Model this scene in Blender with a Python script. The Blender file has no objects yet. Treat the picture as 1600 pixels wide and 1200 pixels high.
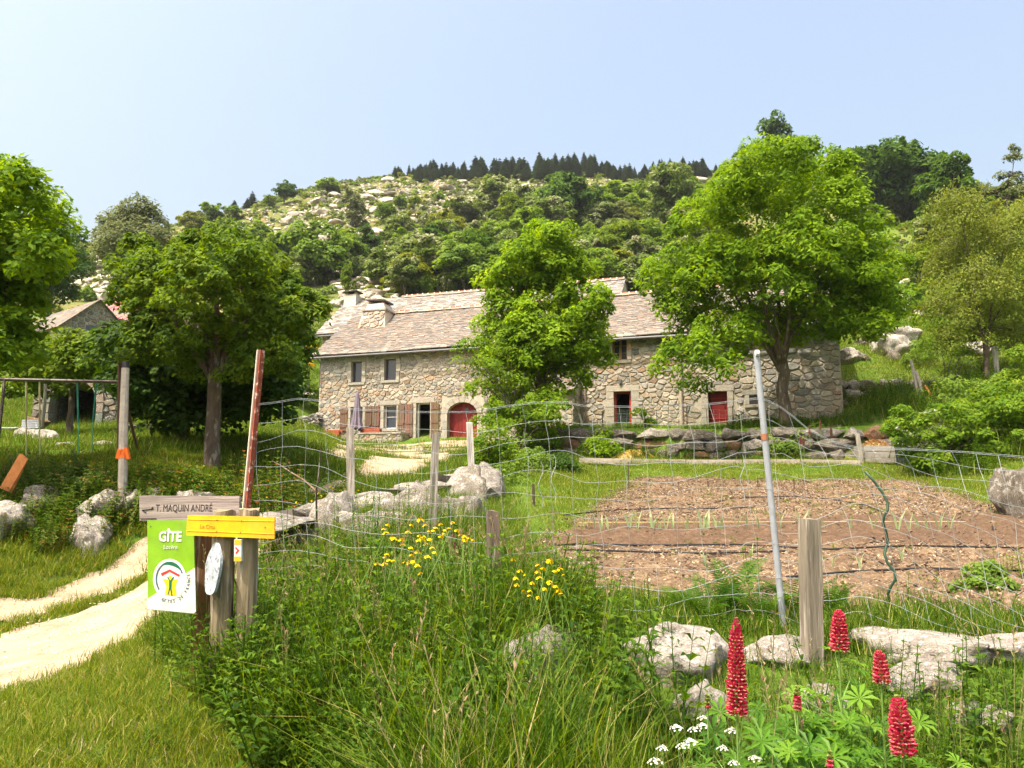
import bpy, math, random
import numpy as np
from mathutils import Vector, Matrix, noise, Euler

# ------------------------------------------------------------------ camera, sky, sun, exposure
SC = bpy.context.scene
COL = SC.collection
PITCH = math.radians(8.0)
F = 1200.0
CAMZ = 1.6
cam = bpy.data.objects.new('camera', bpy.data.cameras.new('camera'))
COL.objects.link(cam)
cam.location = (0, 0, CAMZ)
cam.rotation_euler = (math.pi / 2 + PITCH, 0, 0)
cam.data.lens = 27.0
cam.data.sensor_width = 36.0
cam.data.clip_start = 0.05
cam.data.clip_end = 3000
SC.camera = cam

SUN_EL = math.radians(63)
SUN_AZ = math.atan2(-0.72, -0.69)          # from +Y towards +X: behind the camera, to its left
W = bpy.data.worlds.new("World")
SC.world = W
W.use_nodes = True
nt = W.node_tree
nt.nodes.clear()
sky = nt.nodes.new('ShaderNodeTexSky')
sky.sky_type = 'NISHITA'
sky.sun_disc = False
sky.sun_elevation = SUN_EL
sky.sun_rotation = SUN_AZ
sky.altitude = 0
sky.air_density = 1.5
sky.dust_density = 10.0
sky.ozone_density = 0.0
bg = nt.nodes.new('ShaderNodeBackground')
bg.inputs['Strength'].default_value = 0.15
wo = nt.nodes.new('ShaderNodeOutputWorld')
nt.links.new(sky.outputs[0], bg.inputs[0])
nt.links.new(bg.outputs[0], wo.inputs[0])
sl = bpy.data.lights.new('sun', 'SUN')
sl.energy = 3.0
sl.angle = math.radians(0.55)
sl.color = (1.0, 0.91, 0.77)
sun = bpy.data.objects.new('sun', sl)
COL.objects.link(sun)
sd_ = Vector((math.sin(SUN_AZ) * math.cos(SUN_EL), math.cos(SUN_AZ) * math.cos(SUN_EL), math.sin(SUN_EL)))
sun.rotation_euler = (-sd_).to_track_quat('-Z', 'Y').to_euler()
sun.location = (-10, -10, 40)
SC.view_settings.view_transform = 'Standard'
SC.view_settings.look = 'None'
SC.view_settings.gamma = 1.0
SC.view_settings.exposure = 1.26
SC.view_settings.use_curve_mapping = False
SC.render.engine = 'CYCLES'
SC.cycles.max_bounces = 5
SC.cycles.diffuse_bounces = 3
SC.cycles.transparent_max_bounces = 6
SC.cycles.use_denoising = True

rnd = random.Random(7)
rs = np.random.RandomState(7)

# ------------------------------------------------------------------ measuring helpers
CP, SP = math.cos(PITCH), math.sin(PITCH)
def ray(px, py):
    a = (px - 800.0) / F
    b = (600.0 - py) / F
    return np.array([a, CP - b * SP, SP + b * CP])
def P(px, py, Y):
    """the world point at depth Y that lies on the sight line through a point of the photograph"""
    d = ray(px, py)
    t = Y / d[1]
    return np.array([d[0] * t, Y, CAMZ + d[2] * t])

def smooth(t):
    t = np.clip(t, 0, 1)
    return t * t * (3 - 2 * t)
def sd(x, y):
    return .954 * (x + 10.5) - .3 * (y - 41.5), -.3 * (x + 10.5) - .954 * (y - 41.5)
def L(s, d):
    return -10.5 + .954 * s - .3 * d, 41.5 - .3 * s - .954 * d
def step(x, y):
    s, d = sd(x, y)
    return 1.15 * smooth((6.75 - d) / .5 + .5) * smooth((s - 13.6) / 1.2) * (1 - smooth((s - 27.5) / 2.5))

CT = []
def c(*pts):
    for px, py, Y in pts:
        CT.append(tuple(P(px, py, Y)))
def w(*pts):
    CT.extend(pts)
w((-12, 0, -.1), (-6, 0, -.05), (0, 0, 0), (6, 0, 0), (12, 0, 0), (0, -5, -.3), (-15, -5, -.3), (15, -5, -.2), (-30, 0, -.3), (30, 0, .2))
w((-6, 4, -.05), (-3, 4.4, 0), (-1, 4.2, .05), (0, 3, .1), (1, 3, .1), (3, 3, .1), (6, 3, .15), (0, 4, .28), (1.5, 4, .3), (3, 4, .35), (5, 4, .35),
  (0, 4.7, .45), (1.5, 4.7, .52), (3, 4.7, .58), (5, 4.8, .62), (-1, 5.3, .35), (-2, 5.3, .3), (-3, 6, .15), (-4.5, 5.8, 0), (-7, 10.6, .25), (-3.9, 8.2, .22),
  (-5.7, 12, .5), (-12, 9, .1), (-20, 12, .3), (-25, 20, 2), (-2, 7, .4), (-.5, 6.5, .5))
c((0, 882, 11.3), (100, 842, 12.3), (100, 765, 13.6), (-100, 850, 11.8), (-100, 765, 13.6), (230, 835, 12.3), (300, 762, 14), (-300, 765, 14))
c((100, 718, 16), (100, 697, 20), (100, 680, 26), (100, 669, 31), (200, 669, 29), (0, 672, 29), (0, 690, 19), (-200, 680, 22), (300, 722, 15.5), (280, 690, 19.5), (450, 690, 22), (440, 642, 36), (250, 666, 28), (250, 640, 34),
  (-300, 600, 35), (100, 605, 40), (-200, 560, 45), (470, 800, 14), (560, 775, 17.5), (600, 748, 22), (640, 716, 30), (640, 697, 37), (500, 692, 40), (600, 690, 39.5),
  (740, 690, 38), (720, 706, 31), (640, 850, 9), (700, 815, 11.5), (730, 775, 16), (745, 745, 21), (330, 800, 13.4), (400, 830, 11.4))
w((1, 6.5, .6), (4, 6.5, .6), (7, 6.5, .65), (.5, 8, .63), (4, 8, .63), (8, 8, .65), (0.3, 12, .85), (4, 12, .85), (8, 12, .85), (12, 12, .9), (1.3, 16, 1.2), (6, 16, 1.22), (12, 16, 1.22),
  (2.2, 20, 1.6), (8, 20, 1.62), (14, 20, 1.65), (2.8, 24, 2.0), (8, 24, 2.0), (13, 23, 1.98), (3, 27.5, 2.45))
c((900, 714, 28.6), (1000, 717, 28.1), (1200, 720, 26.9), (1340, 724, 25.9))
c((1600, 800, 15.5), (1560, 768, 18.5), (1500, 752, 22), (1750, 800, 15.5), (1450, 745, 25))
c((915, 668, 36.5), (1100, 664, 35.5), (1300, 650, 34), (1370, 640, 31.5), (1370, 618, 34), (1380, 592, 35.2), (1500, 592, 34.5), (1600, 590, 33), (1500, 645, 29), (1620, 665, 26), (1800, 640, 27))
c((1340, 545, 40), (1400, 530, 43), (1400, 500, 51), (1420, 445, 68), (1500, 455, 60), (1600, 470, 55), (1420, 354, 130), (1550, 294, 170), (1620, 292, 170), (1900, 300, 170), (1340, 350, 130), (1230, 340, 160))
c((600, 590, 54), (900, 575, 53), (1200, 540, 49), (490, 614, 46), (450, 596, 49), (440, 612, 43), (480, 560, 58), (300, 575, 52), (150, 560, 55), (-100, 540, 60))
for px in (480, 650, 800, 950, 1100):
    c((px, 475, 90), (px, 405, 130), (px, 350, 180), (px, 306, 245))
c((1250, 400, 115), (350, 470, 100), (250, 450, 115), (130, 440, 135), (130, 408, 180), (60, 470, 105), (-300, 480, 100), (350, 400, 180), (250, 405, 180))
for px, py, Y in ((-500, 430, 250), (-200, 410, 240), (0, 398, 230), (130, 383, 220), (250, 360, 240), (320, 345, 250), (400, 321, 270), (500, 299, 290), (600, 280, 300), (750, 276, 300),
                  (900, 274, 300), (1100, 272, 300), (1250, 282, 270), (1400, 305, 230), (1800, 300, 230), (2100, 320, 230)):
    c((px, py, Y))
    q = P(px, py, Y)
    w((q[0] * 1.35, Y * 1.35, q[2] + 3), (q[0] * 2.2, Y * 2.2, q[2] - 10))
CT = np.array(CT)
def warp(x, y):
    yy = y + 14.0
    return np.stack([x / yy * 2.6, np.log(np.maximum(yy, 2.0)) * 1.6], -1)
CW = warp(CT[:, 0], CT[:, 1])
def kern(d2):
    return np.sqrt(d2 + 0.0025)
_z = CT[:, 2] - step(CT[:, 0], CT[:, 1])
_lz = _z
_d2 = ((CW[:, None] - CW[None]) ** 2).sum(-1)
n_ = len(CW)
_A = np.zeros((n_ + 3, n_ + 3))
_A[:n_, :n_] = kern(_d2) - np.eye(n_) * .004
_A[:n_, n_] = 1; _A[:n_, n_ + 1:] = CW
_A[n_:, :n_] = _A[:n_, n_:].T
_c = np.linalg.solve(_A, np.concatenate([_lz, np.zeros(3)]))
def _hash_noise(x, y, sc):
    x = x * sc; y = y * sc
    return (np.sin(x * 1.3 + 2.1 * np.sin(y * .7)) + np.sin(y * 1.7 + 1.9 * np.sin(x * .9 + 1)) + np.sin((x + y) * 2.3 + np.sin(x * 2.1 - y)) * .5) / 2.5
def H(x, y):
    x = np.asarray(x, float); y = np.asarray(y, float)
    shp = np.broadcast(x, y).shape
    x = np.broadcast_to(x, shp).ravel(); y = np.broadcast_to(y, shp).ravel()
    out = np.empty(len(x))
    for i in range(0, len(x), 20000):
        q = warp(x[i:i + 20000], y[i:i + 20000])
        k = kern(((q[:, None] - CW[None]) ** 2).sum(-1))
        out[i:i + 20000] = k @ _c[:n_] + _c[n_] + q @ _c[n_ + 1:]
    out += step(x, y)
    out += _hash_noise(x, y, 1.1) * .025 * np.clip(y / 8, .3, 1) + _hash_noise(x, y, .08) * np.clip((y - 60) / 60, 0, 1) * 1.2
    return out.reshape(shp)
def Hs(x, y):
    return float(H(np.array([x]), np.array([y]))[0])
def G(px, Y, dz=0.0):
    """ground point below the sight line column px at depth Y"""
    x = (px - 800.0) / F * Y * 1.0
    for _ in range(3):
        z = Hs(x, Y)
        d = (Y * CP + (z - CAMZ) * SP)
        x = (px - 800.0) / F * d
    return Vector((x, Y, Hs(x, Y) + dz))
def hits(pxs, pys, y0=4.0, y1=420.0, n=170):
    """where sight lines meet the ground (vectorised march)"""
    pxs = np.asarray(pxs, float); pys = np.asarray(pys, float)
    Ys = np.exp(np.linspace(math.log(y0), math.log(y1), n))
    a = (pxs - 800) / F; b = (600 - pys) / F
    dy = CP - b * SP; dz = SP + b * CP
    X = (a / dy)[:, None] * Ys[None]
    Z = CAMZ + (dz / dy)[:, None] * Ys[None]
    Hh = H(X, np.broadcast_to(Ys, X.shape))
    below = Z < Hh
    below[:, 0] = False
    i = np.argmax(below, 1)
    ok = below.any(1)
    i = np.maximum(i, 1)
    r = np.arange(len(pxs))
    f0 = Z[r, i - 1] - Hh[r, i - 1]; f1 = Z[r, i] - Hh[r, i]
    t = np.clip(f0 / (f0 - f1 + 1e-9), 0, 1)
    Y = Ys[i - 1] + t * (Ys[i] - Ys[i - 1])
    X = a / dy * Y
    return X, Y, H(X, Y), ok

# ------------------------------------------------------------------ object helpers
def thing(name, label, cat, loc=(0, 0, 0), rz=0.0, group=None):
    o = bpy.data.objects.new(name, None)
    COL.objects.link(o)
    o.empty_display_size = .2
    o.location = loc
    o.rotation_euler = (0, 0, rz)
    o['label'] = label
    o['category'] = cat
    if group: o['group'] = group
    return o
def tag(o, label=None, cat=None, group=None, kind=None):
    if label: o['label'] = label
    if cat: o['category'] = cat
    if group: o['group'] = group
    if kind: o['kind'] = kind
    return o
def link(name, me, mat, parent=None, local=False):
    o = bpy.data.objects.new(name, me)
    COL.objects.link(o)
    if mat is not None and not me.materials:
        me.materials.append(mat)
    if parent is not None:
        o.parent = parent
        if not local:
            r = parent
            while r.parent: r = r.parent
            o.location = -Vector(r.location)
    return o
def centre(o):
    """move a top-level mesh's origin to the foot of its mesh"""
    me = o.data
    n = len(me.vertices)
    v = np.empty(n * 3, np.float32); me.vertices.foreach_get('co', v); v = v.reshape(-1, 3)
    m = np.array([(v[:, 0].min() + v[:, 0].max()) / 2, (v[:, 1].min() + v[:, 1].max()) / 2, v[:, 2].min()], np.float32)
    v -= m
    me.vertices.foreach_set('co', v.ravel()); me.update()
    o.location = m.tolist()
    return o
def dup(root, loc, rz=0.0, sc=(1, 1, 1), label=None, group=None):
    r = root.copy(); COL.objects.link(r)
    r.location = loc; r.rotation_euler = (0, 0, rz); r.scale = sc
    if label: r['label'] = label
    if group: r['group'] = group
    for ch in list(root.children):
        k = ch.copy(); COL.objects.link(k); k.parent = r
        for g in ch.children:
            q = g.copy(); COL.objects.link(q); q.parent = k
    return r

class MB:
    def __init__(s):
        s.v = []; s.f = []; s.c = []; s.col = (1, 1, 1, 1)
    def add(s, vs, fs, col=None):
        n = len(s.v)
        s.v.extend([tuple(map(float, p)) for p in vs])
        cc = col or s.col
        for f in fs:
            s.f.append(tuple(i + n for i in f)); s.c.append(cc)
        return s
    def box(s, c, size, rot=None, col=None, taper=1.0, jit=0.0):
        hx, hy, hz = size[0] / 2, size[1] / 2, size[2] / 2
        R = rot.to_matrix() if isinstance(rot, Euler) else (rot or Matrix.Identity(3))
        vs = []
        for z in (-1, 1):
            k = taper if z > 0 else 1.0
            for x, y in ((-1, -1), (1, -1), (1, 1), (-1, 1)):
                p = Vector((x * hx * k, y * hy * k, z * hz))
                if jit: p += Vector((rnd.uniform(-jit, jit), rnd.uniform(-jit, jit), rnd.uniform(-jit, jit)))
                vs.append(Vector(c) + R @ p)
        s.add(vs, [(0, 3, 2, 1), (4, 5, 6, 7), (0, 1, 5, 4), (1, 2, 6, 5), (2, 3, 7, 6), (3, 0, 4, 7)], col)
        return s
    def tube(s, pts, rad, n=6, col=None, cap=True):
        pts = [Vector(p) for p in pts]
        m = len(pts)
        if not hasattr(rad, '__len__'): rad = [rad] * m
        vs = []
        up = Vector((0.13, 0.21, 1)).normalized()
        px = None
        for i, p in enumerate(pts):
            t = (pts[min(i + 1, m - 1)] - pts[max(i - 1, 0)])
            t = t.normalized() if t.length > 1e-9 else Vector((0, 0, 1))
            if px is None:
                ref = up if abs(t.dot(up)) < .95 else Vector((1, 0, 0))
                px = t.cross(ref).normalized()
            else:
                px = (px - t * px.dot(t)).normalized()
            q = t.cross(px)
            for k in range(n):
                a = 2 * math.pi * k / n
                vs.append(p + (px * math.cos(a) + q * math.sin(a)) * rad[i])
        fs = []
        for i in range(m - 1):
            for k in range(n):
                k2 = (k + 1) % n
                fs.append((i * n + k, i * n + k2, (i + 1) * n + k2, (i + 1) * n + k))
        if cap:
            fs.append(tuple(range(n))[::-1]); fs.append(tuple((m - 1) * n + k for k in range(n)))
        s.add(vs, fs, col)
        return s
    def ball(s, c, r, col=None, n=6, m=4, sq=(1, 1, 1)):
        vs = [(c[0], c[1], c[2] - r * sq[2])]
        for i in range(1, m):
            a = math.pi * i / m
            for k in range(n):
                b = 2 * math.pi * k / n
                vs.append((c[0] + r * sq[0] * math.sin(a) * math.cos(b), c[1] + r * sq[1] * math.sin(a) * math.sin(b), c[2] - r * sq[2] * math.cos(a)))
        vs.append((c[0], c[1], c[2] + r * sq[2]))
        fs = [(0, 1 + (k + 1) % n, 1 + k) for k in range(n)]
        for i in range(m - 2):
            for k in range(n):
                k2 = (k + 1) % n
                fs.append((1 + i * n + k, 1 + i * n + k2, 1 + (i + 1) * n + k2, 1 + (i + 1) * n + k))
        e = len(vs) - 1; b0 = 1 + (m - 2) * n
        fs += [(e, b0 + k, b0 + (k + 1) % n) for k in range(n)]
        s.add(vs, fs, col)
        return s
    def mesh(s, name, mat=None, sm=False):
        me = bpy.data.meshes.new(name)
        me.from_pydata(s.v, [], s.f)
        a = me.attributes.new('col', 'FLOAT_COLOR', 'FACE')
        a.data.foreach_set('color', np.array(s.c, np.float32).ravel())
        if sm: me.polygons.foreach_set('use_smooth', np.ones(len(s.f), bool))
        if mat: me.materials.append(mat)
        me.update()
        return me
    def build(s, name, mat, parent=None, local=False, sm=False):
        return link(name, s.mesh(name, mat, sm), mat, parent, local)

def quads(name, V, tint, mat=None, sm=False):
    """V (n,4,3) loose quads with a random tint each"""
    n = len(V)
    me = bpy.data.meshes.new(name)
    me.vertices.add(n * 4); me.loops.add(n * 4); me.polygons.add(n)
    me.vertices.foreach_set('co', np.asarray(V, np.float32).ravel())
    me.loops.foreach_set('vertex_index', np.arange(n * 4, dtype=np.int32))
    me.polygons.foreach_set('loop_start', np.arange(0, n * 4, 4, dtype=np.int32))
    me.polygons.foreach_set('loop_total', np.full(n, 4, np.int32))
    a = me.attributes.new('tint', 'FLOAT', 'FACE')
    a.data.foreach_set('value', np.asarray(tint, np.float32))
    me.update(calc_edges=True)
    if mat: me.materials.append(mat)
    return me
def unit(v):
    return v / (np.linalg.norm(v, axis=-1, keepdims=True) + 1e-9)

# ------------------------------------------------------------------ materials
def new_mat(name):
    m = bpy.data.materials.new(name); m.use_nodes = True
    t = m.node_tree; t.nodes.clear()
    return m, t
def N(t, typ, **kw):
    n = t.nodes.new(typ)
    for k, v in kw.items():
        if k in n.inputs.keys(): n.inputs[k].default_value = v
        else: setattr(n, k, v)
    return n
def ramp(t, stops, interp='LINEAR'):
    n = t.nodes.new('ShaderNodeValToRGB')
    n.color_ramp.interpolation = interp
    e = n.color_ramp.elements
    while len(e) < len(stops): e.new(.5)
    for x, (p, col) in zip(e, stops):
        x.position = p; x.color = (*col[:3], 1)
    return n
def leaf_mat(name, stops, trans=.4, rough=.6, spec=.1, tcol=None):
    m, t = new_mat(name)
    at = N(t, 'ShaderNodeAttribute', attribute_name='tint')
    oi = N(t, 'ShaderNodeObjectInfo')
    mm = N(t, 'ShaderNodeMath', operation='MULTIPLY_ADD')
    t.links.new(oi.outputs['Random'], mm.inputs[0]); mm.inputs[1].default_value = .16
    t.links.new(at.outputs['Fac'], mm.inputs[2])
    ms = N(t, 'ShaderNodeMath', operation='SUBTRACT'); ms.inputs[1].default_value = .08
    t.links.new(mm.outputs[0], ms.inputs[0])
    r = ramp(t, [(q, [v * (.80 if c_[1] > c_[0] else .88) for v in c_]) for q, c_ in stops])
    t.links.new(ms.outputs[0], r.inputs[0])
    p = N(t, 'ShaderNodeBsdfPrincipled', Roughness=rough)
    p.inputs['Specular IOR Level'].default_value = spec
    tr = N(t, 'ShaderNodeBsdfTranslucent')
    hs = N(t, 'ShaderNodeHueSaturation', Hue=.483, Saturation=1.15, Value=1.55)
    mx = N(t, 'ShaderNodeMixShader', Fac=trans)
    o = N(t, 'ShaderNodeOutputMaterial')
    L_ = t.links.new
    L_(r.outputs[0], p.inputs['Base Color']); L_(r.outputs[0], hs.inputs['Color']); L_(hs.outputs[0], tr.inputs[0])
    L_(p.outputs[0], mx.inputs[1]); L_(tr.outputs[0], mx.inputs[2]); L_(mx.outputs[0], o.inputs[0])
    return m
def attr_mat(name, rough=.8, nscale=30, nvar=.35, bump=.3, bscale=None, spec=.25, speck=None, spscale=60, metallic=0.0, dist=.01, stretch=None):
    """base colour from the faces' own colour, with grain, flecks and a fine relief"""
    m, t = new_mat(name)
    at = N(t, 'ShaderNodeAttribute', attribute_name='col')
    tc = N(t, 'ShaderNodeTexCoord')
    if stretch:
        mp = N(t, 'ShaderNodeMapping'); mp.inputs['Scale'].default_value = stretch
        t.links.new(tc.outputs['Object'], mp.inputs['Vector'])
        class _T: outputs = {'Object': mp.outputs[0]}
        tc = _T
    n1 = N(t, 'ShaderNodeTexNoise', Scale=nscale, Detail=6.0, Roughness=.65)
    mr = N(t, 'ShaderNodeMapRange'); mr.inputs['From Min'].default_value = .25; mr.inputs['From Max'].default_value = .75
    mr.inputs['To Min'].default_value = 1 - nvar; mr.inputs['To Max'].default_value = 1 + nvar
    vm = N(t, 'ShaderNodeVectorMath', operation='SCALE')
    L_ = t.links.new
    L_(tc.outputs['Object'], n1.inputs['Vector']); L_(n1.outputs['Fac'], mr.inputs[0])
    L_(at.outputs['Color'], vm.inputs[0]); L_(mr.outputs[0], vm.inputs['Scale'])
    src = vm.outputs[0]
    if speck:
        n2 = N(t, 'ShaderNodeTexNoise', Scale=spscale, Detail=3.0, Roughness=.6)
        L_(tc.outputs['Object'], n2.inputs['Vector'])
        r2 = ramp(t, [(.0, (0, 0, 0)), (.56, (0, 0, 0)), (.64, (1, 1, 1)), (1, (1, 1, 1))])
        L_(n2.outputs['Fac'], r2.inputs[0])
        mx = N(t, 'ShaderNodeMix', data_type='RGBA')
        mul = N(t, 'ShaderNodeMath', operation='MULTIPLY'); mul.inputs[1].default_value = speck[3]
        L_(r2.outputs[0], mul.inputs[0]); L_(mul.outputs[0], mx.inputs[0])
        L_(src, mx.inputs[6]); mx.inputs[7].default_value = (*speck[:3], 1)
        src = mx.outputs[2]
    p = N(t, 'ShaderNodeBsdfPrincipled', Roughness=rough, Metallic=metallic)
    p.inputs['Specular IOR Level'].default_value = spec
    L_(src, p.inputs['Base Color'])
    if bump:
        nb = N(t, 'ShaderNodeTexNoise', Scale=bscale or nscale * 1.5, Detail=5.0)
        bp = N(t, 'ShaderNodeBump', Strength=bump, Distance=dist)
        L_(tc.outputs['Object'], nb.inputs['Vector']); L_(nb.outputs['Fac'], bp.inputs['Height']); L_(bp.outputs[0], p.inputs['Normal'])
    o = N(t, 'ShaderNodeOutputMaterial')
    L_(p.outputs[0], o.inputs[0])
    return m
def flat_mat(name, col, rough=.5, spec=.4, metallic=0.0, wear=0.0):
    m, t = new_mat(name)
    p = N(t, 'ShaderNodeBsdfPrincipled', Roughness=rough, Metallic=metallic)
    tc = N(t, 'ShaderNodeTexCoord')
    n1 = N(t, 'ShaderNodeTexNoise', Scale=9.0, Detail=5.0)
    r = ramp(t, [(.3, [x * .80 for x in col]), (.7, [min(1, x * 1.1) for x in col])])
    t.links.new(tc.outputs['Object'], n1.inputs['Vector']); t.links.new(n1.outputs['Fac'], r.inputs[0]); src = r.outputs[0]
    if wear:
        mp = N(t, 'ShaderNodeMapping'); mp.inputs['Scale'].default_value = (1, 1, .35)
        n2 = N(t, 'ShaderNodeTexNoise', Scale=38.0, Detail=7.0, Roughness=.75); n3 = N(t, 'ShaderNodeTexNoise', Scale=5.0, Detail=5.0, Roughness=.7)
        t.links.new(tc.outputs['Object'], mp.inputs['Vector']); t.links.new(mp.outputs[0], n2.inputs['Vector']); t.links.new(tc.outputs['Object'], n3.inputs['Vector'])
        r2 = ramp(t, [(.56, (0, 0, 0)), (.66, (1, 1, 1))]); r3 = ramp(t, [(.45, (0, 0, 0)), (.75, (1, 1, 1))])
        t.links.new(n2.outputs['Fac'], r2.inputs[0]); t.links.new(n3.outputs['Fac'], r3.inputs[0])
        for fac, cc in ((r2.outputs[0], [x * .45 + .05 for x in col]), (r3.outputs[0], [x * .6 + .10 for x in col])):
            mu = N(t, 'ShaderNodeMath', operation='MULTIPLY'); mu.inputs[1].default_value = wear; t.links.new(fac, mu.inputs[0])
            mx = N(t, 'ShaderNodeMix', data_type='RGBA'); t.links.new(mu.outputs[0], mx.inputs[0]); t.links.new(src, mx.inputs[6]); mx.inputs[7].default_value = (*cc, 1); src = mx.outputs[2]
    t.links.new(src, p.inputs['Base Color'])
    p.inputs['Specular IOR Level'].default_value = spec
    o = N(t, 'ShaderNodeOutputMaterial'); t.links.new(p.outputs[0], o.inputs[0])
    return m

M_wallstone = attr_mat('wall_granite', .85, 9, .22, .6, 22, speck=(.62, .58, .5, .5), spscale=26, dist=.02)
M_slate = attr_mat('stone_slate', .75, 6, .2, .4, 18, dist=.01)
M_wood = attr_mat('old_wood', .85, 9, .3, .5, 30, dist=.006)
M_woodv = attr_mat('weathered_post_wood', .88, 26, .6, .9, 45, dist=.012, stretch=(1, 1, .07), speck=(.5, .47, .42, .5), spscale=34)
M_woodh = attr_mat('weathered_plank_wood', .88, 30, .45, .8, 60, dist=.006, stretch=(.07, 1, 1), speck=(.46, .42, .40, .6), spscale=5)
M_paint = attr_mat('worn_paint', .5, 8, .12, .15, 60, dist=.002)
M_metal = attr_mat('worn_metal', .5, 12, .2, .1, 60, spec=.5, dist=.002)
M_plain = attr_mat('plain', .7, 10, .12, .1, 40, dist=.003)
M_trunk = attr_mat('bark', .9, 7, .5, 1.0, 12, dist=.06, stretch=(1, 1, .35), speck=(.30, .28, .24, .6), spscale=9)
def glass_mat():
    m, t = new_mat('window_glass')
    p = N(t, 'ShaderNodeBsdfPrincipled', Roughness=.08)
    p.inputs['Base Color'].default_value = (.035, .045, .07, 1)
    p.inputs['Specular IOR Level'].default_value = .9
    o = N(t, 'ShaderNodeOutputMaterial'); t.links.new(p.outputs[0], o.inputs[0])
    return m
M_glass = glass_mat()

def granite(name, a, b, lich, scale=1.0, bump=.8, dark=(.05, .05, .045)):
    m, t = new_mat(name)
    L_ = t.links.new
    tc = N(t, 'ShaderNodeTexCoord')
    oi = N(t, 'ShaderNodeObjectInfo')
    add = N(t, 'ShaderNodeVectorMath', operation='ADD')
    rv = N(t, 'ShaderNodeVectorMath', operation='SCALE'); rv.inputs['Scale'].default_value = 40.0
    cmb = N(t, 'ShaderNodeCombineXYZ'); L_(oi.outputs['Random'], cmb.inputs[0]); L_(oi.outputs['Random'], cmb.inputs[1])
    L_(cmb.outputs[0], rv.inputs[0]); L_(rv.outputs[0], add.inputs[1]); L_(tc.outputs['Object'], add.inputs[0])
    V = add.outputs[0]
    n1 = N(t, 'ShaderNodeTexNoise', Scale=2.6 * scale, Detail=8.0, Roughness=.65)
    n2 = N(t, 'ShaderNodeTexNoise', Scale=34 * scale, Detail=4.0, Roughness=.7)
    n3 = N(t, 'ShaderNodeTexNoise', Scale=9 * scale, Detail=6.0, Roughness=.7)
    v4 = N(t, 'ShaderNodeTexVoronoi', Scale=60 * scale)
    for n in (n1, n2, n3, v4): L_(V, n.inputs['Vector'])
    r1 = ramp(t, [(.36, a), (.62, b)])
    L_(n1.outputs['Fac'], r1.inputs[0])
    r2 = ramp(t, [(.34, [.42] * 3), (.5, [1] * 3), (.68, [1.25] * 3)])
    L_(n2.outputs['Fac'], r2.inputs[0])
    mu = N(t, 'ShaderNodeMix', data_type='RGBA', blend_type='MULTIPLY'); mu.inputs[0].default_value = .8
    L_(r1.outputs[0], mu.inputs[6]); L_(r2.outputs[0], mu.inputs[7])
    r3 = ramp(t, [(.54, (0, 0, 0)), (.62, (1, 1, 1))])
    L_(n3.outputs['Fac'], r3.inputs[0])
    ml = N(t, 'ShaderNodeMix', data_type='RGBA'); L_(r3.outputs[0], ml.inputs[0]); L_(mu.outputs[2], ml.inputs[6]); ml.inputs[7].default_value = (*lich, 1)
    r4 = ramp(t, [(.28, (1, 1, 1)), (.36, (0, 0, 0))])
    L_(n3.outputs['Fac'], r4.inputs[0])
    md = N(t, 'ShaderNodeMix', data_type='RGBA'); L_(r4.outputs[0], md.inputs[0]); L_(ml.outputs[2], md.inputs[6]); md.inputs[7].default_value = (*dark, 1)
    p = N(t, 'ShaderNodeBsdfPrincipled', Roughness=.9); p.inputs['Specular IOR Level'].default_value = .15
    L_(md.outputs[2], p.inputs['Base Color'])
    bp = N(t, 'ShaderNodeBump', Strength=bump, Distance=.04 / scale)
    ad = N(t, 'ShaderNodeMath', operation='ADD'); L_(n3.outputs['Fac'], ad.inputs[0]); L_(n2.outputs['Fac'], ad.inputs[1])
    L_(ad.outputs[0], bp.inputs['Height']); L_(bp.outputs[0], p.inputs['Normal'])
    o = N(t, 'ShaderNodeOutputMaterial'); L_(p.outputs[0], o.inputs[0])
    return m
M_boulder = granite('granite_boulder', (.23, .20, .165), (.42, .385, .34), (.56, .54, .50))
M_midrock = granite('mossy_granite', (.15, .13, .10), (.29, .265, .235), (.42, .40, .36))
M_hillrock = granite('pale_granite', (.34, .30, .24), (.46, .41, .34), (.42, .39, .34), .5, .6, dark=(.13, .11, .09))
M_darkrock = granite('lichen_granite', (.075, .064, .05), (.17, .15, .125), (.27, .255, .22), 1.0)
M_orangerock = granite('rusty_granite', (.20, .09, .035), (.15, .10, .065), (.22, .19, .15), 1.0)

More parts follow.
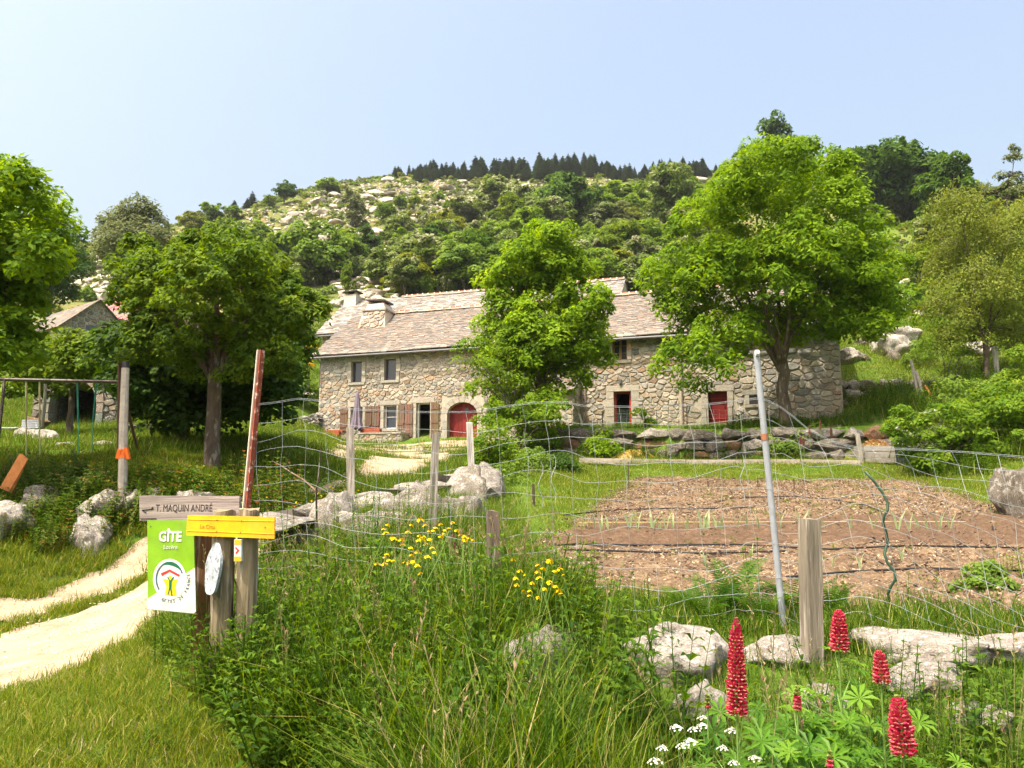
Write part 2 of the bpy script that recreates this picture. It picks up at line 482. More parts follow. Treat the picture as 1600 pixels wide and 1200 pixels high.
def ground_mat():
    m, t = new_mat('meadow_ground')
    L_ = t.links.new
    g = N(t, 'ShaderNodeNewGeometry')
    n1 = N(t, 'ShaderNodeTexNoise', Scale=.8, Detail=8.0, Roughness=.7)
    n2 = N(t, 'ShaderNodeTexNoise', Scale=9.0, Detail=8.0, Roughness=.75)
    n3 = N(t, 'ShaderNodeTexNoise', Scale=.16, Detail=9.0, Roughness=.7)
    for n in (n1, n2, n3): L_(g.outputs['Position'], n.inputs['Vector'])
    r1 = ramp(t, [(.32, (.06, .12, .014)), (.5, (.09, .155, .02)), (.66, (.15, .175, .04))])
    L_(n1.outputs['Fac'], r1.inputs[0])
    r2 = ramp(t, [(.3, [.55] * 3), (.7, [1.35] * 3)])
    L_(n2.outputs['Fac'], r2.inputs[0])
    mu = N(t, 'ShaderNodeMix', data_type='RGBA', blend_type='MULTIPLY'); mu.inputs[0].default_value = .9
    L_(r1.outputs[0], mu.inputs[6]); L_(r2.outputs[0], mu.inputs[7])
    r3 = ramp(t, [(.3, (.06, .095, .02)), (.46, (.10, .13, .03)), (.56, (.15, .14, .05)), (.64, (.21, .155, .085)), (.72, (.34, .30, .23))])
    L_(n3.outputs['Fac'], r3.inputs[0])
    mu2 = N(t, 'ShaderNodeMix', data_type='RGBA', blend_type='MULTIPLY'); mu2.inputs[0].default_value = .7
    L_(r3.outputs[0], mu2.inputs[6]); L_(r2.outputs[0], mu2.inputs[7])
    at = N(t, 'ShaderNodeAttribute', attribute_name='wild')
    mx = N(t, 'ShaderNodeMix', data_type='RGBA')
    L_(at.outputs['Fac'], mx.inputs[0]); L_(mu.outputs[2], mx.inputs[6]); L_(mu2.outputs[2], mx.inputs[7])
    p = N(t, 'ShaderNodeBsdfPrincipled', Roughness=.95); p.inputs['Specular IOR Level'].default_value = .05
    L_(mx.outputs[2], p.inputs['Base Color'])
    bp = N(t, 'ShaderNodeBump', Strength=.8, Distance=.08); L_(n2.outputs['Fac'], bp.inputs['Height']); L_(bp.outputs[0], p.inputs['Normal'])
    o = N(t, 'ShaderNodeOutputMaterial'); L_(p.outputs[0], o.inputs[0])
    return m
def earth_mat(name, stops, s1=3.0, s2=40.0, bump=.6, dist=.03):
    m, t = new_mat(name)
    L_ = t.links.new
    g = N(t, 'ShaderNodeNewGeometry')
    n1 = N(t, 'ShaderNodeTexNoise', Scale=s1, Detail=9.0, Roughness=.72)
    n2 = N(t, 'ShaderNodeTexNoise', Scale=s2, Detail=4.0, Roughness=.7)
    for n in (n1, n2): L_(g.outputs['Position'], n.inputs['Vector'])
    mixv = N(t, 'ShaderNodeMath', operation='MULTIPLY_ADD'); mixv.inputs[1].default_value = .55
    sub = N(t, 'ShaderNodeMath', operation='MULTIPLY'); sub.inputs[1].default_value = .45
    L_(n2.outputs['Fac'], sub.inputs[0]); L_(n1.outputs['Fac'], mixv.inputs[0]); L_(sub.outputs[0], mixv.inputs[2])
    r = ramp(t, stops); L_(mixv.outputs[0], r.inputs[0])
    p = N(t, 'ShaderNodeBsdfPrincipled', Roughness=.95); p.inputs['Specular IOR Level'].default_value = .08
    L_(r.outputs[0], p.inputs['Base Color'])
    bp = N(t, 'ShaderNodeBump', Strength=bump, Distance=dist); L_(mixv.outputs[0], bp.inputs['Height']); L_(bp.outputs[0], p.inputs['Normal'])
    o = N(t, 'ShaderNodeOutputMaterial'); L_(p.outputs[0], o.inputs[0])
    return m
M_ground = ground_mat()
M_path = earth_mat('sandy_track', [(.3, (.13, .09, .055)), (.42, (.25, .185, .12)), (.52, (.34, .265, .185)), (.64, (.43, .355, .265))], 2.2, 55)
M_soil = earth_mat('garden_soil', [(.32, (.06, .038, .024)), (.47, (.12, .08, .05)), (.56, (.22, .155, .095)), (.68, (.36, .28, .18))], 5.0, 38, 1.0, .05)
M_soild = earth_mat('dark_tilled_soil', [(.32, (.055, .034, .022)), (.5, (.11, .07, .045)), (.66, (.2, .135, .085))], 7.0, 45, 1.0, .05)

# ------------------------------------------------------------------ ground
def pt_in(poly, x, y):
    x = np.asarray(x, float); y = np.asarray(y, float)
    r = np.zeros(x.shape, bool)
    n = len(poly); j = n - 1
    for i in range(n):
        xi, yi = poly[i]; xj, yj = poly[j]
        cnd = ((yi > y) != (yj > y)) & (x < (xj - xi) * (y - yi) / (yj - yi + 1e-12) + xi)
        r ^= cnd; j = i
    return r
def build_ground():
    na, nr = 300, 470
    A = np.radians(np.linspace(-68, 68, na))
    R = np.exp(np.linspace(math.log(2.0), math.log(640), nr))
    a, r = np.meshgrid(A, R)
    X = np.sin(a) * r; Y = np.cos(a) * r - 4.0
    Z = H(X, Y)
    V = np.stack([X, Y, Z], -1).reshape(-1, 3)
    i = np.arange(nr - 1)[:, None] * na + np.arange(na - 1)[None]
    Fq = np.stack([i, i + 1, i + na + 1, i + na], -1).reshape(-1, 4)[:, ::-1]
    me = bpy.data.meshes.new('ground')
    n = len(Fq)
    me.vertices.add(len(V)); me.loops.add(n * 4); me.polygons.add(n)
    me.vertices.foreach_set('co', V.astype(np.float32).ravel())
    me.loops.foreach_set('vertex_index', Fq.astype(np.int32).ravel())
    me.polygons.foreach_set('loop_start', np.arange(0, n * 4, 4, dtype=np.int32))
    me.polygons.foreach_set('loop_total', np.full(n, 4, np.int32))
    me.polygons.foreach_set('use_smooth', np.ones(n, bool))
    wild = smooth((V[:, 1] - 58) / 30) * (1 - .55 * smooth((V[:, 0] / np.maximum(V[:, 1], 1) - .42) / .08))
    at = me.attributes.new('wild', 'FLOAT', 'POINT'); at.data.foreach_set('value', wild.astype(np.float32))
    me.update(calc_edges=True)
    me.materials.append(M_ground)
    o = link('ground', me, None); o['kind'] = 'structure'
build_ground()

def sheet(name, mask, bbox, stp, lift, mat, relief=0.0, rsc=6.0):
    xs = np.arange(bbox[0], bbox[2], stp); ys = np.arange(bbox[1], bbox[3], stp)
    X, Y = np.meshgrid(xs, ys)
    m = mask(X, Y)                              # >0 inside
    Z = H(X, Y) + lift * np.clip(m * 6, -2.0, 1)
    if relief:
        nz = np.array([noise.fractal(Vector((x * rsc, y * rsc, 0)), .8, 2.0, 4) for x, y in zip(X.ravel(), Y.ravel())]).reshape(X.shape)
        Z += nz * relief * np.clip(m * 4, 0, 1)
    keep = m > -.25
    ny, nx = X.shape
    i = np.arange(ny - 1)[:, None] * nx + np.arange(nx - 1)[None]
    kf = keep[:-1, :-1] & keep[1:, :-1] & keep[:-1, 1:] & keep[1:, 1:]
    q = np.stack([i, i + 1, i + nx + 1, i + nx], -1)[kf]
    used, inv = np.unique(q.ravel(), return_inverse=True)
    V = np.stack([X, Y, Z], -1).reshape(-1, 3)[used]
    me = bpy.data.meshes.new(name)
    me.from_pydata(V.tolist(), [], inv.reshape(-1, 4).tolist())
    me.polygons.foreach_set('use_smooth', np.ones(len(me.polygons), bool))
    me.materials.append(mat)
    o = link(name, me, None); o['kind'] = 'structure'
    return o
PATH = np.array([(-30, -1), (-14, 4.0), (-9.0, 5.2), (-6.0, 7.2), (-5.1, 9.5), (-4.5, 12.5), (-4.2, 16), (-4.2, 21), (-4.6, 28), (-4.4, 34), (-4, 38)], float)
PW = np.array([3.4, 3.4, 3.1, 2.5, 1.9, 1.2, 1.0, 1.2, 2.2, 3.0, 3.2])
def path_d(x, y):
    """distance from the centre line divided by half width, and side offset"""
    best = np.full(np.shape(x), 1e9); off = np.zeros(np.shape(x))
    for k in range(len(PATH) - 1):
        p, q = PATH[k], PATH[k + 1]
        e = q - p; l2 = (e ** 2).sum()
        t = np.clip(((x - p[0]) * e[0] + (y - p[1]) * e[1]) / l2, 0, 1)
        dx = x - p[0] - t * e[0]; dy = y - p[1] - t * e[1]
        wd = PW[k] + t * (PW[k + 1] - PW[k])
        dd = np.hypot(dx, dy) / wd
        sgn = np.sign(e[0] * dy - e[1] * dx)
        m = dd < best
        best = np.where(m, dd, best); off = np.where(m, dd * sgn, off)
    return best, off
def path_mask(x, y):
    dd, off = path_d(x, y)
    nz = _hash_noise(x, y, 2.3) * .10 + _hash_noise(x + 9, y, 6.1) * .06
    m = 1 - dd + nz
    strip = np.abs(off - .34 + _hash_noise(x, y, .7) * .06) / .11 - 1 + nz * 4     # grassy middle strip
    m = np.minimum(m, np.where(y < 30, strip, 1))
    m = m - .9 * smooth((y - 12.2) / 1.5) * (1 - smooth((y - 21) / 3)) + np.where((y > 13) & (y < 23), _hash_noise(x, y, 1.9) * .25, 0)
    yard = smooth((y - 23) / 6)
    m = m * (1 - yard) + yard * np.minimum(m, _hash_noise(x * .8, y * 1.6, 1.3) * .5 + .15)
    return m
sheet('path', path_mask, (-24, 2.5, -.5, 38.3), .13, .03, M_path, .012, 3.0)
BED = [L(19.0, 12.3), L(26.6, 12.0), L(27.3, 20), L(28.9, 28.5), L(22.5, 30.0), L(20.3, 29.2), L(19.3, 25)]
def edge_mask(poly):
    def f(x, y):
        ins = pt_in(poly, x, y)
        best = np.full(np.shape(x), 1e9)
        for k in range(len(poly)):
            p = np.array(poly[k - 1]); q = np.array(poly[k]); e = q - p
            t = np.clip(((x - p[0]) * e[0] + (y - p[1]) * e[1]) / (e ** 2).sum(), 0, 1)
            best = np.minimum(best, np.hypot(x - p[0] - t * e[0], y - p[1] - t * e[1]))
        return np.where(ins, best, -best) + _hash_noise(x, y, 2.7) * .14
    return f
bed_mask = edge_mask(BED)
_bx = [p[0] for p in BED]; _by = [p[1] for p in BED]
sheet('garden_soil', bed_mask, (min(_bx) - .5, min(_by) - .5, max(_bx) + .5, max(_by) + .5), .09, .05, M_soil, .07, 3.5)
ROW = [L(19.4, 22.4), L(27.0, 19.8), L(27.2, 23.2), L(19.5, 25.6)]
sheet('tilled_soil', edge_mask(ROW), (min(p[0] for p in ROW) - .3, min(p[1] for p in ROW) - .3, max(p[0] for p in ROW) + .3, max(p[1] for p in ROW) + .3), .07, .10, M_soild, .06, 4.5)

# ------------------------------------------------------------------ buildings (local frame: x along the front, -y towards the garden)
PHI = math.atan2(-.3, .954)
Z0 = 4.2
def FS(px, py, d=0.0):
    """front-wall coordinates (s, z above the yard) of a point of the photograph"""
    r = ray(px, py)
    # |n.(p - P0)| = d
    nx, ny = -.3, -.954
    t = (d + nx * -10.5 + ny * 41.5) / (nx * r[0] + ny * r[1])
    x, y, z = r[0] * t, r[1] * t, CAMZ + r[2] * t
    return float(sd(x, y)[0]), float(z - Z0)
def rect(x0, y0, x1, y1, d=0.0):
    ym = (y0 + y1) / 2; xm = (x0 + x1) / 2
    s0 = FS(x0, ym, d)[0]; s1 = FS(x1, ym, d)[0]
    return [s0, FS(xm, y1, d)[1], s1, FS(xm, y0, d)[1]]

def clip_poly(poly, a, b, cc):
    """keep the part of a polygon with a*x+b*y<=c"""
    out = []
    n = len(poly)
    for i in range(n):
        p = poly[i]; q = poly[(i + 1) % n]
        dp = a * p[0] + b * p[1] - cc; dq = a * q[0] + b * q[1] - cc
        if dp <= 0: out.append(p)
        if (dp < 0 < dq) or (dq < 0 < dp):
            t = dp / (dp - dq)
            out.append((p[0] + (q[0] - p[0]) * t, p[1] + (q[1] - p[1]) * t))
    return out
def poly_area(p):
    return abs(sum(p[i][0] * p[(i + 1) % len(p)][1] - p[(i + 1) % len(p)][0] * p[i][1] for i in range(len(p)))) / 2
STONE_C = [(.47, .40, .32), (.52, .46, .38), (.42, .36, .29), (.56, .49, .39), (.50, .39, .28), (.38, .35, .31), (.45, .41, .36)]
def stone_col(rng, reddish=.0, grey=.0):
    b = rng.choice(STONE_C)
    if rng.random() < reddish: b = rng.choice([(.44, .31, .21), (.47, .36, .27), (.40, .26, .17)])
    if rng.random() < grey: b = rng.choice([(.33, .32, .29), (.28, .28, .26), (.40, .38, .34)])
    k = rng.uniform(.46, .84)
    return (b[0] * k, b[1] * k, b[2] * k, 1)
def cells(rng, s0, s1, z0, z1, w_, h_, holes=(), bound=None):
    """irregular masonry: Voronoi cells of a jittered running grid, cut round the openings"""
    pts = []
    nz_ = max(1, int(round((z1 - z0) / h_)))
    for k in range(-1, nz_ + 1):
        z = z0 + (k + .5) * (z1 - z0) / nz_
        x = s0 - w_ * rng.uniform(.5, 1.5)
        while x < s1 + w_:
            if rng.random() > .09: pts.append((x + rng.uniform(-.2, .2) * w_, z + rng.uniform(-.42, .42) * h_))
            x += w_ * rng.uniform(.42, 1.5)
    pa = np.array(pts)
    asp = w_ / h_
    out = []
    for i, (px, pz) in enumerate(pts):
        if px < s0 - w_ * .2 or px > s1 + w_ * .2 or pz < z0 - h_ * .4 or pz > z1 + h_ * .4: continue
        if any(h[0] < px < h[2] and h[1] < pz < h[3] for h in holes): continue
        dd = (pa[:, 0] - px) ** 2 + ((pa[:, 1] - pz) * asp) ** 2
        nb = np.argsort(dd)[1:15]
        poly = [(px - w_ * 1.3, pz - h_ * 1.1), (px + w_ * 1.3, pz - h_ * 1.1), (px + w_ * 1.3, pz + h_ * 1.1), (px - w_ * 1.3, pz + h_ * 1.1)]
        for j in nb:
            qx, qz = pts[j]
            a = (qx - px); b = (qz - pz) * asp * asp
            cc = a * (qx + px) / 2 + b * (qz + pz) / 2
            poly = clip_poly(poly, a, b, cc)
            if len(poly) < 3: break
        for (a, b, cc) in ((-1, 0, -s0), (1, 0, s1), (0, -1, -z0), (0, 1, z1)):
            if len(poly) >= 3: poly = clip_poly(poly, a, b, cc)
        if bound:
            for (a, b, cc) in bound:
                if len(poly) >= 3: poly = clip_poly(poly, a, b, cc)
        for h in holes:
            if len(poly) < 3: break
            xs = [p[0] for p in poly]; zs = [p[1] for p in poly]
            if max(xs) > h[0] and min(xs) < h[2] and max(zs) > h[1] and min(zs) < h[3]:
                gaps = [(h[0] - px, (1, 0, h[0])), (px - h[2], (-1, 0, -h[2])), (h[1] - pz, (0, 1, h[1])), (pz - h[3], (0, -1, -h[3]))]
                poly = clip_poly(poly, *max(gaps, key=lambda g: g[0])[1])
        if len(poly) >= 3 and poly_area(poly) > w_ * h_ * .12:
            out.append(poly)
    return out
def stone_piece(mb, rng, poly, face, gap, depth, col, back=.03):
    """a rounded stone on a wall face; face(u, v, out) gives the point"""
    cx = sum(p[0] for p in poly) / len(poly); cz = sum(p[1] for p in poly) / len(poly)
    n = len(poly)
    q = []
    for i in range(n):
        a = poly[i]; b = poly[(i + 1) % n]
        for t in (.16, .84):
            q.append((a[0] + (b[0] - a[0]) * t, a[1] + (b[1] - a[1]) * t))
    ext = max(.03, math.sqrt(poly_area(poly)) / 2)
    k0 = max(.3, 1 - gap / ext)
    k1 = k0 - .14
    m = len(q)
    dpt = depth * rng.uniform(.6, 1.3)
    vs = [face(cx + (x - cx) * k0, cz + (z - cz) * k0, -back) for x, z in q]
    vs += [face(cx + (x - cx) * k0, cz + (z - cz) * k0, dpt * rng.uniform(.3, .55)) for x, z in q]
    vs += [face(cx + (x - cx) * k1, cz + (z - cz) * k1, dpt * rng.uniform(.75, 1.1)) for x, z in q]
    fs = []
    for r in (0, 1):
        for i in range(m):
            j = (i + 1) % m
            fs.append((r * m + i, r * m + j, (r + 1) * m + j, (r + 1) * m + i))
    fs.append(tuple(2 * m + i for i in range(m)))
    mb.add(vs, fs, col)
def masonry(parent, face, polys, rng, gap=.022, depth=.045, reddish=.1, grey=.05, maxparts=290, name='stone', mat=None, colf=None, flip=False):
    order = sorted(range(len(polys)), key=lambda i: -poly_area(polys[i]))
    rest = MB()
    for k, i in enumerate(order):
        mb = MB() if k < maxparts else rest
        cz = sum(p[1] for p in polys[i]) / len(polys[i]); cx = sum(p[0] for p in polys[i]) / len(polys[i])
        col = colf(rng, cx, cz) if colf else stone_col(rng, reddish, grey)
        poly = polys[i] if not flip else polys[i][::-1]
        stone_piece(mb, rng, poly, face, gap, depth, col)
        if k < maxparts: mb.build(name, mat or M_wallstone, parent, True)
    if rest.v:
        o = rest.build('rubble_stones', mat or M_wallstone, parent, True); o['kind'] = 'stuff'

MORTAR = (.38, .335, .265, 1)
def wall_core(mb, s0, s1, z0, z1, y0, y1, holes, col=MORTAR):
    xs = sorted({s0, s1} | {h[0] for h in holes} | {h[2] for h in holes})
    xs = [x for x in xs if s0 <= x <= s1]
    for a, b in zip(xs, xs[1:]):
        m = (a + b) / 2
        hs = sorted([h for h in holes if h[0] < m < h[2]], key=lambda h: h[1])
        z = z0
        for h in hs:
            if h[1] > z: mb.box(((a + b) / 2, (y0 + y1) / 2, (z + h[1]) / 2), (b - a, y1 - y0, h[1] - z), col=col)
            z = max(z, h[3])
        if z1 > z: mb.box(((a + b) / 2, (y0 + y1) / 2, (z + z1) / 2), (b - a, y1 - y0, z1 - z), col=col)
DRESS = [(.31, .28, .235, 1), (.28, .26, .22, 1), (.34, .305, .25, 1)]
def dressed(parent, rng, r, jw=.2, lh=.26, sh=.16, red=False, sill=True, out=.05):
    """dressed granite round an opening: jamb stones, lintel, sill"""
    s0, z0, s1, z1 = r
    def blk(c_, sz, nm, col=None):
        MB().box(c_, sz, col=col or rng.choice(DRESS), jit=.006).build(nm, M_wallstone, parent, True)
    y = .12 - out
    blk(((s0 + s1) / 2 + rng.uniform(-.03, .03), .12 - out - .006, z1 + lh / 2), (s1 - s0 + 2 * jw + rng.uniform(0, .1), .26, lh - .02), 'lintel')
    if sill: blk(((s0 + s1) / 2, .12 - out - .02, z0 - sh / 2), (s1 - s0 + 2 * jw * .9, .28, sh - .02), 'sill')
    for sg in (0, 1):
        z = z0
        while z < z1 - .08:
            h = min(rng.uniform(.32, .55), z1 - z)
            if z1 - z - h < .15: h = z1 - z
            wj = jw * rng.uniform(.85, 1.25)
            x = s0 - wj / 2 if sg == 0 else s1 + wj / 2
            blk((x, .12 - out, z + h / 2), (wj - .004, .26, h - .02), 'jamb_stone', (.52, .30, .16, 1) if red and sg == 1 and z > z0 + .2 and z < z0 + .7 else None)
            z += h
def window(parent, rng, r, frame_col, leaves=1, bars=0, depth=.2, fw=.05):
    s0, z0, s1, z1 = r
    f = MB()
    for a, b in ((s0, s0 + fw), (s1 - fw, s1)):
        f.box(((a + b) / 2, depth, (z0 + z1) / 2), (b - a, .06, z1 - z0), col=frame_col)
    for a, b in ((z0, z0 + fw), (z1 - fw, z1)):
        f.box(((s0 + s1) / 2, depth, (a + b) / 2), (s1 - s0 - 2 * fw, .058, b - a), col=frame_col)
    if leaves == 2: f.box(((s0 + s1) / 2, depth - .01, (z0 + z1) / 2), (fw * 1.7, .06, z1 - z0 - 2 * fw - .004), col=frame_col)
    for k in range(bars):
        z = z0 + (z1 - z0) * (k + 1) / (bars + 1)
        f.box(((s0 + s1) / 2, depth + .005, z), (s1 - s0 - 2 * fw, .03, .025), col=frame_col)
    w_ = f.build('window', M_paint, parent, True)
    g = MB().box(((s0 + s1) / 2, depth + .03, (z0 + z1) / 2), (s1 - s0 - fw, .012, z1 - z0 - fw), col=(0, 0, 0, 1)).build('pane', M_glass, w_, True)
def slate_roof(parent, rng, s0, s1, y0, z0, y1, z1, ex=.13, wd=.30, tones=None, name='slates', verge0=0.0, verge1=0.0, edge_parts=True, sag=None):
    """courses of stone slates from the eave (y0,z0) to the ridge (y1,z1)"""
    Ls = math.hypot(y1 - y0, z1 - z0); uy, uz = (y1 - y0) / Ls, (z1 - z0) / Ls
    ang = math.atan2(z1 - z0, y1 - y0)
    n = int(Ls / ex)
    rest = MB()
    V = []
    for i in range(n + 1):
        x = s0 + rng.uniform(-.15, 0)
        t = i * ex
        while x < s1:
            w_ = wd * rng.uniform(.6, 1.35)
            if i == 0: w_ *= 1.5
            th = rng.uniform(.014, .03) if i else rng.uniform(.04, .07)
            ln = ex * rng.uniform(1.5, 1.75) if i else .45
            xe = min(x + w_, s1 + .04)
            tc = t + ln / 2 + rng.uniform(-.025, .02)
            if tc + ln / 2 > Ls + .04: ln = max(.05, (Ls - t)); tc = t + ln / 2
            base = rng.choice(tones)
            k = rng.uniform(.75, 1.2)
            col = (base[0] * k, base[1] * k, base[2] * k, 1)
            if i == 0 and rng.random() < .5: col = (.2 * k, .18 * k, .15 * k, 1)
            lift = .02 + .012 + rng.uniform(0, .012)
            dz = sag((x + xe) / 2) if sag else 0
            cpt = ((x + xe) / 2, y0 + uy * tc - uz * lift, z0 + uz * tc + uy * lift + dz)
            R = Euler((ang - .10 + rng.uniform(-.03, .03), rng.uniform(-.02, .02), rng.uniform(-.03, .03)))
            if i == 0 and edge_parts:
                MB().box(cpt, (xe - x - .01, ln, th), R, col, jit=.012).build('eave_slab', M_slate, parent, True)
            else:
                rest.box(cpt, (xe - x - .008, ln, th), R, col, jit=.004)
            x = xe + .002
            if x >= s1: break
    o = rest.build(name, M_slate, parent, True); o['kind'] = 'stuff'
    # the deck that carries them
    dk = MB()
    T = .10
    pr = [(y0 + .05, z0 - .01), (y1, z1 - .02), (y1, z1 - T - .02), (y0 + .05, z0 - T)]
    vs = [(s0 + .03, a, b) for a, b in pr] + [(s1 - .03, a, b) for a, b in pr]
    dk.add(vs, [(0, 1, 2, 3), (7, 6, 5, 4), (0, 4, 5, 1), (1, 5, 6, 2), (2, 6, 7, 3), (3, 7, 4, 0)], (.12, .09, .07, 1))
    dk.build('roof_deck', M_wood, parent, True)
def ridge(parent, rng, s0, s1, y, z, big=True):
    """half-round ridge tiles set in pale mortar"""
    x = s0
    mo = MB()
    while x < s1 - .1:
        w_ = rng.uniform(.36, .46)
        mb = MB()
        n = 7; R = .13; vs = []
        for e, xx in ((0, x), (1, x + w_ - .05)):
            for k in range(n):
                a = math.pi * k / (n - 1)
                vs.append((xx, y - math.cos(a) * R * 1.25, z + math.sin(a) * R - .03 + .012 * e))
            for k in range(n):
                a = math.pi * (n - 1 - k) / (n - 1)
                vs.append((xx, y - math.cos(a) * (R - .03) * 1.25, z + math.sin(a) * (R - .03) - .03 + .012 * e))
        m = 2 * n
        fs = [(k, (k + 1) % m, m + (k + 1) % m, m + k) for k in range(m)]
        fs += [(k, k + 1, m - 2 - k, m - 1 - k) for k in range(n - 1)] + [(m + k + 1, m + k, m + m - 1 - k, m + m - 2 - k) for k in range(n - 1)]
        kk = rng.uniform(.7, 1.15)
        mb.add(vs, fs, (.25 * kk, .10 * kk, .06 * kk, 1))
        mb.build('ridge_tile', M_slate, parent, True)
        mo.box((x + w_ - .03, y - .035, z + .03), (.075, .26, .12), col=(.62, .55, .45, 1), jit=.015)
        mo.box((x + w_ / 2, y - .17, z - .045), (w_, .07, .07), col=(.55, .46, .36, 1), jit=.015)
        x += w_
    mo.build('ridge_mortar', M_wallstone, parent, True)

def front(y0=0.0):
    return lambda u, v, o: (u, y0 - o, v)
def side_left(x0):      # face looking towards -x; u runs along y
    return lambda u, v, o: (x0 - o, u, v)
def side_right(x0):
    return lambda u, v, o: (x0 + o, u, v)
TAN = [(0.177, 0.149, 0.121), (0.203, 0.169, 0.134), (0.164, 0.146, 0.128), (0.183, 0.156, 0.131), (0.17, 0.126, 0.098), (0.236, 0.205, 0.168), (0.144, 0.136, 0.128), (0.203, 0.149, 0.111), (0.158, 0.143, 0.128)]
GREY = [(.24, .23, .22), (.28, .27, .25), (.20, .20, .20), (.31, .29, .26), (.26, .24, .21)]

EV = 4.88; RG = 7.95      # eave and ridge above the yard
def farmhouse():
    rng = random.Random(11)
    S1 = 14.55
    t = thing('farmhouse', 'long granite farmhouse with brown shutters, red arched door and twin-ridged tan slate roof', 'house', (-10.5, 41.5, Z0), PHI)
    up1 = rect(549.5, 565, 566, 597.5); up2 = rect(601, 560.5, 619.5, 594)
    lo1 = rect(548, 636, 567, 669); lo2 = rect(600, 633, 620, 669.5)
    dr = rect(650.5, 629.5, 672.5, 691); dr[1] = 0.02
    arch = rect(699, 628, 746, 690); arch[1] = -.02
    holes = [up1, up2, lo1, lo2, dr, arch]
    core = MB()
    wall_core(core, 0, S1, -1.2, EV + .05, 0, .5, holes)
    wall_core(core, 0, S1, -1.2, EV + .05, 8.0, 8.5, [])
    for x in (.25, S1 - .25): core.box((x, 4.25, 1.84), (.496, 7.5, 6.08), col=MORTAR)
    for x in (0.0, S1 - .5):   # gables
        core.add([(x, .02, EV), (x, 8.48, EV), (x, 4.25, RG - .15), (x + .5, .02, EV), (x + .5, 8.48, EV), (x + .5, 4.25, RG - .15)],
                 [(0, 2, 1), (3, 4, 5), (0, 1, 4, 3), (1, 2, 5, 4), (2, 0, 3, 5)], MORTAR)
    core.box((S1 / 2, 4.2, 2.4), (S1 - 1.02, 7.4, .12), col=(.2, .15, .1, 1))
    core.build('wall', M_wallstone, t, True)
    J = .2
    hp = [[h[0] - J, h[1] - .17, h[2] + J, h[3] + .27] for h in holes[:4]] + [[dr[0] - J, -1, dr[2] + J, dr[3] + .3], [arch[0] - .3, -1, arch[2] + .3, arch[3] + .32]]
    polys = cells(rng, .02, S1, -.9, EV, .30, .185, hp)
    def cf(r, x, z):
        return stone_col(r, .22 if (x < 3.2 and 1.2 < z < 3.3) or z > 99 else .10, .75 if z > 3.85 and x < 5.4 else .12)  # more grey stones under the left eave: its shadow put into the colour
    masonry(t, front(), polys, rng, .018, .045, colf=cf)
    masonry(t, side_left(0), cells(rng, .0, 8.4, -.9, EV, .42, .27), rng, .03, .05, maxparts=0)
    for h in (up1, up2): dressed(t, rng, h, .2, .24, .15)
    for h in (lo1, lo2): dressed(t, rng, h, .17, .26, .15)
    dressed(t, rng, dr, .2, .3, .1, sill=False)
    # arch: pier stones and voussoirs
    cx = (arch[0] + arch[2]) / 2; rad = (arch[2] - arch[0]) / 2; zs = arch[3] - rad * .72
    for sg in (-1, 1):
        z = -.02
        while z < zs - .1:
            h = min(rng.uniform(.4, .6), zs - z)
            MB().box((cx + sg * (rad + .14), .06, z + h / 2), (.28, .26, h - .02), col=rng.choice(DRESS), jit=.006).build('jamb_stone', M_wallstone, t, True)
            z += h
    nv = 9
    def ap(r_, a): return (cx - math.cos(a) * r_, zs + math.sin(a) * (r_ - rad + rad * .72) if True else 0)
    for k in range(nv):
        a0 = math.pi * k / nv + .012; a1 = math.pi * (k + 1) / nv - .012
        q = [ap(rad - .01, a0), ap(rad + .29, a0), ap(rad + .29, a1), ap(rad - .01, a1)]
        vs = [(x, -.07, z) for x, z in q] + [(x, .2, z) for x, z in q]
        MB().add(vs, [(0, 1, 2, 3), (7, 6, 5, 4), (0, 4, 5, 1), (1, 5, 6, 2), (2, 6, 7, 3), (3, 7, 4, 0)], rng.choice(DRESS)).build('arch_stone', M_wallstone, t, True)
    # spandrels close the square opening above the arch
    sp = MB()
    for sg in (-1, 1):
        pts = [ap(rad, math.pi / 2 * k / 6) for k in range(7)]
        pts = [(cx + sg * (cx - x), z) for x, z in pts]
        cor = (cx - sg * rad, arch[3])
        pts = [(cx - sg * abs(x - cx), z) for x, z in pts]
        for k in range(6):
            vs = [(cor[0], .1, cor[1]), (pts[k][0], .1, pts[k][1]), (pts[k + 1][0], .1, pts[k + 1][1]), (cor[0], .3, cor[1]), (pts[k][0], .3, pts[k][1]), (pts[k + 1][0], .3, pts[k + 1][1])]
            sp.add(vs, [(0, 1, 2), (3, 5, 4), (1, 4, 5, 2)], MORTAR)
    sp.build('spandrel', M_wallstone, t, True)
    # arched door of boards
    nb = 7; bw = 2 * rad / nb
    door = MB()
    door.box((cx, .36, zs / 2 + .3), (2 * rad, .05, arch[3]), col=(.22, .03, .02, 1))
    dd = door.build('arched_door', M_paint, t, True)
    for k in range(nb):
        k_ = rng.uniform(.85, 1.15)
        MB().box((cx - rad + bw * (k + .5), .325, arch[3] / 2), (bw - .012, .03, arch[3] - .02), col=(.17 * k_, .016 * k_, .014 * k_, 1)).build('plank', M_paint, dd, True)
    MB().box((cx + .12, .30, 1.55), (.22, .03, .22), col=(.03, .02, .03, 1)).build('peephole', M_glass, dd, True)
    for h in (up1, up2): window(t, rng, h, (.10, .08, .09, 1), 1, 0, .17)
    window(t, rng, lo1, (.30, .31, .32, 1), 1, 0, .2); window(t, rng, lo2, (.62, .62, .60, 1), 1, 1, .2)
    fr = MB()
    for x in (dr[0] + .035, dr[2] - .035): fr.box((x, .2, 1.0), (.07, .08, dr[3] - .02), col=(.6, .6, .57, 1))
    fr.box(((dr[0] + dr[2]) / 2, .2, dr[3] - .03), (dr[2] - dr[0] - .14, .079, .06), col=(.6, .6, .57, 1))
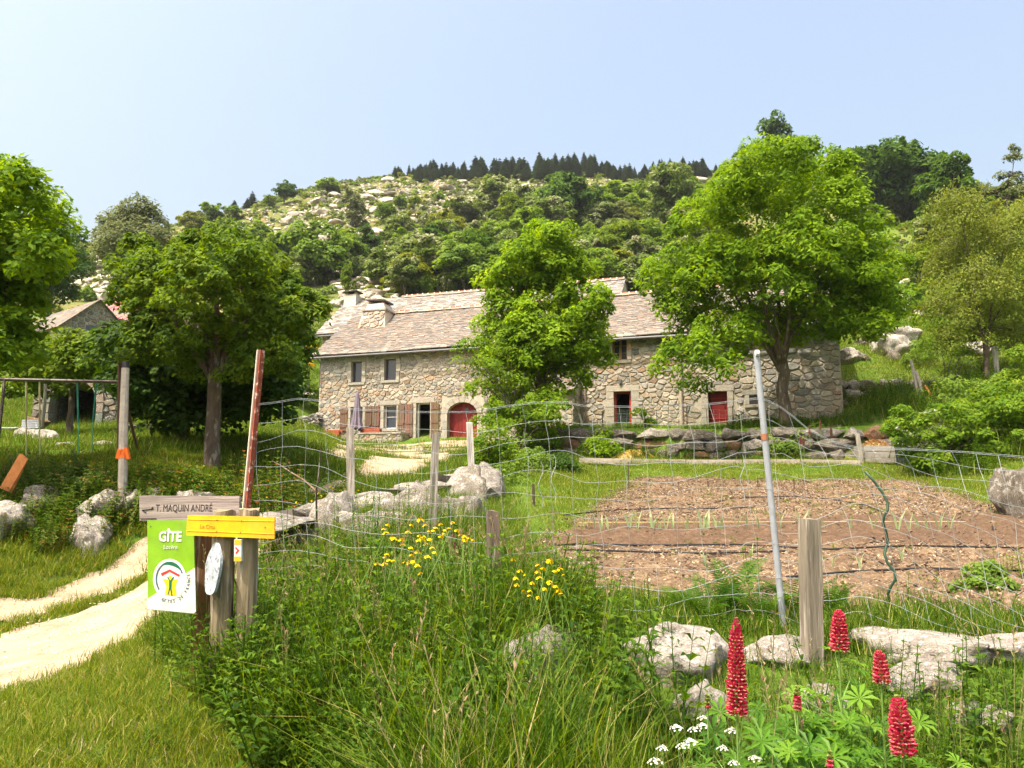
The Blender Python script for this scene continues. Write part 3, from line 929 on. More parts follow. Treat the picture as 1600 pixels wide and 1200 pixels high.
    fr.build('door_frame', M_paint, t, True)
    MB().box((dr[2] - .1, .75, 1.0), (.05, .9, dr[3] - .1), col=(.13, .04, .04, 1)).build('open_door', M_paint, t, True)
    MB().box(((dr[0] + dr[2]) / 2, -.12, -.02), (dr[2] - dr[0] + .3, .5, .12), col=DRESS[2], jit=.01).build('doorstep', M_wallstone, t, True)
    # shutters
    def shutter(px0, py0, px1, py1, ang=0.0):
        r = rect(px0, py0, px1, py1, .06)
        o = MB()
        W_ = r[2] - r[0]; Hh = r[3] - r[1]; mx = (r[0] + r[2]) / 2; mz = (r[1] + r[3]) / 2
        br = (.15, .088, .06, 1)
        o.box((mx, -.085, mz), (W_ - .01, .02, Hh), col=(.13, .075, .05, 1))
        sh = o.build('shutter', M_wood, t, True)
        n = 3
        for k in range(n):
            MB().box((r[0] + W_ * (k + .5) / n, -.104, mz), (W_ / n - .012, .018, Hh - .02), col=tuple(x * rng.uniform(.85, 1.2) for x in br[:3]) + (1,)).build('board', M_wood, sh, True)
        for fz in ((.16, .5, .84) if Hh > 1.4 else (.2, .8)):
            MB().box((mx, -.125, r[1] + Hh * fz), (W_ * .86, .024, .09), col=(.14, .08, .055, 1)).build('batten', M_wood, sh, True)
    for a in ((531.5, 638, 543, 674), (570.5, 635, 581, 673), (581.8, 634.5, 593, 672.5), (621.5, 632, 632, 670.5), (632.8, 631.5, 645, 691), (673.5, 628.5, 686, 691)):
        shutter(*a)
    # roof
    sag = lambda x: -.05 * math.sin(x * .45)
    slate_roof(t, rng, -.25, S1 + .06, -.42, EV - .16, 4.25, RG, tones=TAN, sag=sag)
    slate_roof(t, rng, -.25, S1 + .06, 8.9, EV - .16, 4.25, RG, ex=.3, wd=.6, tones=GREY, edge_parts=False, name='back_slates')
    ridge(t, rng, 1.55, S1, 4.25, RG + .06)
    g = MB().tube([(-.3, -.52, EV - .3), (S1 + .1, -.52, EV - .24)], .055, 8, (.10, .10, .11, 1)); g.build('gutter', M_metal, t, True)
    MB().tube([(.07, -.45, EV - .33), (.07, -.12, EV - .5), (.07, -.12, EV - 1.9)], .03, 6, (.10, .09, .10, 1)).build('drain_pipe', M_metal, t, True)
    # chimney stack on the left of the ridge
    ch = MB()
    y0, y1 = 2.75, 4.1
    x0, x1 = .95, 2.35
    zb = EV - .16 + (y0 + .42) * (RG - EV + .16) / 4.67
    cc = (.45, .36, .26, 1)
    ch.add([(x0 - .15, y0 - .25, zb - .25), (x1 + .25, y0 - .25, zb - .25), (x1 + .25, y1 + .3, zb - .25), (x0 - .15, y1 + .3, zb - .25),
            (x0, y0 + .15, zb + .95), (x1, y0 + .15, zb + .95), (x1, y1 + .2, zb + .95), (x0, y1 + .2, zb + .95)],
           [(0, 3, 2, 1), (4, 5, 6, 7), (0, 1, 5, 4), (1, 2, 6, 5), (2, 3, 7, 6), (3, 0, 4, 7)], cc)
    chim = ch.build('chimney', M_wallstone, t, True)
    masonry(chim, lambda u, v, o: (u, y0 + .0 - o + (v - zb) * .33 - .18, v), cells(rng, x0 - .02, x1 + .08, zb - .15, zb + .93, .34, .2), rng, .02, .05, .3, .1, maxparts=40)
    MB().box(((x0 + x1) / 2, (y0 + y1) / 2 + .17, zb + .99), (x1 - x0 + .16, y1 - y0 + .2, .07), col=(.25, .22, .18, 1), jit=.02).build('chimney_ledge', M_wallstone, chim, True)
    MB().box(((x0 + x1) / 2, (y0 + y1) / 2 + .17, zb + 1.22), (x1 - x0 - .12, y1 - y0 - .1, .4), col=(.46, .41, .33, 1), taper=.8, jit=.03).build('chimney_top', M_wallstone, chim, True)
    for ax in (-.4, .4):
        for ay in (-.35, .35):
            MB().box(((x0 + x1) / 2 + ax, (y0 + y1) / 2 + .17 + ay, zb + 1.5), (.16, .16, .2), col=(.3, .15, .1, 1)).build('cap_support', M_wallstone, chim, True)
    MB().box(((x0 + x1) / 2, (y0 + y1) / 2 + .17, zb + 1.64), (1.25, 1.2, .07), Euler((0, .09, 0)), (.09, .075, .07, 1), jit=.02).build('chimney_cap', M_slate, chim, True)
    # low stone terrace below the windows
    return t
farm = farmhouse()

def ledge():
    rng = random.Random(3)
    t = thing('stone_terrace', 'low stone terrace wall in front of the shuttered windows', 'wall', (-10.5, 41.5, Z0), PHI)
    s0 = FS(556, 684, 1.2)[0]; s1 = FS(632, 684, .6)[0]
    MB().box(((s0 + s1) / 2, -.55, -.05), (s1 - s0, 1.0, .78), col=MORTAR).build('core', M_wallstone, t, True)
    pol = cells(rng, s0, s1, -.45, .32, .32, .22)
    masonry(t, front(-1.05), pol, rng, .022, .05, .3, .1)
    masonry(t, side_right(s1), cells(rng, -1.05, -.05, -.45, .32, .3, .22), rng, .022, .05, .2, .1, flip=True)
    x = s0
    while x < s1:
        w_ = min(rng.uniform(.5, .8), s1 + .05 - x)
        MB().box((x + w_ / 2, -.56, .375), (w_ - .015, 1.12, .08), col=rng.choice(DRESS), jit=.012).build('coping_stone', M_wallstone, t, True)
        x += w_
ledge()
def planter(px0, px1, py0, py1, label):
    t = thing('flower_box', label, 'planter', (-10.5, 41.5, Z0), PHI, None)
    r = rect(px0, py0, px1, py1, .75)
    mx = (r[0] + r[2]) / 2; W_ = r[2] - r[0]
    z = .43
    for k in range(2):
        MB().box((mx, -.78, z + .055 + k * .115), (W_, .03, .105), col=(.30, .07, .035, 1)).build('plank', M_paint, t, True)
        MB().box((mx, -.50, z + .055 + k * .115), (W_, .03, .105), col=(.30, .07, .035, 1)).build('plank', M_paint, t, True)
    for x in (r[0] + .016, r[2] - .016): MB().box((x, -.64, z + .11), (.03, .246, .21), col=(.25, .06, .03, 1)).build('end_board', M_paint, t, True)
    MB().box((mx, -.64, z + .1), (W_ - .07, .24, .12), col=(.07, .045, .03, 1)).build('soil', M_plain, t, True)
planter(560, 593, 671, 677.5, 'long red-brown wooden flower box right of the closed parasol')
def planter2():
    t = thing('wooden_trough', 'short red-brown wooden trough at the left corner of the farmhouse front', 'planter', (-10.5, 41.5, Z0), PHI)
    r = rect(508, 673, 532, 680, .8); mx = (r[0] + r[2]) / 2; W_ = r[2] - r[0]
    for k in range(2):
        MB().box((mx, -.95, r[1] + .07 + k * .13), (W_, .03, .12), col=(.32, .08, .04, 1)).build('plank', M_paint, t, True)
        MB().box((mx, -.60, r[1] + .07 + k * .13), (W_, .03, .12), col=(.32, .08, .04, 1)).build('plank', M_paint, t, True)
    for x in (r[0] + .1, r[2] - .1):
        MB().box((x, -.775, (r[1] + .2 - .5) / 2), (.08, .31, r[1] + .2 + .5), col=(.25, .06, .03, 1)).build('leg', M_paint, t, True)
    MB().box((mx, -.775, r[1] + .1), (W_ - .25, .3, .14), col=(.07, .045, .03, 1)).build('soil', M_plain, t, True)
planter2()
def parasol():
    t = thing('parasol', 'closed grey-violet parasol standing on the terrace before the farmhouse window', 'parasol', (0, 0, 0))
    s = FS(556.5, 640, 1.0)[0]
    x, y = L(s, 1.4 - .5)
    zb = Z0 + .42; zt = P(556, 611, y)[2]
    t.location = (x, y, zb)
    MB().tube([(x, y, zb), (x, y, zt + .05)], .022, 8, (.5, .5, .5, 1)).build('pole', M_metal, t)
    MB().box((x, y, zb + .05), (.45, .45, .1), col=(.3, .29, .27, 1)).build('base', M_plain, t)
    mb = MB()
    n = 32; lev = [(0, .03), (.08, .08), (.35, .14), (.7, .19), (.93, .26), (1, .30)]
    h = zt - (zb + .22)
    vs = []
    for f, r in lev:
        for k in range(n):
            a = 2 * math.pi * k / n
            rr = r * (1 + .22 * math.cos(8 * a) * f) * 1.1
            vs.append((x + math.cos(a) * rr, y + math.sin(a) * rr, zt - f * h + (.05 * math.cos(8 * a) if f == 1 else 0)))
    fs = [(i * n + k, (i + 1) * n + k, (i + 1) * n + (k + 1) % n, i * n + (k + 1) % n) for i in range(len(lev) - 1) for k in range(n)]
    mb.add(vs, fs, (.16, .13, .17, 1)); mb.build('canopy', M_plain, t)
parasol()

def barn():
    rng = random.Random(23)
    A0 = 14.62
    t = thing('barn_wing', 'granite barn wing right of the farmhouse with low red door and small square window', 'barn', (-10.5, 41.5, Z0), PHI)
    S1 = FS(1315, 600)[0]
    B = .45            # its yard lies higher
    FR = -.12          # front a little forward
    uw = rect(957.5, 528.5, 980.5, 563); dr = rect(960, 612, 987, 664); rd = rect(1107, 612, 1137, 664); sw = rect(1170.5, 617.5, 1184, 632)
    dr[1] = B; rd[1] = B
    holes = [uw, dr, rd, sw]
    core = MB()
    wall_core(core, A0, S1, -1.5, EV + .05, FR, .5, holes)
    wall_core(core, A0, S1, -1.5, EV + .05, 8.0, 8.5, [])
    for x in (A0 + .25, S1 - .25): core.box((x, 4.25, 1.69), (.496, 7.5, 6.38), col=MORTAR)
    for x in (A0, S1 - .5):
        core.add([(x, .02, EV), (x, 8.48, EV), (x, 4.25, RG - .15), (x + .5, .02, EV), (x + .5, 8.48, EV), (x + .5, 4.25, RG - .15)],
                 [(0, 2, 1), (3, 4, 5), (0, 1, 4, 3), (1, 2, 5, 4), (2, 0, 3, 5)], MORTAR)
    core.build('wall', M_wallstone, t, True)
    sj = FS(1064, 640)[0]
    hp = [[uw[0] - .22, uw[1] - .2, uw[2] + .22, uw[3] + .25], [dr[0] - .35, -2, dr[2] + .3, dr[3] + .3], [rd[0] - .3, -2, rd[2] + .3, rd[3] + .3], [sw[0] - .24, sw[1] - .2, sw[2] + .24, sw[3] + .26]]
    def cf(r, x, z):
        if z > 4.0: return stone_col(r, .04, .7)
        return stone_col(r, .16 if x < sj + .3 and z > 2.2 else .07, .25 if x > S1 - 3.8 else .05)
    p1 = cells(rng, A0 + .02, sj - .06, -.4, EV, .34, .20, hp)
    p2 = cells(rng, sj + .06, S1 - .02, -.4, EV, .44, .25, hp)
    masonry(t, front(FR), p1 + p2, rng, .022, .055, colf=cf)
    def sh(h): return h
    fr0 = MB()
    class R_: pass
    old = M_wallstone
    # dressings sit at the forward face
    g = bpy.data.objects  # noqa
    def dress(h, **k):
        n0 = set(o.name for o in t.children)
        dressed(t, rng, h, **k)
        for o in t.children:
            if o.name not in n0: o.location.y += FR
    dress(uw, jw=.2, lh=.24, sh=.18, red=True)
    dress(dr, jw=.34, lh=.3, sill=False); dress(rd, jw=.28, lh=.3, sill=False); dress(sw, jw=.22, lh=.24)
    window(t, rng, uw, (.30, .17, .08, 1), 2, 2, .1, .07)
    # open doorway with a red frame and a wire half gate
    fr = MB()
    red = (.30, .03, .022, 1)
    for x in (dr[0] + .05, dr[2] - .05): fr.box((x, .05, (dr[1] + dr[3]) / 2), (.10, .1, dr[3] - dr[1]), col=red)
    fr.box(((dr[0] + dr[2]) / 2, .05, dr[3] - .05), (dr[2] - dr[0] - .2, .099, .1), col=red)
    fr.build('door_frame', M_paint, t, True)
    hg = MB()
    for k in range(9):
        x = dr[0] + .12 + (dr[2] - dr[0] - .24) * k / 8
        hg.tube([(x, .0, B + .05), (x, .0, B + .78)], .007, 4, (.10, .14, .12, 1))
    for k in range(6):
        z = B + .08 + k * .14
        hg.tube([(dr[0] + .1, .0, z), (dr[2] - .1, .0, z)], .007, 4, (.10, .14, .12, 1))
    hg.build('half_gate', M_metal, t, True)
    d = MB().box(((rd[0] + rd[2]) / 2, .13, (rd[1] + rd[3]) / 2), (rd[2] - rd[0], .04, rd[3] - rd[1]), col=(.18, .02, .015, 1)).build('door', M_paint, t, True)
    n = 5; W_ = rd[2] - rd[0]
    for k in range(n):
        kk = rng.uniform(.85, 1.15)
        MB().box((rd[0] + W_ * (k + .5) / n, .10, (rd[1] + rd[3]) / 2), (W_ / n - .012, .02, rd[3] - rd[1] - .04), col=(.17 * kk, .015 * kk, .014 * kk, 1)).build('plank', M_paint, d, True)
    for z in (rd[1] + .3, rd[3] - .3):
        MB().box(((rd[0] + rd[2]) / 2, .08, z), (W_ * .9, .02, .07), col=(.25, .02, .02, 1)).build('batten', M_paint, d, True)
    MB().box((rd[2] - .12, .07, B + .85), (.03, .05, .12), col=(.02, .02, .02, 1)).build('handle', M_metal, d, True)
    MB().box(((sw[0] + sw[2]) / 2, .2, (sw[1] + sw[3]) / 2), (sw[2] - sw[0] + .1, .02, sw[3] - sw[1] + .1), col=(0, 0, 0, 1)).build('pane', M_glass, t, True)
    # door lantern
    s_, z_ = FS(970, 597)
    MB().box((s_, FR - .12, z_), (.10, .10, .2), col=(.12, .12, .12, 1), taper=1.5).build('lantern', M_metal, t, True)
    sag = lambda x: -.04 * math.sin((x - A0) * .8 + 1)
    slate_roof(t, rng, A0 - .1, S1 + .2, -.55, EV - .18, 4.25, RG + .05, tones=TAN, sag=sag)
    slate_roof(t, rng, A0 - .1, S1 + .2, 8.9, EV - .16, 4.25, RG, ex=.3, wd=.6, tones=GREY, edge_parts=False, name='back_slates')
    ridge(t, rng, A0 + .1, S1 + .1, 4.25, RG + .11)
    MB().tube([(A0 - .1, -.66, EV - .26), (S1 + .2, -.66, EV - .3)], .06, 8, (.12, .12, .13, 1)).build('gutter', M_metal, t, True)
    for px in (914.5, 1065.5):
        s_ = FS(px, 620, .2)[0]
        MB().tube([(s_, -.64, EV - .3), (s_, FR - .1, EV - .65), (s_, FR - .1, B - .1)], .04, 8, (.22, .17, .15, 1)).build('drain_pipe', M_metal, t, True)
barn()

def rear_house():
    rng = random.Random(31)
    # parallel building behind, only its roof, left wall end and small chimney rise over the farmhouse
    t = thing('rear_house', 'grey-slated stone house rising behind the left end of the farmhouse', 'house', (-10.5, 41.5, Z0), PHI)
    x0, x1 = -3.25, 15.5
    yf = 4.9
    ev, rg = 7.15, 10.05
    core = MB()
    wall_core(core, x0 + .3, x1, -1, ev + .05, yf, yf + .5, [])
    wall_core(core, x0 + .3, x1, -1, ev + .05, yf + 6.5, yf + 7, [])
    for x in (x0 + .55, x1 - .25): core.box((x, yf + 3.5, (ev - 1) / 2), (.496, 6, ev + 1), col=MORTAR)
    for x in (x0 + .3, x1 - .5):
        core.add([(x, yf + .02, ev), (x, yf + 6.98, ev), (x, yf + 3.5, rg - .15), (x + .5, yf + .02, ev), (x + .5, yf + 6.98, ev), (x + .5, yf + 3.5, rg - .15)],
                 [(0, 2, 1), (3, 4, 5), (0, 1, 4, 3), (1, 2, 5, 4), (2, 0, 3, 5)], MORTAR)
    core.build('wall', M_wallstone, t, True)
    masonry(t, front(yf), cells(rng, x0 + .32, .6, -.5, ev, .42, .27), rng, .025, .05, .05, .05)
    masonry(t, side_left(x0 + .3), cells(rng, yf, yf + 7, 0, ev, .42, .27), rng, .025, .05, .05, .05, maxparts=0)
    slate_roof(t, rng, x0, x1, yf - .35, ev - .12, yf + 3.5, rg, tones=GREY + TAN[:3], ex=.13)
    slate_roof(t, rng, x0, x1, yf + 7.35, ev - .12, yf + 3.5, rg, ex=.3, wd=.6, tones=GREY, edge_parts=False, name='back_slates')
    ridge(t, rng, .8, x1, yf + 3.5, rg + .06)
    ch = MB().box((-2.75, yf + 3.3, rg - .05), (.95, .9, .85), col=(.46, .41, .35, 1), taper=.85, jit=.03).build('chimney', M_wallstone, t, True)
    for ax in (-.3, .3): MB().box((-2.75 + ax, yf + 3.3, rg + .45), (.14, .5, .18), col=(.3, .25, .2, 1)).build('cap_support', M_wallstone, ch, True)
    MB().box((-2.75, yf + 3.3, rg + .57), (1.05, 1.0, .06), Euler((0, -.06, 0)), (.08, .07, .065, 1), jit=.02).build('chimney_cap', M_slate, ch, True)
    MB().tube([(x0 - .05, yf - .42, ev - .22), (.8, yf - .42, ev - .2)], .05, 8, (.10, .10, .11, 1)).build('gutter', M_metal, t, True)
rear_house()

def lean_to():
    rng = random.Random(5)
    t = thing('stone_porch', 'small stone lean-to with slab roof in the corner beside the barn wing', 'shed', (-10.5, 41.5, Z0), PHI)
    s0 = FS(878, 640, 1.6)[0]; s1 = 14.5
    z1 = FS(890, 603, 1.0)[1]
    d = 1.7
    wall_core(c0 := MB(), s0, s1, -.6, z1 - .35, -d, -d + .3, [[s0 + .3, -.1, s1 - .35, z1 - .75]])
    c0.add([(s1 - .3, -d + .3, -.6), (s1, -d + .3, -.6), (s1, -.07, -.6), (s1 - .3, -.07, -.6), (s1 - .3, -d + .3, z1 - .36), (s1, -d + .3, z1 - .36), (s1, -.07, z1 + .35), (s1 - .3, -.07, z1 + .35)],
           [(0, 3, 2, 1), (4, 5, 6, 7), (0, 1, 5, 4), (1, 2, 6, 5), (2, 3, 7, 6), (3, 0, 4, 7)], MORTAR)
    c0.build('wall', M_wallstone, t, True)
    masonry(t, front(-d), cells(rng, s0, s1, -.4, z1 - .35, .32, .22, [[s0 + .3, -1, s1 - .35, z1 - .6]]), rng, .022, .04, .1, .2)
    masonry(t, side_right(s1), cells(rng, -d, -.1, -.4, z1 - .3, .3, .2), rng, .022, .04, .1, .3, flip=True)
    slate_roof(t, rng, s0 - .15, s1 + .02, -d - .2, z1 - .38, -.08, z1 + .42, tones=TAN, ex=.14)
lean_to()

# left: small barn with red-roofed neighbour, arched shed below the trees
def small_house():
    rng = random.Random(41)
    q = P(152, 500, 50)
    az = 1.42     # ridge runs mostly away to the left
    x, y = q[0], 50
    gz = Hs(x, y) - .5
    t = thing('small_barn', 'small brown stone barn with pale slab roof and one square gable opening', 'barn', (x, y, gz), 0)
    # gable faces right and towards us
    e = Vector((.80, -.60)); f = Vector((.60, .80))         # ridge direction is -e ; gable width along f
    gz = 0
    zb = P(150, 505, 48)[2] - t.location.z
    wdt = 4.4; ln = 7.0
    zt = P(150, 457, 48)[2] - t.location.z
    ze = zt - 2.0
    def pt(a, b, z): return (e.x * a + f.x * b, e.y * a + f.y * b, z)
    vs = [pt(0, -wdt / 2, -2), pt(0, wdt / 2, -2), pt(0, wdt / 2, ze), pt(0, 0, zt), pt(0, -wdt / 2, ze)]
    vs2 = [pt(-ln, -wdt / 2, -2), pt(-ln, wdt / 2, -2), pt(-ln, wdt / 2, ze), pt(-ln, 0, zt), pt(-ln, -wdt / 2, ze)]
    MB().add(vs + vs2, [(0, 1, 2, 3, 4), (9, 8, 7, 6, 5), (0, 4, 9, 5), (1, 6, 7, 2), (0, 5, 6, 1)], (.36, .30, .23, 1)).build('wall', M_wallstone, t, True)
    face = lambda u, v, o: pt(o, u, v)
    slope = (zt - ze) / (wdt / 2)
    hb = [(slope, 1, zt), (-slope, 1, zt)]
    hole = [-.7, zt - 2.7, .1, zt - 1.8]
    pol = cells(rng, -wdt / 2, wdt / 2, -1, zt, .4, .26, [hole], bound=hb)
    masonry(t, face, pol, rng, .03, .06, .15, .3, flip=True, colf=lambda r, a, b: tuple(x * .7 for x in stone_col(r, .2, .2)[:3]) + (1,))
    MB().add([pt(.02, hole[0], hole[1]), pt(.02, hole[2], hole[1]), pt(.02, hole[2], hole[3]), pt(.02, hole[0], hole[3])], [(0, 1, 2, 3)], (.02, .02, .02, 1)).build('opening', M_glass, t, True)
    for sgn, nm in ((-1, 'slates'), (1, 'back_slates')):
        mb = MB(); n = 14
        Ls = math.hypot(wdt / 2 + .3, (zt - ze) * (1 + .6 / wdt))
        for i in range(n):
            a = -ln - .2
            while a < .25:
                w_ = rng.uniform(.3, .6)
                f0 = i / n; b = sgn * (wdt / 2 + .3) * (1 - f0); z = zt - (zt - ze) / (wdt / 2) * abs(b) + .06
                b1 = sgn * (wdt / 2 + .3) * (1 - min(1, (i + 1.5) / n)); z1 = zt - (zt - ze) / (wdt / 2) * abs(b1) + .03
                k = rng.uniform(.8, 1.15); bc = rng.choice(TAN)
                a1 = min(a + w_, .28)
                p = [pt(a, b, z), pt(a1 - .01, b, z), pt(a1 - .01, b1, z1), pt(a, b1, z1)]
                p += [(v[0], v[1], v[2] - .04) for v in p]
                mb.add(p, [(0, 1, 2, 3), (7, 6, 5, 4), (0, 4, 5, 1), (1, 5, 6, 2), (2, 6, 7, 3), (3, 7, 4, 0)], (bc[0] * k, bc[1] * k, bc[2] * k, 1))
                a = a1 + .001
        o = mb.build(nm, M_slate, t, True); o['kind'] = 'stuff'
small_house()
def red_roof():
    x, y = P(190, 480, 53)[0], 53.0
    zt = P(178, 464, 53)[2]
    t = thing('red_roofed_shed', 'shed with faded red sheet roof behind the small stone barn', 'shed', (x, y, zt - 4))
    mb = MB(); mb.box((0.6, 1.5, 1.2), (4.2, 4, 3.4), col=(.4, .34, .28, 1)); mb.build('wall', M_wallstone, t, True)
    mb = MB()
    for k in range(14):
        a = -1.9 + k * .36
        mb.box((a, 0.6, 3.55 - (a + 1.9) * .22), (.34, 3.4, .05), Euler((.5, .22, 0)), (.42, .15, .15, 1))
        mb.box((a + .18, 0.6, 3.58 - (a + 2.08) * .22), (.05, 3.4, .06), Euler((.5, .22, 0)), (.40, .13, .13, 1))
    mb.build('roof', M_paint, t, True)
red_roof()
def arch_shed():
    rng = random.Random(8)
    x0 = P(50, 650, 31)[0]; x1 = P(182, 650, 31)[0]
    zg = Hs((x0 + x1) / 2, 31)
    t = thing('arched_shed', 'rough stone shed with a dark arched opening under the left trees', 'shed', ((x0 + x1) / 2, 31, zg))
    W_ = (x1 - x0) / 2
    zt = P(100, 598, 31)[2] - zg
    ax, ar = P(115, 640, 31)[0] - (x0 + x1) / 2, 0.95
    hole = [ax - ar, -1, ax + ar, 1.9]
    c0 = MB(); wall_core(c0, -W_, W_, -1, zt, 0, .5, [hole], (.12, .1, .08, 1))  # core, facing and arch colours darkened to imitate the shade under the trees
    wall_core(c0, -W_, W_, -1, zt, 3.5, 4, [], (.07, .06, .05, 1))  # inner walls coloured darker still, for the unlit depth behind the arch
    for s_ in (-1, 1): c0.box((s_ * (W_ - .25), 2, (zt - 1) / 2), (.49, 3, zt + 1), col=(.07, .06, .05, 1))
    c0.box((0, 2, zt + .06), (2 * W_ + .2, 4.2, .12), col=(.3, .27, .22, 1))
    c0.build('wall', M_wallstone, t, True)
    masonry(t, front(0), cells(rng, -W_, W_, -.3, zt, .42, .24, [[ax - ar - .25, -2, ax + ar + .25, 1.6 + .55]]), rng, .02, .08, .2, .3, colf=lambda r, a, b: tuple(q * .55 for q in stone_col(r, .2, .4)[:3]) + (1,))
    for k in range(9):
        a0 = math.pi * k / 9 + .02; a1 = math.pi * (k + 1) / 9 - .02
        q = [(ax - math.cos(a) * r, 1.0 + math.sin(a) * r) for r, a in ((ar, a0), (ar + .3, a0), (ar + .3, a1), (ar, a1))]
        vs = [(x, -.1, z) for x, z in q] + [(x, .3, z) for x, z in q]
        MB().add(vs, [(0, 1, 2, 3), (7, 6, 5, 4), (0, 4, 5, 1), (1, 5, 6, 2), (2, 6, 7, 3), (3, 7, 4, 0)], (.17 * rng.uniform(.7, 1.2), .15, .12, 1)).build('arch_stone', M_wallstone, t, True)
    for s_ in (-1, 1):
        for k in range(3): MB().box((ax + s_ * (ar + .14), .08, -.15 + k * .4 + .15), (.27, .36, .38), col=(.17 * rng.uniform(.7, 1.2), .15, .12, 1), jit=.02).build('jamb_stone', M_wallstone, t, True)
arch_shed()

# ------------------------------------------------------------------ boulders and dry walls
def rock_mesh(seed, sub=3, rough=.28, flat=.7):
    import bmesh
    bm = bmesh.new(); bmesh.ops.create_icosphere(bm, subdivisions=sub, radius=1.0)
    r = random.Random(seed)
    planes = []
    for _ in range(15):
        n = Vector((r.gauss(0, 1), r.gauss(0, 1), r.gauss(0, .8))).normalized()
        planes.append((n, r.uniform(.5, .85)))
    off = Vector((seed * 3.7, seed * 1.3, seed * .7))
    for v in bm.verts:
        p = v.co.copy()
        for n, dd in planes:
            k = p.dot(n)
            if k > dd: p -= n * (k - dd) * .93
        p *= 1.12 + rough * .8 * noise.fractal(p * 1.2 + off, 1.0, 2.0, 2) + .13 * noise.fractal(p * 3.5 + off, .8, 2.0, 4) * (1 if sub > 2 else .5)
        p.z *= flat
        v.co = p
    me = bpy.data.meshes.new('boulder'); bm.to_mesh(me); bm.free()
    me.polygons.foreach_set('use_smooth', np.full(len(me.polygons), sub > 3))
    return me
ROCKS = {}
def rock_proto(kind, k, mat, sub=3):
    key = (kind, k, sub)
    if key not in ROCKS:
        me = rock_mesh((k * 7 + {'b': 1, 'd': 3, 'o': 5, 'h': 9, 'm': 4}[kind]), sub)
        me.materials.append(mat); ROCKS[key] = me
    return ROCKS[key]
def boulder(loc, size, kind='b', k=0, rz=0.0, tilt=(0, 0), label=None, name='boulder', group=None, sub=4, parent=None):
    mat = {'b': M_boulder, 'd': M_darkrock, 'o': M_orangerock, 'h': M_hillrock, 'm': M_midrock}[kind]
    o = bpy.data.objects.new(name, rock_proto(kind, k, mat, sub)); COL.objects.link(o)
    o.location = loc; o.scale = size; o.rotation_euler = (tilt[0], tilt[1], rz)
    if label: tag(o, label, 'boulder', group)
    if parent: o.parent = parent; o.location = Vector(loc) - Vector(parent.location)
    return o
def near_rock(px, Y, pw, py_top, dep, label, k, kind='b', rz=0, tilt=(0, 0), flat=.7, dzb=0.0):
    """a boulder pw pixels wide whose top is seen at py_top"""
    g = G(px, Y)
    hw = pw / F * Y / 2
    top = P(px, py_top, Y)[2]
    h = max(.15, min(top - g.z, hw * 2.0)) * .56 / .6
    dzb += max(0, (top - g.z) - hw * 2.0) * .8
    return boulder((g.x, Y, g.z + h * .12 + dzb), (hw * 1.05, dep, h * 1.25), kind, k, rz, tilt, label)
near_rock(1440, 5.0, 200, 973, .40, 'big flat-topped white granite boulder under the netting behind the lupins', 1, rz=.2)
near_rock(1575, 4.9, 130, 1003, .3, 'pale granite boulder cut by the right photo edge', 2, rz=1.0)
near_rock(1062, 5.0, 165, 942, .36, 'rounded grey granite boulder left of the tallest pink lupin', 3, rz=.5)
near_rock(1215, 5.05, 110, 1006, .3, 'low white granite boulder at the foot of the grey wooden post', 4)
near_rock(848, 4.9, 112, 955, .3, 'knobbly pale granite stone standing out below the yellow flowers', 1, rz=2.2)
near_rock(812, 4.5, 75, 1003, .2, 'small pale stone in the grass under the knobbly granite one', 6)
near_rock(1440, 4.55, 130, 1080, .2, 'low granite stone below the big flat-topped boulder', 7)
near_rock(1290, 4.3, 90, 1065, .15, 'half-hidden stone among the lupin leaves', 8)
near_rock(1530, 4.2, 80, 1090, .15, 'small granite stone low in the weeds near the lower right corner', 3, rz=2)
near_rock(1090, 4.3, 90, 1055, .15, 'half-buried pale stone left of the lupin leaves', 2, rz=1)
# rocks of the bank between the signs and the garden
near_rock(520, 9.4, 135, 762, .5, 'round-nosed lichen-patched boulder right of the yellow sign', 1, 'm', rz=1.2)
near_rock(600, 9.2, 165, 792, .45, 'brown-veined granite boulder behind the bramble', 2, 'm')
near_rock(650, 10.2, 190, 750, .7, 'broad weathered boulder behind the leaning grey stake', 6, 'm', rz=.4)
near_rock(722, 10.4, 80, 768, .6, 'arching granite slab at the end of the boulder bank', 2, 'm', rz=.3)
near_rock(710, 13, 130, 722, .8, 'rough grey boulder higher up the bank towards the yard', 3, 'm', rz=.9)
near_rock(765, 17, 70, 722, .6, 'grey boulder closest to the whitish stake', 4, 'm')
near_rock(640, 7.4, 90, 872, .3, 'dark shaded boulder below the yellow flowers', 2, rz=2.2)
# left bank
near_rock(5, 12.2, 85, 757, .6, 'large round tan boulder at the left photo edge', 3, rz=.3)
near_rock(62, 13, 70, 760, .5, 'flat grey stone slab on the left bank', 6)
near_rock(160, 12.9, 70, 764, .4, 'pale stone midway along the left bank wall', 7, rz=.4)
near_rock(215, 13, 55, 762, .35, 'stone in the bank left of the grey plank sign', 2)
near_rock(140, 12.2, 60, 800, .3, 'lower stone of the left bank in the bramble leaves', 5)
near_rock(240, 13.2, 50, 757, .35, 'pointed pale stone above the grey plank sign', 4, rz=2)
near_rock(298, 13.2, 62, 757, .4, 'rough pale stone right above the plank lettering', 1, rz=2)
near_rock(112, 19, 42, 690, .5, 'pale boulder behind the right swing', 2)
near_rock(165, 19.3, 38, 690, .5, 'pinkish rounded boulder between the swing and the wooden pole', 4)
near_rock(40, 22, 30, 667, .5, 'small rounded stone left of the left swing rope', 5)
near_rock(70, 21, 40, 672, .6, 'flattish sunlit boulder between the two swings', 6)
near_rock(270, 14.4, 24, 765, .2, 'small white stone on the bank under the cherry tree', 3)

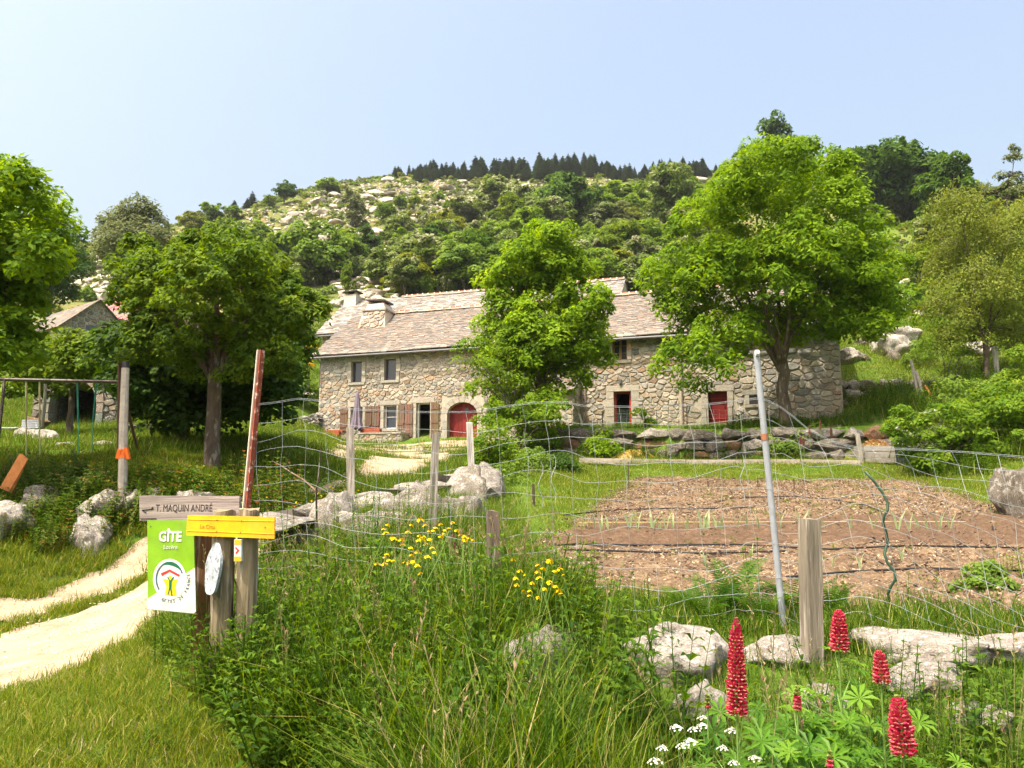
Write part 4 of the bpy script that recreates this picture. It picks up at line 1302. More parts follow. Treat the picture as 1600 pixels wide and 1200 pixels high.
def dry_wall(name, label, P0, P1, z0f, z1f, wst, hst, rng, thick=.5, kinds=('d', 'd', 'm', 'd', 'd', 'o'), maxp=260, cat='wall', cap=None, name_piece='stone'):
    """a dry-laid wall of separate rounded stones along P0-P1; z0f/z1f give foot and top"""
    t = thing(name, label, cat, (P0[0], P0[1], z0f(0)))
    e = Vector((P1[0] - P0[0], P1[1] - P0[1])); Ln = e.length; e /= Ln
    nrm = Vector((e.y, -e.x))
    if nrm.y > 0: nrm = -nrm
    ang = math.atan2(e.y, e.x)
    z0 = min(z0f(0), z0f(1)); z1 = max(z1f(0), z1f(1))
    rows = max(1, int(round((z1 - z0) / hst)))
    for k in range(rows):
        u = -rng.uniform(0, wst)
        while u < Ln:
            w_ = wst * rng.uniform(.55, 1.5)
            f = (u + w_ / 2) / Ln
            a, b = z0f(f), z1f(f)
            hh = (b - a) / rows
            z = a + (k + .5) * hh + rng.uniform(-.06, .06) * hh
            off = rng.uniform(-.07, .07)
            x = P0[0] + e.x * (u + w_ / 2) - nrm.x * (.22 * k * hh + off); y = P0[1] + e.y * (u + w_ / 2) - nrm.y * (.22 * k * hh + off)
            kd = rng.choice(kinds)
            boulder((x, y, z), (w_ * .66, thick * .6, hh * .92), kd, rng.randint(1, 8), ang + rng.uniform(-.15, .15) + (math.pi if rng.random() < .5 else 0), (rng.uniform(-.2, .2), rng.uniform(-.12, .12)), parent=t, name=name_piece, sub=2)
            u += w_
    # dark fill behind the joints
    mb = MB(); n = 14; vs = []
    for i in range(n + 1):
        f = i / n
        for z, bk in ((z0f(f) - .3, .0), (z1f(f) - .12, .25)):
            for dpt in (.12, .7):
                vs.append((P0[0] + e.x * Ln * f - nrm.x * (dpt + bk), P0[1] + e.y * Ln * f - nrm.y * (dpt + bk), z))
    fs = []
    for i in range(n):
        a = i * 4; b = a + 4
        fs += [(a, b, b + 2, a + 2), (a + 2, b + 2, b + 3, a + 3)]
    mb.add(vs, fs, (.06, .05, .04, 1)); mb.build('earth_fill', M_plain, t)
    return t
rngw = random.Random(77)
_a = L(14.0, 6.9); _b = L(28.3, 6.9)
def _zt(px0, py0, px1, py1, A, B_):
    za = P(px0, py0, A[1])[2]; zb_ = P(px1, py1, B_[1])[2]
    return lambda f: za + (zb_ - za) * f
dry_wall('retaining_wall', 'long dry-stone retaining wall of big dark boulders between garden and barn', _a, _b,
         lambda f: Hs(_a[0] + (_b[0] - _a[0]) * f, _a[1] + (_b[1] - _a[1]) * f - .4) - .1, _zt(870, 672, 1385, 668, _a, _b), .95, .5, rngw)
_a = (P(1318, 600, 34.8)[0], 34.8); _b = (P(1640, 600, 32.5)[0], 32.5)
dry_wall('upper_terrace_wall', 'sunlit dry-stone wall of rounded grey boulders holding the upper meadow right of the barn', _a, _b,
         lambda f: P(1318, 640 - 18 * f, 34.5 - 2 * f)[2], _zt(1318, 594, 1640, 596, _a, _b), .62, .42, rngw, kinds=('b', 'm', 'b', 'd'))
_a = (P(422, 655, 39)[0], 39.3); _b = (P(498, 655, 41.2)[0], 41.2)
dry_wall('ramp_wall', 'sloping rubble wall with pale coping rising to the farmhouse left corner', _a, _b,
         lambda f: P(422, 672, 39)[2] + .25 * f, lambda f: P(422, 660, 39)[2] + (P(498, 645, 41.2)[2] - P(422, 660, 39)[2]) * f, .35, .25, rngw, kinds=('b', 'b', 'd'), thick=.35)
_a = (P(395, 625, 44)[0], 44); _b = (P(500, 622, 44.5)[0], 44.5)
dry_wall('boulder_bank', 'bank of very large rounded boulders left of the farmhouse', _a, _b,
         lambda f: P(395, 643, 44)[2], lambda f: P(395, 612, 44)[2], 1.2, .62, rngw, kinds=('b', 'b', 'd'), thick=.9)
_a = (P(200, 660, 25)[0], 25); _b = (P(300, 655, 28)[0], 28)
dry_wall('garden_wall', 'low tumbled stone wall in the shade behind the paired dark trunks', _a, _b,
         lambda f: P(200, 682, 25)[2], lambda f: P(200, 663, 25)[2] + .15 * f, .4, .22, rngw, kinds=('b', 'd'), thick=.35)
for px, py, pw, Y, k, kd, lb in ((1385, 552, 82, 40, 1, 'b', 'big smooth tan boulder above the upper terrace wall, in front of the round one'),
                               (1412, 535, 56, 42, 2, 'b', 'pale oblong boulder at the top of the pile right of the barn'),
                               (1371, 541, 30, 42, 3, 'b', 'small round boulder on top of the pile right of the barn'),
                               (1345, 552, 26, 41, 5, 'd', 'grey boulder squeezed against the barn corner'),
                               (1332, 566, 44, 38.5, 6, 'b', 'boulder touching the right end of the barn wall'),
                               (1352, 575, 20, 38, 3, 'd', 'small dark stone at the foot of the boulder pile'),
                               (1395, 560, 30, 39, 7, 'd', 'shaded stone on the right of the boulder pile'),
                               (1530, 545, 50, 38, 4, 'b', 'long pale rock slab on the meadow near the lone post'),
                               (1455, 660, 55, 27.5, 2, 'b', 'layered grey boulder at the foot of the orange pole'),
                               (1478, 597, 30, 34, 5, 'b', 'rounded stone between the two thin saplings')):
    g = G(px, Y)
    hw = pw / F * Y / 2
    z = P(px, py + (18 if pw > 50 else 4), Y)[2]
    boulder((g.x, Y, max(z, g.z + hw * .2)), (hw * 1.1, hw * .9, hw * .95), kd, k, rnd.uniform(0, 3), (0, 0), lb)

_a = (P(470, 800, 8.9)[0], 8.9); _b = (P(748, 760, 15)[0], 15.0)
dry_wall('boulder_wall', 'tumbled overgrown stone wall climbing from the signs to the whitish stake', _a, _b,
         lambda f: Hs(_a[0] + (_b[0] - _a[0]) * f, _a[1] + (_b[1] - _a[1]) * f) - .15, _zt(470, 800, 748, 738, _a, _b), .75, .42, rngw, kinds=('m', 'm', 'b', 'm'), thick=.6)

# ------------------------------------------------------------------ trees
def leaf_quads(rs, lobes, nclump, nleaf, L_, W_, rc, droop=.25, up=.55, shell=(.62, 1.2), low=-.65, flat=.55):
    """leaf-sized diamonds gathered in sprays on the outside of each lobe (cx,cy,cz,rx,ry,rz)"""
    lo = np.array(lobes, float)
    a = lo[:, 3] * lo[:, 5]
    K = 6
    npf = max(2, nclump // K); nl = nleaf * K
    idx = rs.choice(len(lo), npf, p=a / a.sum())
    dr = unit(rs.normal(size=(npf, 3)))
    bad = dr[:, 2] < low
    dr[bad, 2] *= -1
    cen = lo[idx, :3] + dr * lo[idx, 3:6] * rs.uniform(shell[0], shell[1], (npf, 1)) * .94
    rp = rc * 1.4 * rs.uniform(.6, 1.3, (npf, 1))
    n = npf * nl
    cc = np.repeat(cen, nl, 0); dd = np.repeat(dr, nl, 0); rr = np.repeat(rp, nl, 0)
    ld = rs.normal(size=(n, 3)) + dd * .55 + np.array([0, 0, .35])
    flip = (ld[:, 2] < 0) & (rs.rand(n) < .6)
    ld[flip, 2] *= -1
    ld = unit(ld)
    pos = cc + ld * rr * np.array([1, 1, .62]) * (.55 + .55 * np.sqrt(rs.uniform(0, 1, (n, 1))))
    rxy = np.hypot(ld[:, 0], ld[:, 1])
    pos[:, 2] -= rxy ** 2 * rr[:, 0] * droop * 1.1
    nor = unit(ld * .9 + np.array([-.12, -.22, up * .8]) * 1.0 + rs.normal(size=(n, 3)) * .38)
    out = ld.copy(); out[:, 2] = 0
    ax = unit(np.cross(nor, rs.normal(size=(n, 3))) + out * .7)
    ax[:, 2] -= droop * .9
    ax = unit(ax)
    sd_v = unit(np.cross(nor, ax))
    s = rs.uniform(.6, 1.3, (n, 1))
    l = ax * L_ * s / 2; w_ = sd_v * W_ * s / 2
    V = np.stack([pos - l, pos + w_ - l * .15, pos + l, pos - w_ - l * .15], 1)
    tint = np.clip(np.repeat(rs.uniform(.1, .9, npf), nl) * .5 + rs.uniform(0, 1, n) * .5, 0, 1)
    return V, tint
def limbs(mb, rng, base, fork, ends, r0, col, wob=.25, n=7):
    """trunk to the fork, then tapering limbs to each lobe"""
    b = Vector(base); f = Vector(fork)
    pts = [b + (f - b) * t + Vector((rng.uniform(-1, 1), rng.uniform(-1, 1), 0)) * r0 * .35 * (t > 0) for t in (0, .08, .3, .55, .8, 1)]
    mb.tube(pts, [r0 * 1.5, r0 * 1.08, r0 * .98, r0 * .9, r0 * .85, r0 * .8], n + 3, col)
    for e in ends:
        e = Vector(e)
        d = (e - f)
        t0 = rng.uniform(.75, 1.0); st = b + (f - b) * t0
        rr = r0 * rng.uniform(.35, .6)
        pts = []; m = 6
        for i in range(m + 1):
            t = i / m
            p = st.lerp(e, t) + Vector((rng.uniform(-1, 1), rng.uniform(-1, 1), rng.uniform(-1, 1))) * wob * .18 * d.length * t * (1 - t) * 2 + Vector((0, 0, .12 * d.length * math.sin(math.pi * t) * (1 if d.z < d.length * .6 else .2)))
            pts.append(p)
        mb.tube(pts, [rr * (1 - .8 * i / m) for i in range(m + 1)], n, col)
        for q in range(3):
            i = rng.randint(2, m - 1); p = pts[i]
            e2 = p + Vector((rng.uniform(-1, 1), rng.uniform(-1, 1), rng.uniform(-.2, 1))) * d.length * .35
            mb.tube([p, p.lerp(e2, .5) + Vector((0, 0, .05 * d.length)), e2], [rr * .35, rr * .22, rr * .06], 4, col)
BARK = (.10, .075, .055, 1)
def tree(name, label, px, Y, lobes_px, mat, nclump, nleaf, L_, W_, rc, trunk_r=.2, fork_py=None, base=None, ydep=.6, extra_ends=(), cat='tree', group=None, seed=1, bark=BARK, ytop=0.0, **kw):
    """lobes_px: (px, py, radius in px[, depth offset m]) outline lobes measured in the photograph"""
    r_ = np.random.RandomState(seed); rng = random.Random(seed)
    g = base or G(px, Y)
    lobes = []
    for q in lobes_px:
        x, y, r = q[:3]
        dy = q[3] if len(q) > 3 else rng.uniform(-ydep, ydep) * 1.2
        p = P(x, y, Y + dy)
        R = r / F * Y
        lobes.append((p[0], p[1], p[2], R, R * 1.0, R * .88))
    V, ti = leaf_quads(r_, lobes, nclump, nleaf, L_, W_, rc, **kw)
    t = thing(name, label, cat, (g.x, g.y, g.z - .1), 0, group)
    me = quads('crown', V, ti, mat)
    link('crown', me, mat, t)
    mb = MB()
    fz = P(px, fork_py, Y)[2] if fork_py else g.z + .3 * max(.2, max(l[2] for l in lobes) - g.z)
    fork = (g.x + rng.uniform(-.1, .1), g.y, fz)
    big = sorted(lobes, key=lambda l: -l[3])[:9]
    limbs(mb, rng, (g.x, g.y, g.z - .15), fork, [(l[0], l[1], l[2]) for l in big] + list(extra_ends), trunk_r, bark)
    link('trunk', mb.mesh('trunk', M_trunk, True), M_trunk, t)
    return t

LM_ash = leaf_mat('ash_leaves', [(0, (.045, .12, .006)), (.4, (.12, .232, .008)), (.75, (.205, .335, .012)), (1, (.30, .43, .02))], .47)
LM_mid = leaf_mat('maple_leaves', [(0, (.08, .17, .01)), (.5, (.21, .35, .014)), (1, (.38, .52, .025))], .5)
LM_bush = leaf_mat('shrub_leaves', [(0, (.06, .14, .012)), (.5, (.14, .25, .015)), (1, (.28, .36, .03))], .42)
LM_cherry = leaf_mat('cherry_leaves', [(0, (.045, .10, .010)), (.45, (.11, .195, .014)), (.8, (.20, .29, .025)), (.92, (.30, .27, .045)), (1, (.38, .20, .05))], .42)
LM_dark = leaf_mat('dark_leaves', [(0, (.02, .055, .008)), (.6, (.045, .10, .012)), (1, (.10, .17, .02))], .35)
LM_bright = leaf_mat('young_green_leaves', [(0, (.06, .12, .010)), (.5, (.13, .21, .012)), (1, (.25, .33, .025))], .45)
LM_willow = leaf_mat('olive_leaves', [(0, (.11, .15, .02)), (.5, (.19, .235, .035)), (1, (.29, .32, .06))], .4)
LM_grey = leaf_mat('grey_green_leaves', [(0, (.09, .12, .045)), (.5, (.15, .18, .07)), (1, (.24, .27, .13))], .35)
LM_haw = leaf_mat('blossoming_leaves', [(0, (.09, .15, .03)), (.45, (.16, .24, .05)), (.62, (.21, .28, .08)), (.72, (.36, .37, .22)), (1, (.52, .50, .36))], .35)
LM_mixg = leaf_mat('mid_green_leaves', [(0, (.08, .155, .025)), (.5, (.165, .27, .04)), (1, (.27, .38, .065))], .45)
LM_beech = leaf_mat('beech_leaves', [(0, (.035, .085, .014)), (.6, (.075, .15, .022)), (1, (.14, .24, .034))], .38)
LM_con = leaf_mat('conifer_needles', [(0, (.035, .06, .03)), (.6, (.06, .095, .045)), (1, (.09, .13, .06))], .2, .9)

# the large ash in front of the barn
A_l = [(1180, 420, 80, -1.5), (1290, 430, 75, -1.2), (1130, 520, 50, -1), (1210, 480, 64, -1.5), (1345, 480, 46, -1), (1385, 490, 30), (1080, 480, 45, 1), (1380, 420, 40), (1215, 275, 55), (1160, 300, 60), (1270, 300, 62), (1105, 350, 62), (1200, 350, 85), (1310, 345, 62), (1345, 400, 58), (1060, 430, 52), (1130, 430, 80), (1240, 430, 95),
       (1330, 460, 62), (1375, 470, 42), (1035, 470, 32), (1090, 500, 55), (1170, 510, 70), (1280, 500, 60), (1345, 505, 36), (1400, 440, 30), (1075, 560, 36), (1115, 580, 32), (1150, 560, 34), (1330, 300, 34),
       (1130, 275, 30), (1085, 600, 22), (1190, 250, 34), (1245, 248, 34), (1308, 258, 24), (1025, 435, 20), (1420, 470, 20), (1340, 505, 34), (1378, 512, 22), (1200, 530, 34), (1265, 520, 34)]
tree('ash_tree', 'very large bright green ash tree before the barn wing, taller than everything nearby', 1228, 29.3, A_l, LM_ash, 4300, 17, .22, .09, .42, .24, 560, seed=2, ydep=2.2, droop=.45, up=.5, low=-.35, shell=(.5, 1.14))
M_l = [(850, 385, 40), (820, 420, 50), (885, 425, 50), (790, 470, 42), (850, 475, 60), (905, 480, 42), (930, 470, 22), (775, 520, 38), (840, 540, 55), (900, 540, 45), (925, 520, 26), (765, 570, 28), (820, 600, 40), (885, 590, 36),
       (800, 640, 36), (850, 640, 34), (835, 570, 42), (800, 555, 34), (872, 560, 36), (760, 610, 22), (900, 500, 34, -.8), (840, 500, 46, -1), (845, 360, 20), (875, 365, 20), (930, 555, 20), (780, 440, 26)]
tree('maple_tree', 'tall egg-shaped light green tree hiding the middle of the farmhouse', 845, 30.5, M_l, LM_mid, 3400, 16, .19, .10, .36, .15, 600, seed=3, ydep=1.3, droop=.3, shell=(.5, 1.05))
tree('leaning_shrub_tree', 'small sparse tree with leaning dark stem before the arched red door', 812, 29.0, [(735, 545, 18), (712, 575, 12), (760, 575, 22), (755, 605, 18), (725, 548, 12), (790, 600, 26), (820, 560, 24), (790, 540, 20)], LM_bush,
     230, 14, .15, .07, .3, .07, 650, seed=4, ydep=.5, cat='tree')
# shrubs at the foot of the maple
for i, (nm, lb, px, Y, lob, mt, nc, sz) in enumerate((
    ('green_shrub', 'bright leafy shrub in front of the maple trunk', 815, 28.0, [(800, 660, 30), (830, 670, 28), (770, 650, 22), (850, 690, 24), (865, 640, 18), (820, 630, 24)], LM_bush, 420, .13),
    ('green_shrub', 'yellow-green shrub beside the whitish stake', 765, 22.5, [(765, 690, 22), (780, 715, 26), (755, 720, 16), (768, 665, 14)], LM_bush, 330, .10),
    ('green_shrub', 'dense dark green shrub bank below the yellow-green one', 770, 19, [(760, 780, 34), (790, 800, 26), (735, 800, 22), (790, 755, 24), (755, 745, 18)], LM_mixg, 520, .09),
    ('green_shrub', 'round-topped shrub between the maple and the clipped dark bush', 835, 24, [(830, 725, 26), (815, 750, 22), (845, 745, 20)], LM_mixg, 380, .10),
    ('clipped_bush', 'clipped round dark bush on the lawn edge behind the netting', 876, 25.5, [(876, 727, 19), (868, 732, 15), (884, 732, 14)], LM_dark, 300, .09),
    ('climbing_plant', 'leafy climber against the barn wall right of the open doorway', 1008, 30.6, [(1008, 665, 14), (1000, 685, 16), (1022, 675, 11), (998, 648, 6), (1015, 700, 9)], LM_mid, 120, .14),
    ('green_shrub', 'low green shrub on the wall foot below the open doorway', 945, 29.6, [(940, 690, 16), (958, 703, 12), (930, 700, 12)], LM_mid, 150, .12),
    ('green_shrub', 'broad mass of pale green hazel-like shrub on the right slope', 1480, 24.5, [(1440, 690, 34), (1480, 670, 44), (1530, 665, 46), (1580, 670, 44), (1420, 665, 26), (1500, 710, 34), (1550, 715, 26), (1450, 720, 22), (1560, 625, 30)], LM_bush, 900, .14),
    ('green_shrub', 'dark undergrowth shrub under the upper terrace wall', 1500, 29, [(1480, 625, 34), (1530, 620, 34), (1450, 640, 22), (1570, 610, 30)], LM_mixg, 420, .13),
    ('green_shrub', 'yellowish shrub at the right photo edge above the pale green one', 1590, 26, [(1595, 610, 34), (1600, 570, 26), (1580, 640, 24), (1610, 650, 30)], LM_bush, 320, .13),
    ('green_shrub', 'leafy shrub bank left of the farmhouse on the big boulders', 470, 43, [(455, 600, 16), (478, 605, 14), (440, 595, 14), (490, 618, 14), (462, 622, 12)], LM_mixg, 300, .16),
    ('green_shrub', 'shrub hugging the left barn corner under the boulder pile', 1335, 36, [(1325, 638, 24), (1350, 632, 22), (1300, 636, 20), (1375, 630, 14), (1275, 640, 16)], LM_mixg, 330, .13),
    ('green_shrub', 'small shrub beside the big smooth boulders on the meadow edge', 1430, 38, [(1432, 560, 17), (1420, 575, 12), (1442, 545, 12)], LM_mixg, 140, .14),
    ('lupin_foliage', 'dark leafy lupin bed in front of the right half of the retaining wall', 1255, 27.9, [(1215, 700, 14), (1245, 695, 20), (1280, 698, 20), (1230, 708, 14), (1310, 706, 12), (1270, 680, 12)], LM_mixg, 260, .12),
    ('green_shrub', 'weed clump between the boulders of the retaining wall and the trough', 1310, 28.2, [(1300, 700, 20), (1275, 700, 14), (1330, 690, 12), (1240, 705, 14)], LM_mixg, 220, .12))):
    tree(nm, lb, px, Y, lob, mt, nc, 14, sz, sz * .55, .24, .04, None, seed=20 + i, ydep=.7, cat='plant' if 'plant' in nm or 'foliage' in nm else 'shrub')

# cherry, maples and ash on the left
C_l = [(330, 405, 52), (290, 425, 48), (390, 420, 50), (235, 440, 42), (340, 450, 70), (430, 450, 42), (470, 475, 34), (260, 490, 50), (320, 520, 45), (395, 500, 45), (440, 500, 30), (215, 400, 30), (360, 380, 30), (490, 480, 22),
       (300, 372, 22), (230, 545, 32), (420, 560, 34), (290, 565, 26), (460, 515, 26), (375, 580, 22), (200, 460, 26), (230, 500, 30), (400, 540, 26), (270, 540, 26)]
tree('cherry_tree', 'spreading cherry tree with curved grey-barked trunk left of the farmhouse', 333, 15.2, C_l, LM_cherry, 3600, 15, .11, .055, .17, .155, 560, seed=6, ydep=1.2, droop=.5, up=.45, shell=(.45, 1.3))
D_l = [(230, 640, 26), (320, 650, 26), (370, 645, 28), (420, 630, 28), (265, 655, 22), (205, 600, 26), (220, 600, 30), (350, 610, 36), (400, 590, 40), (300, 580, 50, -1.5), (440, 540, 30), (190, 540, 30), (250, 540, 45), (290, 560, 50), (350, 570, 50), (400, 560, 45), (240, 600, 36), (300, 620, 40), (380, 620, 34), (420, 600, 30), (225, 570, 34), (440, 570, 24), (260, 640, 22), (215, 545, 28)]
tree('shade_maple', 'dark dense maple with two dark trunks behind the cherry tree', 288, 19.6, D_l, LM_dark, 3000, 15, .15, .10, .32, .16, 620, seed=7, ydep=1.6, droop=.3,
     extra_ends=[])
tree('young_maple', 'mid-height bright green maple in front of the arched shed', 110, 24, [(110, 552, 34), (80, 556, 34), (140, 560, 32), (60, 575, 30), (110, 572, 34), (165, 565, 26), (145, 545, 24), (170, 550, 22), (60, 550, 24), (180, 580, 24), (40, 600, 26), (70, 605, 20), (165, 590, 22), (20, 585, 26), (35, 560, 24), (130, 585, 24)], LM_bright,
     1200, 15, .15, .09, .3, .10, 600, seed=8, ydep=.9, droop=.3)
tree('edge_ash', 'tall bright green tree cut off by the left photo edge', -40, 13.5, [(-110, 340, 70), (-130, 430, 75), (-90, 520, 60), (-180, 390, 70), (20, 310, 45), (-20, 290, 50), (50, 350, 45), (60, 300, 16), (75, 320, 18), (20, 400, 60), (62, 405, 32), (-40, 380, 70), (15, 470, 46),  (10, 530, 45), (-50, 480, 70), (-60, 560, 60), (90, 380, 16)], LM_ash,  # leftmost crown lobes, out of view, added to shade the lawn
     2900, 15, .14, .065, .26, .16, 640, seed=9, ydep=1.3, droop=.35)
tree('rear_left_tree', 'dark green tree behind the bright one at the left photo edge', 75, 75, [(95, 400, 30), (110, 430, 24), (90, 440, 28), (60, 400, 36), (70, 450, 34), (100, 375, 18), (40, 440, 40)], LM_beech, 800, 14, .45, .26, .9, .18, 450, seed=10, ydep=1.4)
tree('grey_willow', 'tall grey-green willow behind the cherry tree against the sky', 205, 62, [(200, 345, 32), (230, 350, 28), (180, 360, 26), (205, 385, 45), (245, 375, 20), (175, 400, 24), (215, 325, 20), (190, 430, 34), (235, 410, 30)], LM_grey,
     1100, 14, .38, .14, .75, .25, 440, seed=12, ydep=2, shell=(.4, 1.05))
# right side: birches and saplings
tree('olive_birch', 'drooping olive-green birch filling the right edge of the hill', 1545, 33, [(1500, 330, 42), (1470, 370, 26), (1530, 380, 50), (1480, 420, 34), (1580, 360, 44), (1520, 450, 55), (1590, 440, 55), (1470, 470, 26), (1560, 500, 50), (1500, 510, 30), (1600, 520, 40), (1615, 330, 30), (1475, 320, 18)], LM_willow,
     2600, 15, .13, .055, .42, .14, 520, seed=13, ydep=1.8, droop=.75, up=.2, shell=(.5, 1.05))
tree('leafy_sapling', 'thin-stemmed sapling with pale leaves above the upper terrace wall', 1477, 33.6, [(1470, 530, 22), (1500, 510, 20), (1465, 500, 16), (1490, 545, 16), (1520, 520, 18), (1450, 550, 12), (1540, 500, 20)], LM_bush, 240, 14, .13, .06, .3, .035, 600, seed=14, ydep=.5)
tree('leafy_sapling', 'second thin sapling nearer the lone meadow post', 1499, 34, [(1500, 560, 12), (1510, 545, 12), (1492, 575, 10), (1560, 540, 18), (1580, 520, 22)], LM_bush, 130, 14, .13, .06, .3, .03, 590, seed=15, ydep=.4)
tree('small_oak', 'small dark-stemmed tree on the meadow right of the ash crown', 1444, 52, [(1440, 405, 20), (1425, 420, 16), (1455, 415, 16), (1440, 390, 14)], LM_bright, 200, 14, .24, .12, .45, .12, 432, seed=16, ydep=.6)
tree('silver_tree', 'slender pale-leaved tree against the sky at the upper right', 1583, 70, [(1583, 250, 9), (1580, 270, 11), (1590, 285, 12), (1575, 295, 12), (1585, 235, 7), (1567, 276, 6), (1543, 288, 8), (1598, 300, 14)], LM_grey, 150, 12, .3, .16, .4, .08, 310, seed=17, ydep=.5)

# trees of the hillside: a few grown kinds, copied
def proto_tree(seed, mat, shape='round', n=330, nl=13, lf=.5, trunk=.16):
    r_ = np.random.RandomState(seed); rng = random.Random(seed)
    lobes = []
    m = {'round': 11, 'tall': 9, 'bush': 8}[shape]
    for i in range(m):
        a = rng.uniform(0, 6.28); q = rng.uniform(.1, .6)
        if shape == 'round': lobes.append((math.cos(a) * q * 3.4, math.sin(a) * q * 3.4, rng.uniform(2.6, 6.2), 1.7 * (1.15 - q * .5), 1.7 * (1.15 - q * .5), 1.5))
        elif shape == 'tall': z = rng.uniform(1.8, 8.2); w_ = 1.6 * (1 - abs(z - 4.5) / 7); lobes.append((math.cos(a) * w_ * .6, math.sin(a) * w_ * .6, z, w_, w_, 1.2))
        else: lobes.append((math.cos(a) * q * 4.5, math.sin(a) * q * 4.5, rng.uniform(.8, 2.2), 1.3, 1.3, 1.1))
    V, ti = leaf_quads(r_, lobes, n, nl, lf, lf * .55, .62, droop=.3)
    ht = max(l[2] + l[5] for l in lobes)
    V[:, :, :] = V
    t = thing('tree', '-', 'tree')
    link('crown', quads('crown', V, ti, mat), mat, t, True)
    mb = MB(); limbs(mb, rng, (0, 0, -.8), (0, 0, 2.2 if shape != 'bush' else .5), [l[:3] for l in lobes[:6]], trunk, (.13, .11, .09, 1), n=5)
    link('trunk', mb.mesh('trunk', M_trunk, True), M_trunk, t, True)
    hw = max(math.hypot(l[0], l[1]) + l[3] for l in lobes)
    return t, ht, hw
def conifer(seed):
    r_ = np.random.RandomState(seed); rng = random.Random(seed)
    n = 900; h = 9.0
    z = h * (1 - np.sqrt(r_.uniform(0, 1, n))) * .93 + .7
    lev = np.round(z / .55) * .55 + r_.normal(size=n) * .08
    a = r_.uniform(0, 6.283, n)
    R = (1 - lev / h).clip(0.02) ** .85 * 2.0 * r_.uniform(.25, 1.08, n) * (1 + .25 * np.sin(a * 5 + lev * 3))
    p = np.stack([np.cos(a) * R, np.sin(a) * R, lev - R * .28], 1)
    out = np.stack([np.cos(a), np.sin(a), np.full(n, -.35)], 1)
    sdv = np.stack([-np.sin(a), np.cos(a), np.zeros(n)], 1)
    l = out * r_.uniform(.35, .7, (n, 1)); w_ = sdv * r_.uniform(.14, .26, (n, 1))
    V = np.stack([p - l * .4, p + w_, p + l, p - w_], 1)
    tip = np.array([[[-.1, 0, h - .5], [.1, 0, h - .5], [.02, 0, h + .5], [-.02, 0, h + .5]]])
    V = np.concatenate([V, tip])
    t = thing('spruce_tree', '-', 'conifer')
    link('crown', quads('crown', V, r_.uniform(0, 1, len(V)), LM_con), LM_con, t, True)
    mb = MB(); mb.tube([(0, 0, -1), (0, 0, 4), (0, 0, h)], [.16, .1, .02], 6, (.08, .06, .045, 1))
    link('trunk', mb.mesh('trunk', M_trunk, True), M_trunk, t, True)
    return t, h, 2.0
PR = {}
def get_proto(kind):
    if kind not in PR:
        k, i = kind[:-1], int(kind[-1])
        spec = {'dark': (LM_beech, 'round', 420), 'haw': (LM_haw, 'round', 400), 'mid': (LM_mixg, 'round', 400), 'grey': (LM_grey, 'tall', 260), 'olive': (LM_willow, 'round', 380),
                'bright': (LM_bright, 'round', 340), 'bush': (LM_mixg, 'bush', 180), 'hbush': (LM_haw, 'bush', 180), 'obush': (LM_willow, 'bush', 150), 'con': None}[k]
        PR[kind] = [conifer(500 + i), 0] if k == 'con' else [proto_tree(100 + i * 13 + len(k), *spec), 0]
    return PR[kind]
def place_tree(kind, name, x, y, z, width, height, label, group=None, cat='tree'):
    pr = get_proto(kind)
    t, h0, w0 = pr[0]
    sc = (width / 2 / w0, width / 2 / w0, height / h0)
    if pr[1] == 0: o = t; o.location = (x, y, z); o.scale = sc; o.rotation_euler = (0, 0, rnd.uniform(0, 6.28))
    else: o = dup(t, (x, y, z), rnd.uniform(0, 6.28), sc)
    if pr[1]: pass
    pr[1] += 1
    o.name = name
    o['label'] = label; o['category'] = cat
    if group: o['group'] = group
    elif 'group' in o.keys(): del o['group']
    return o
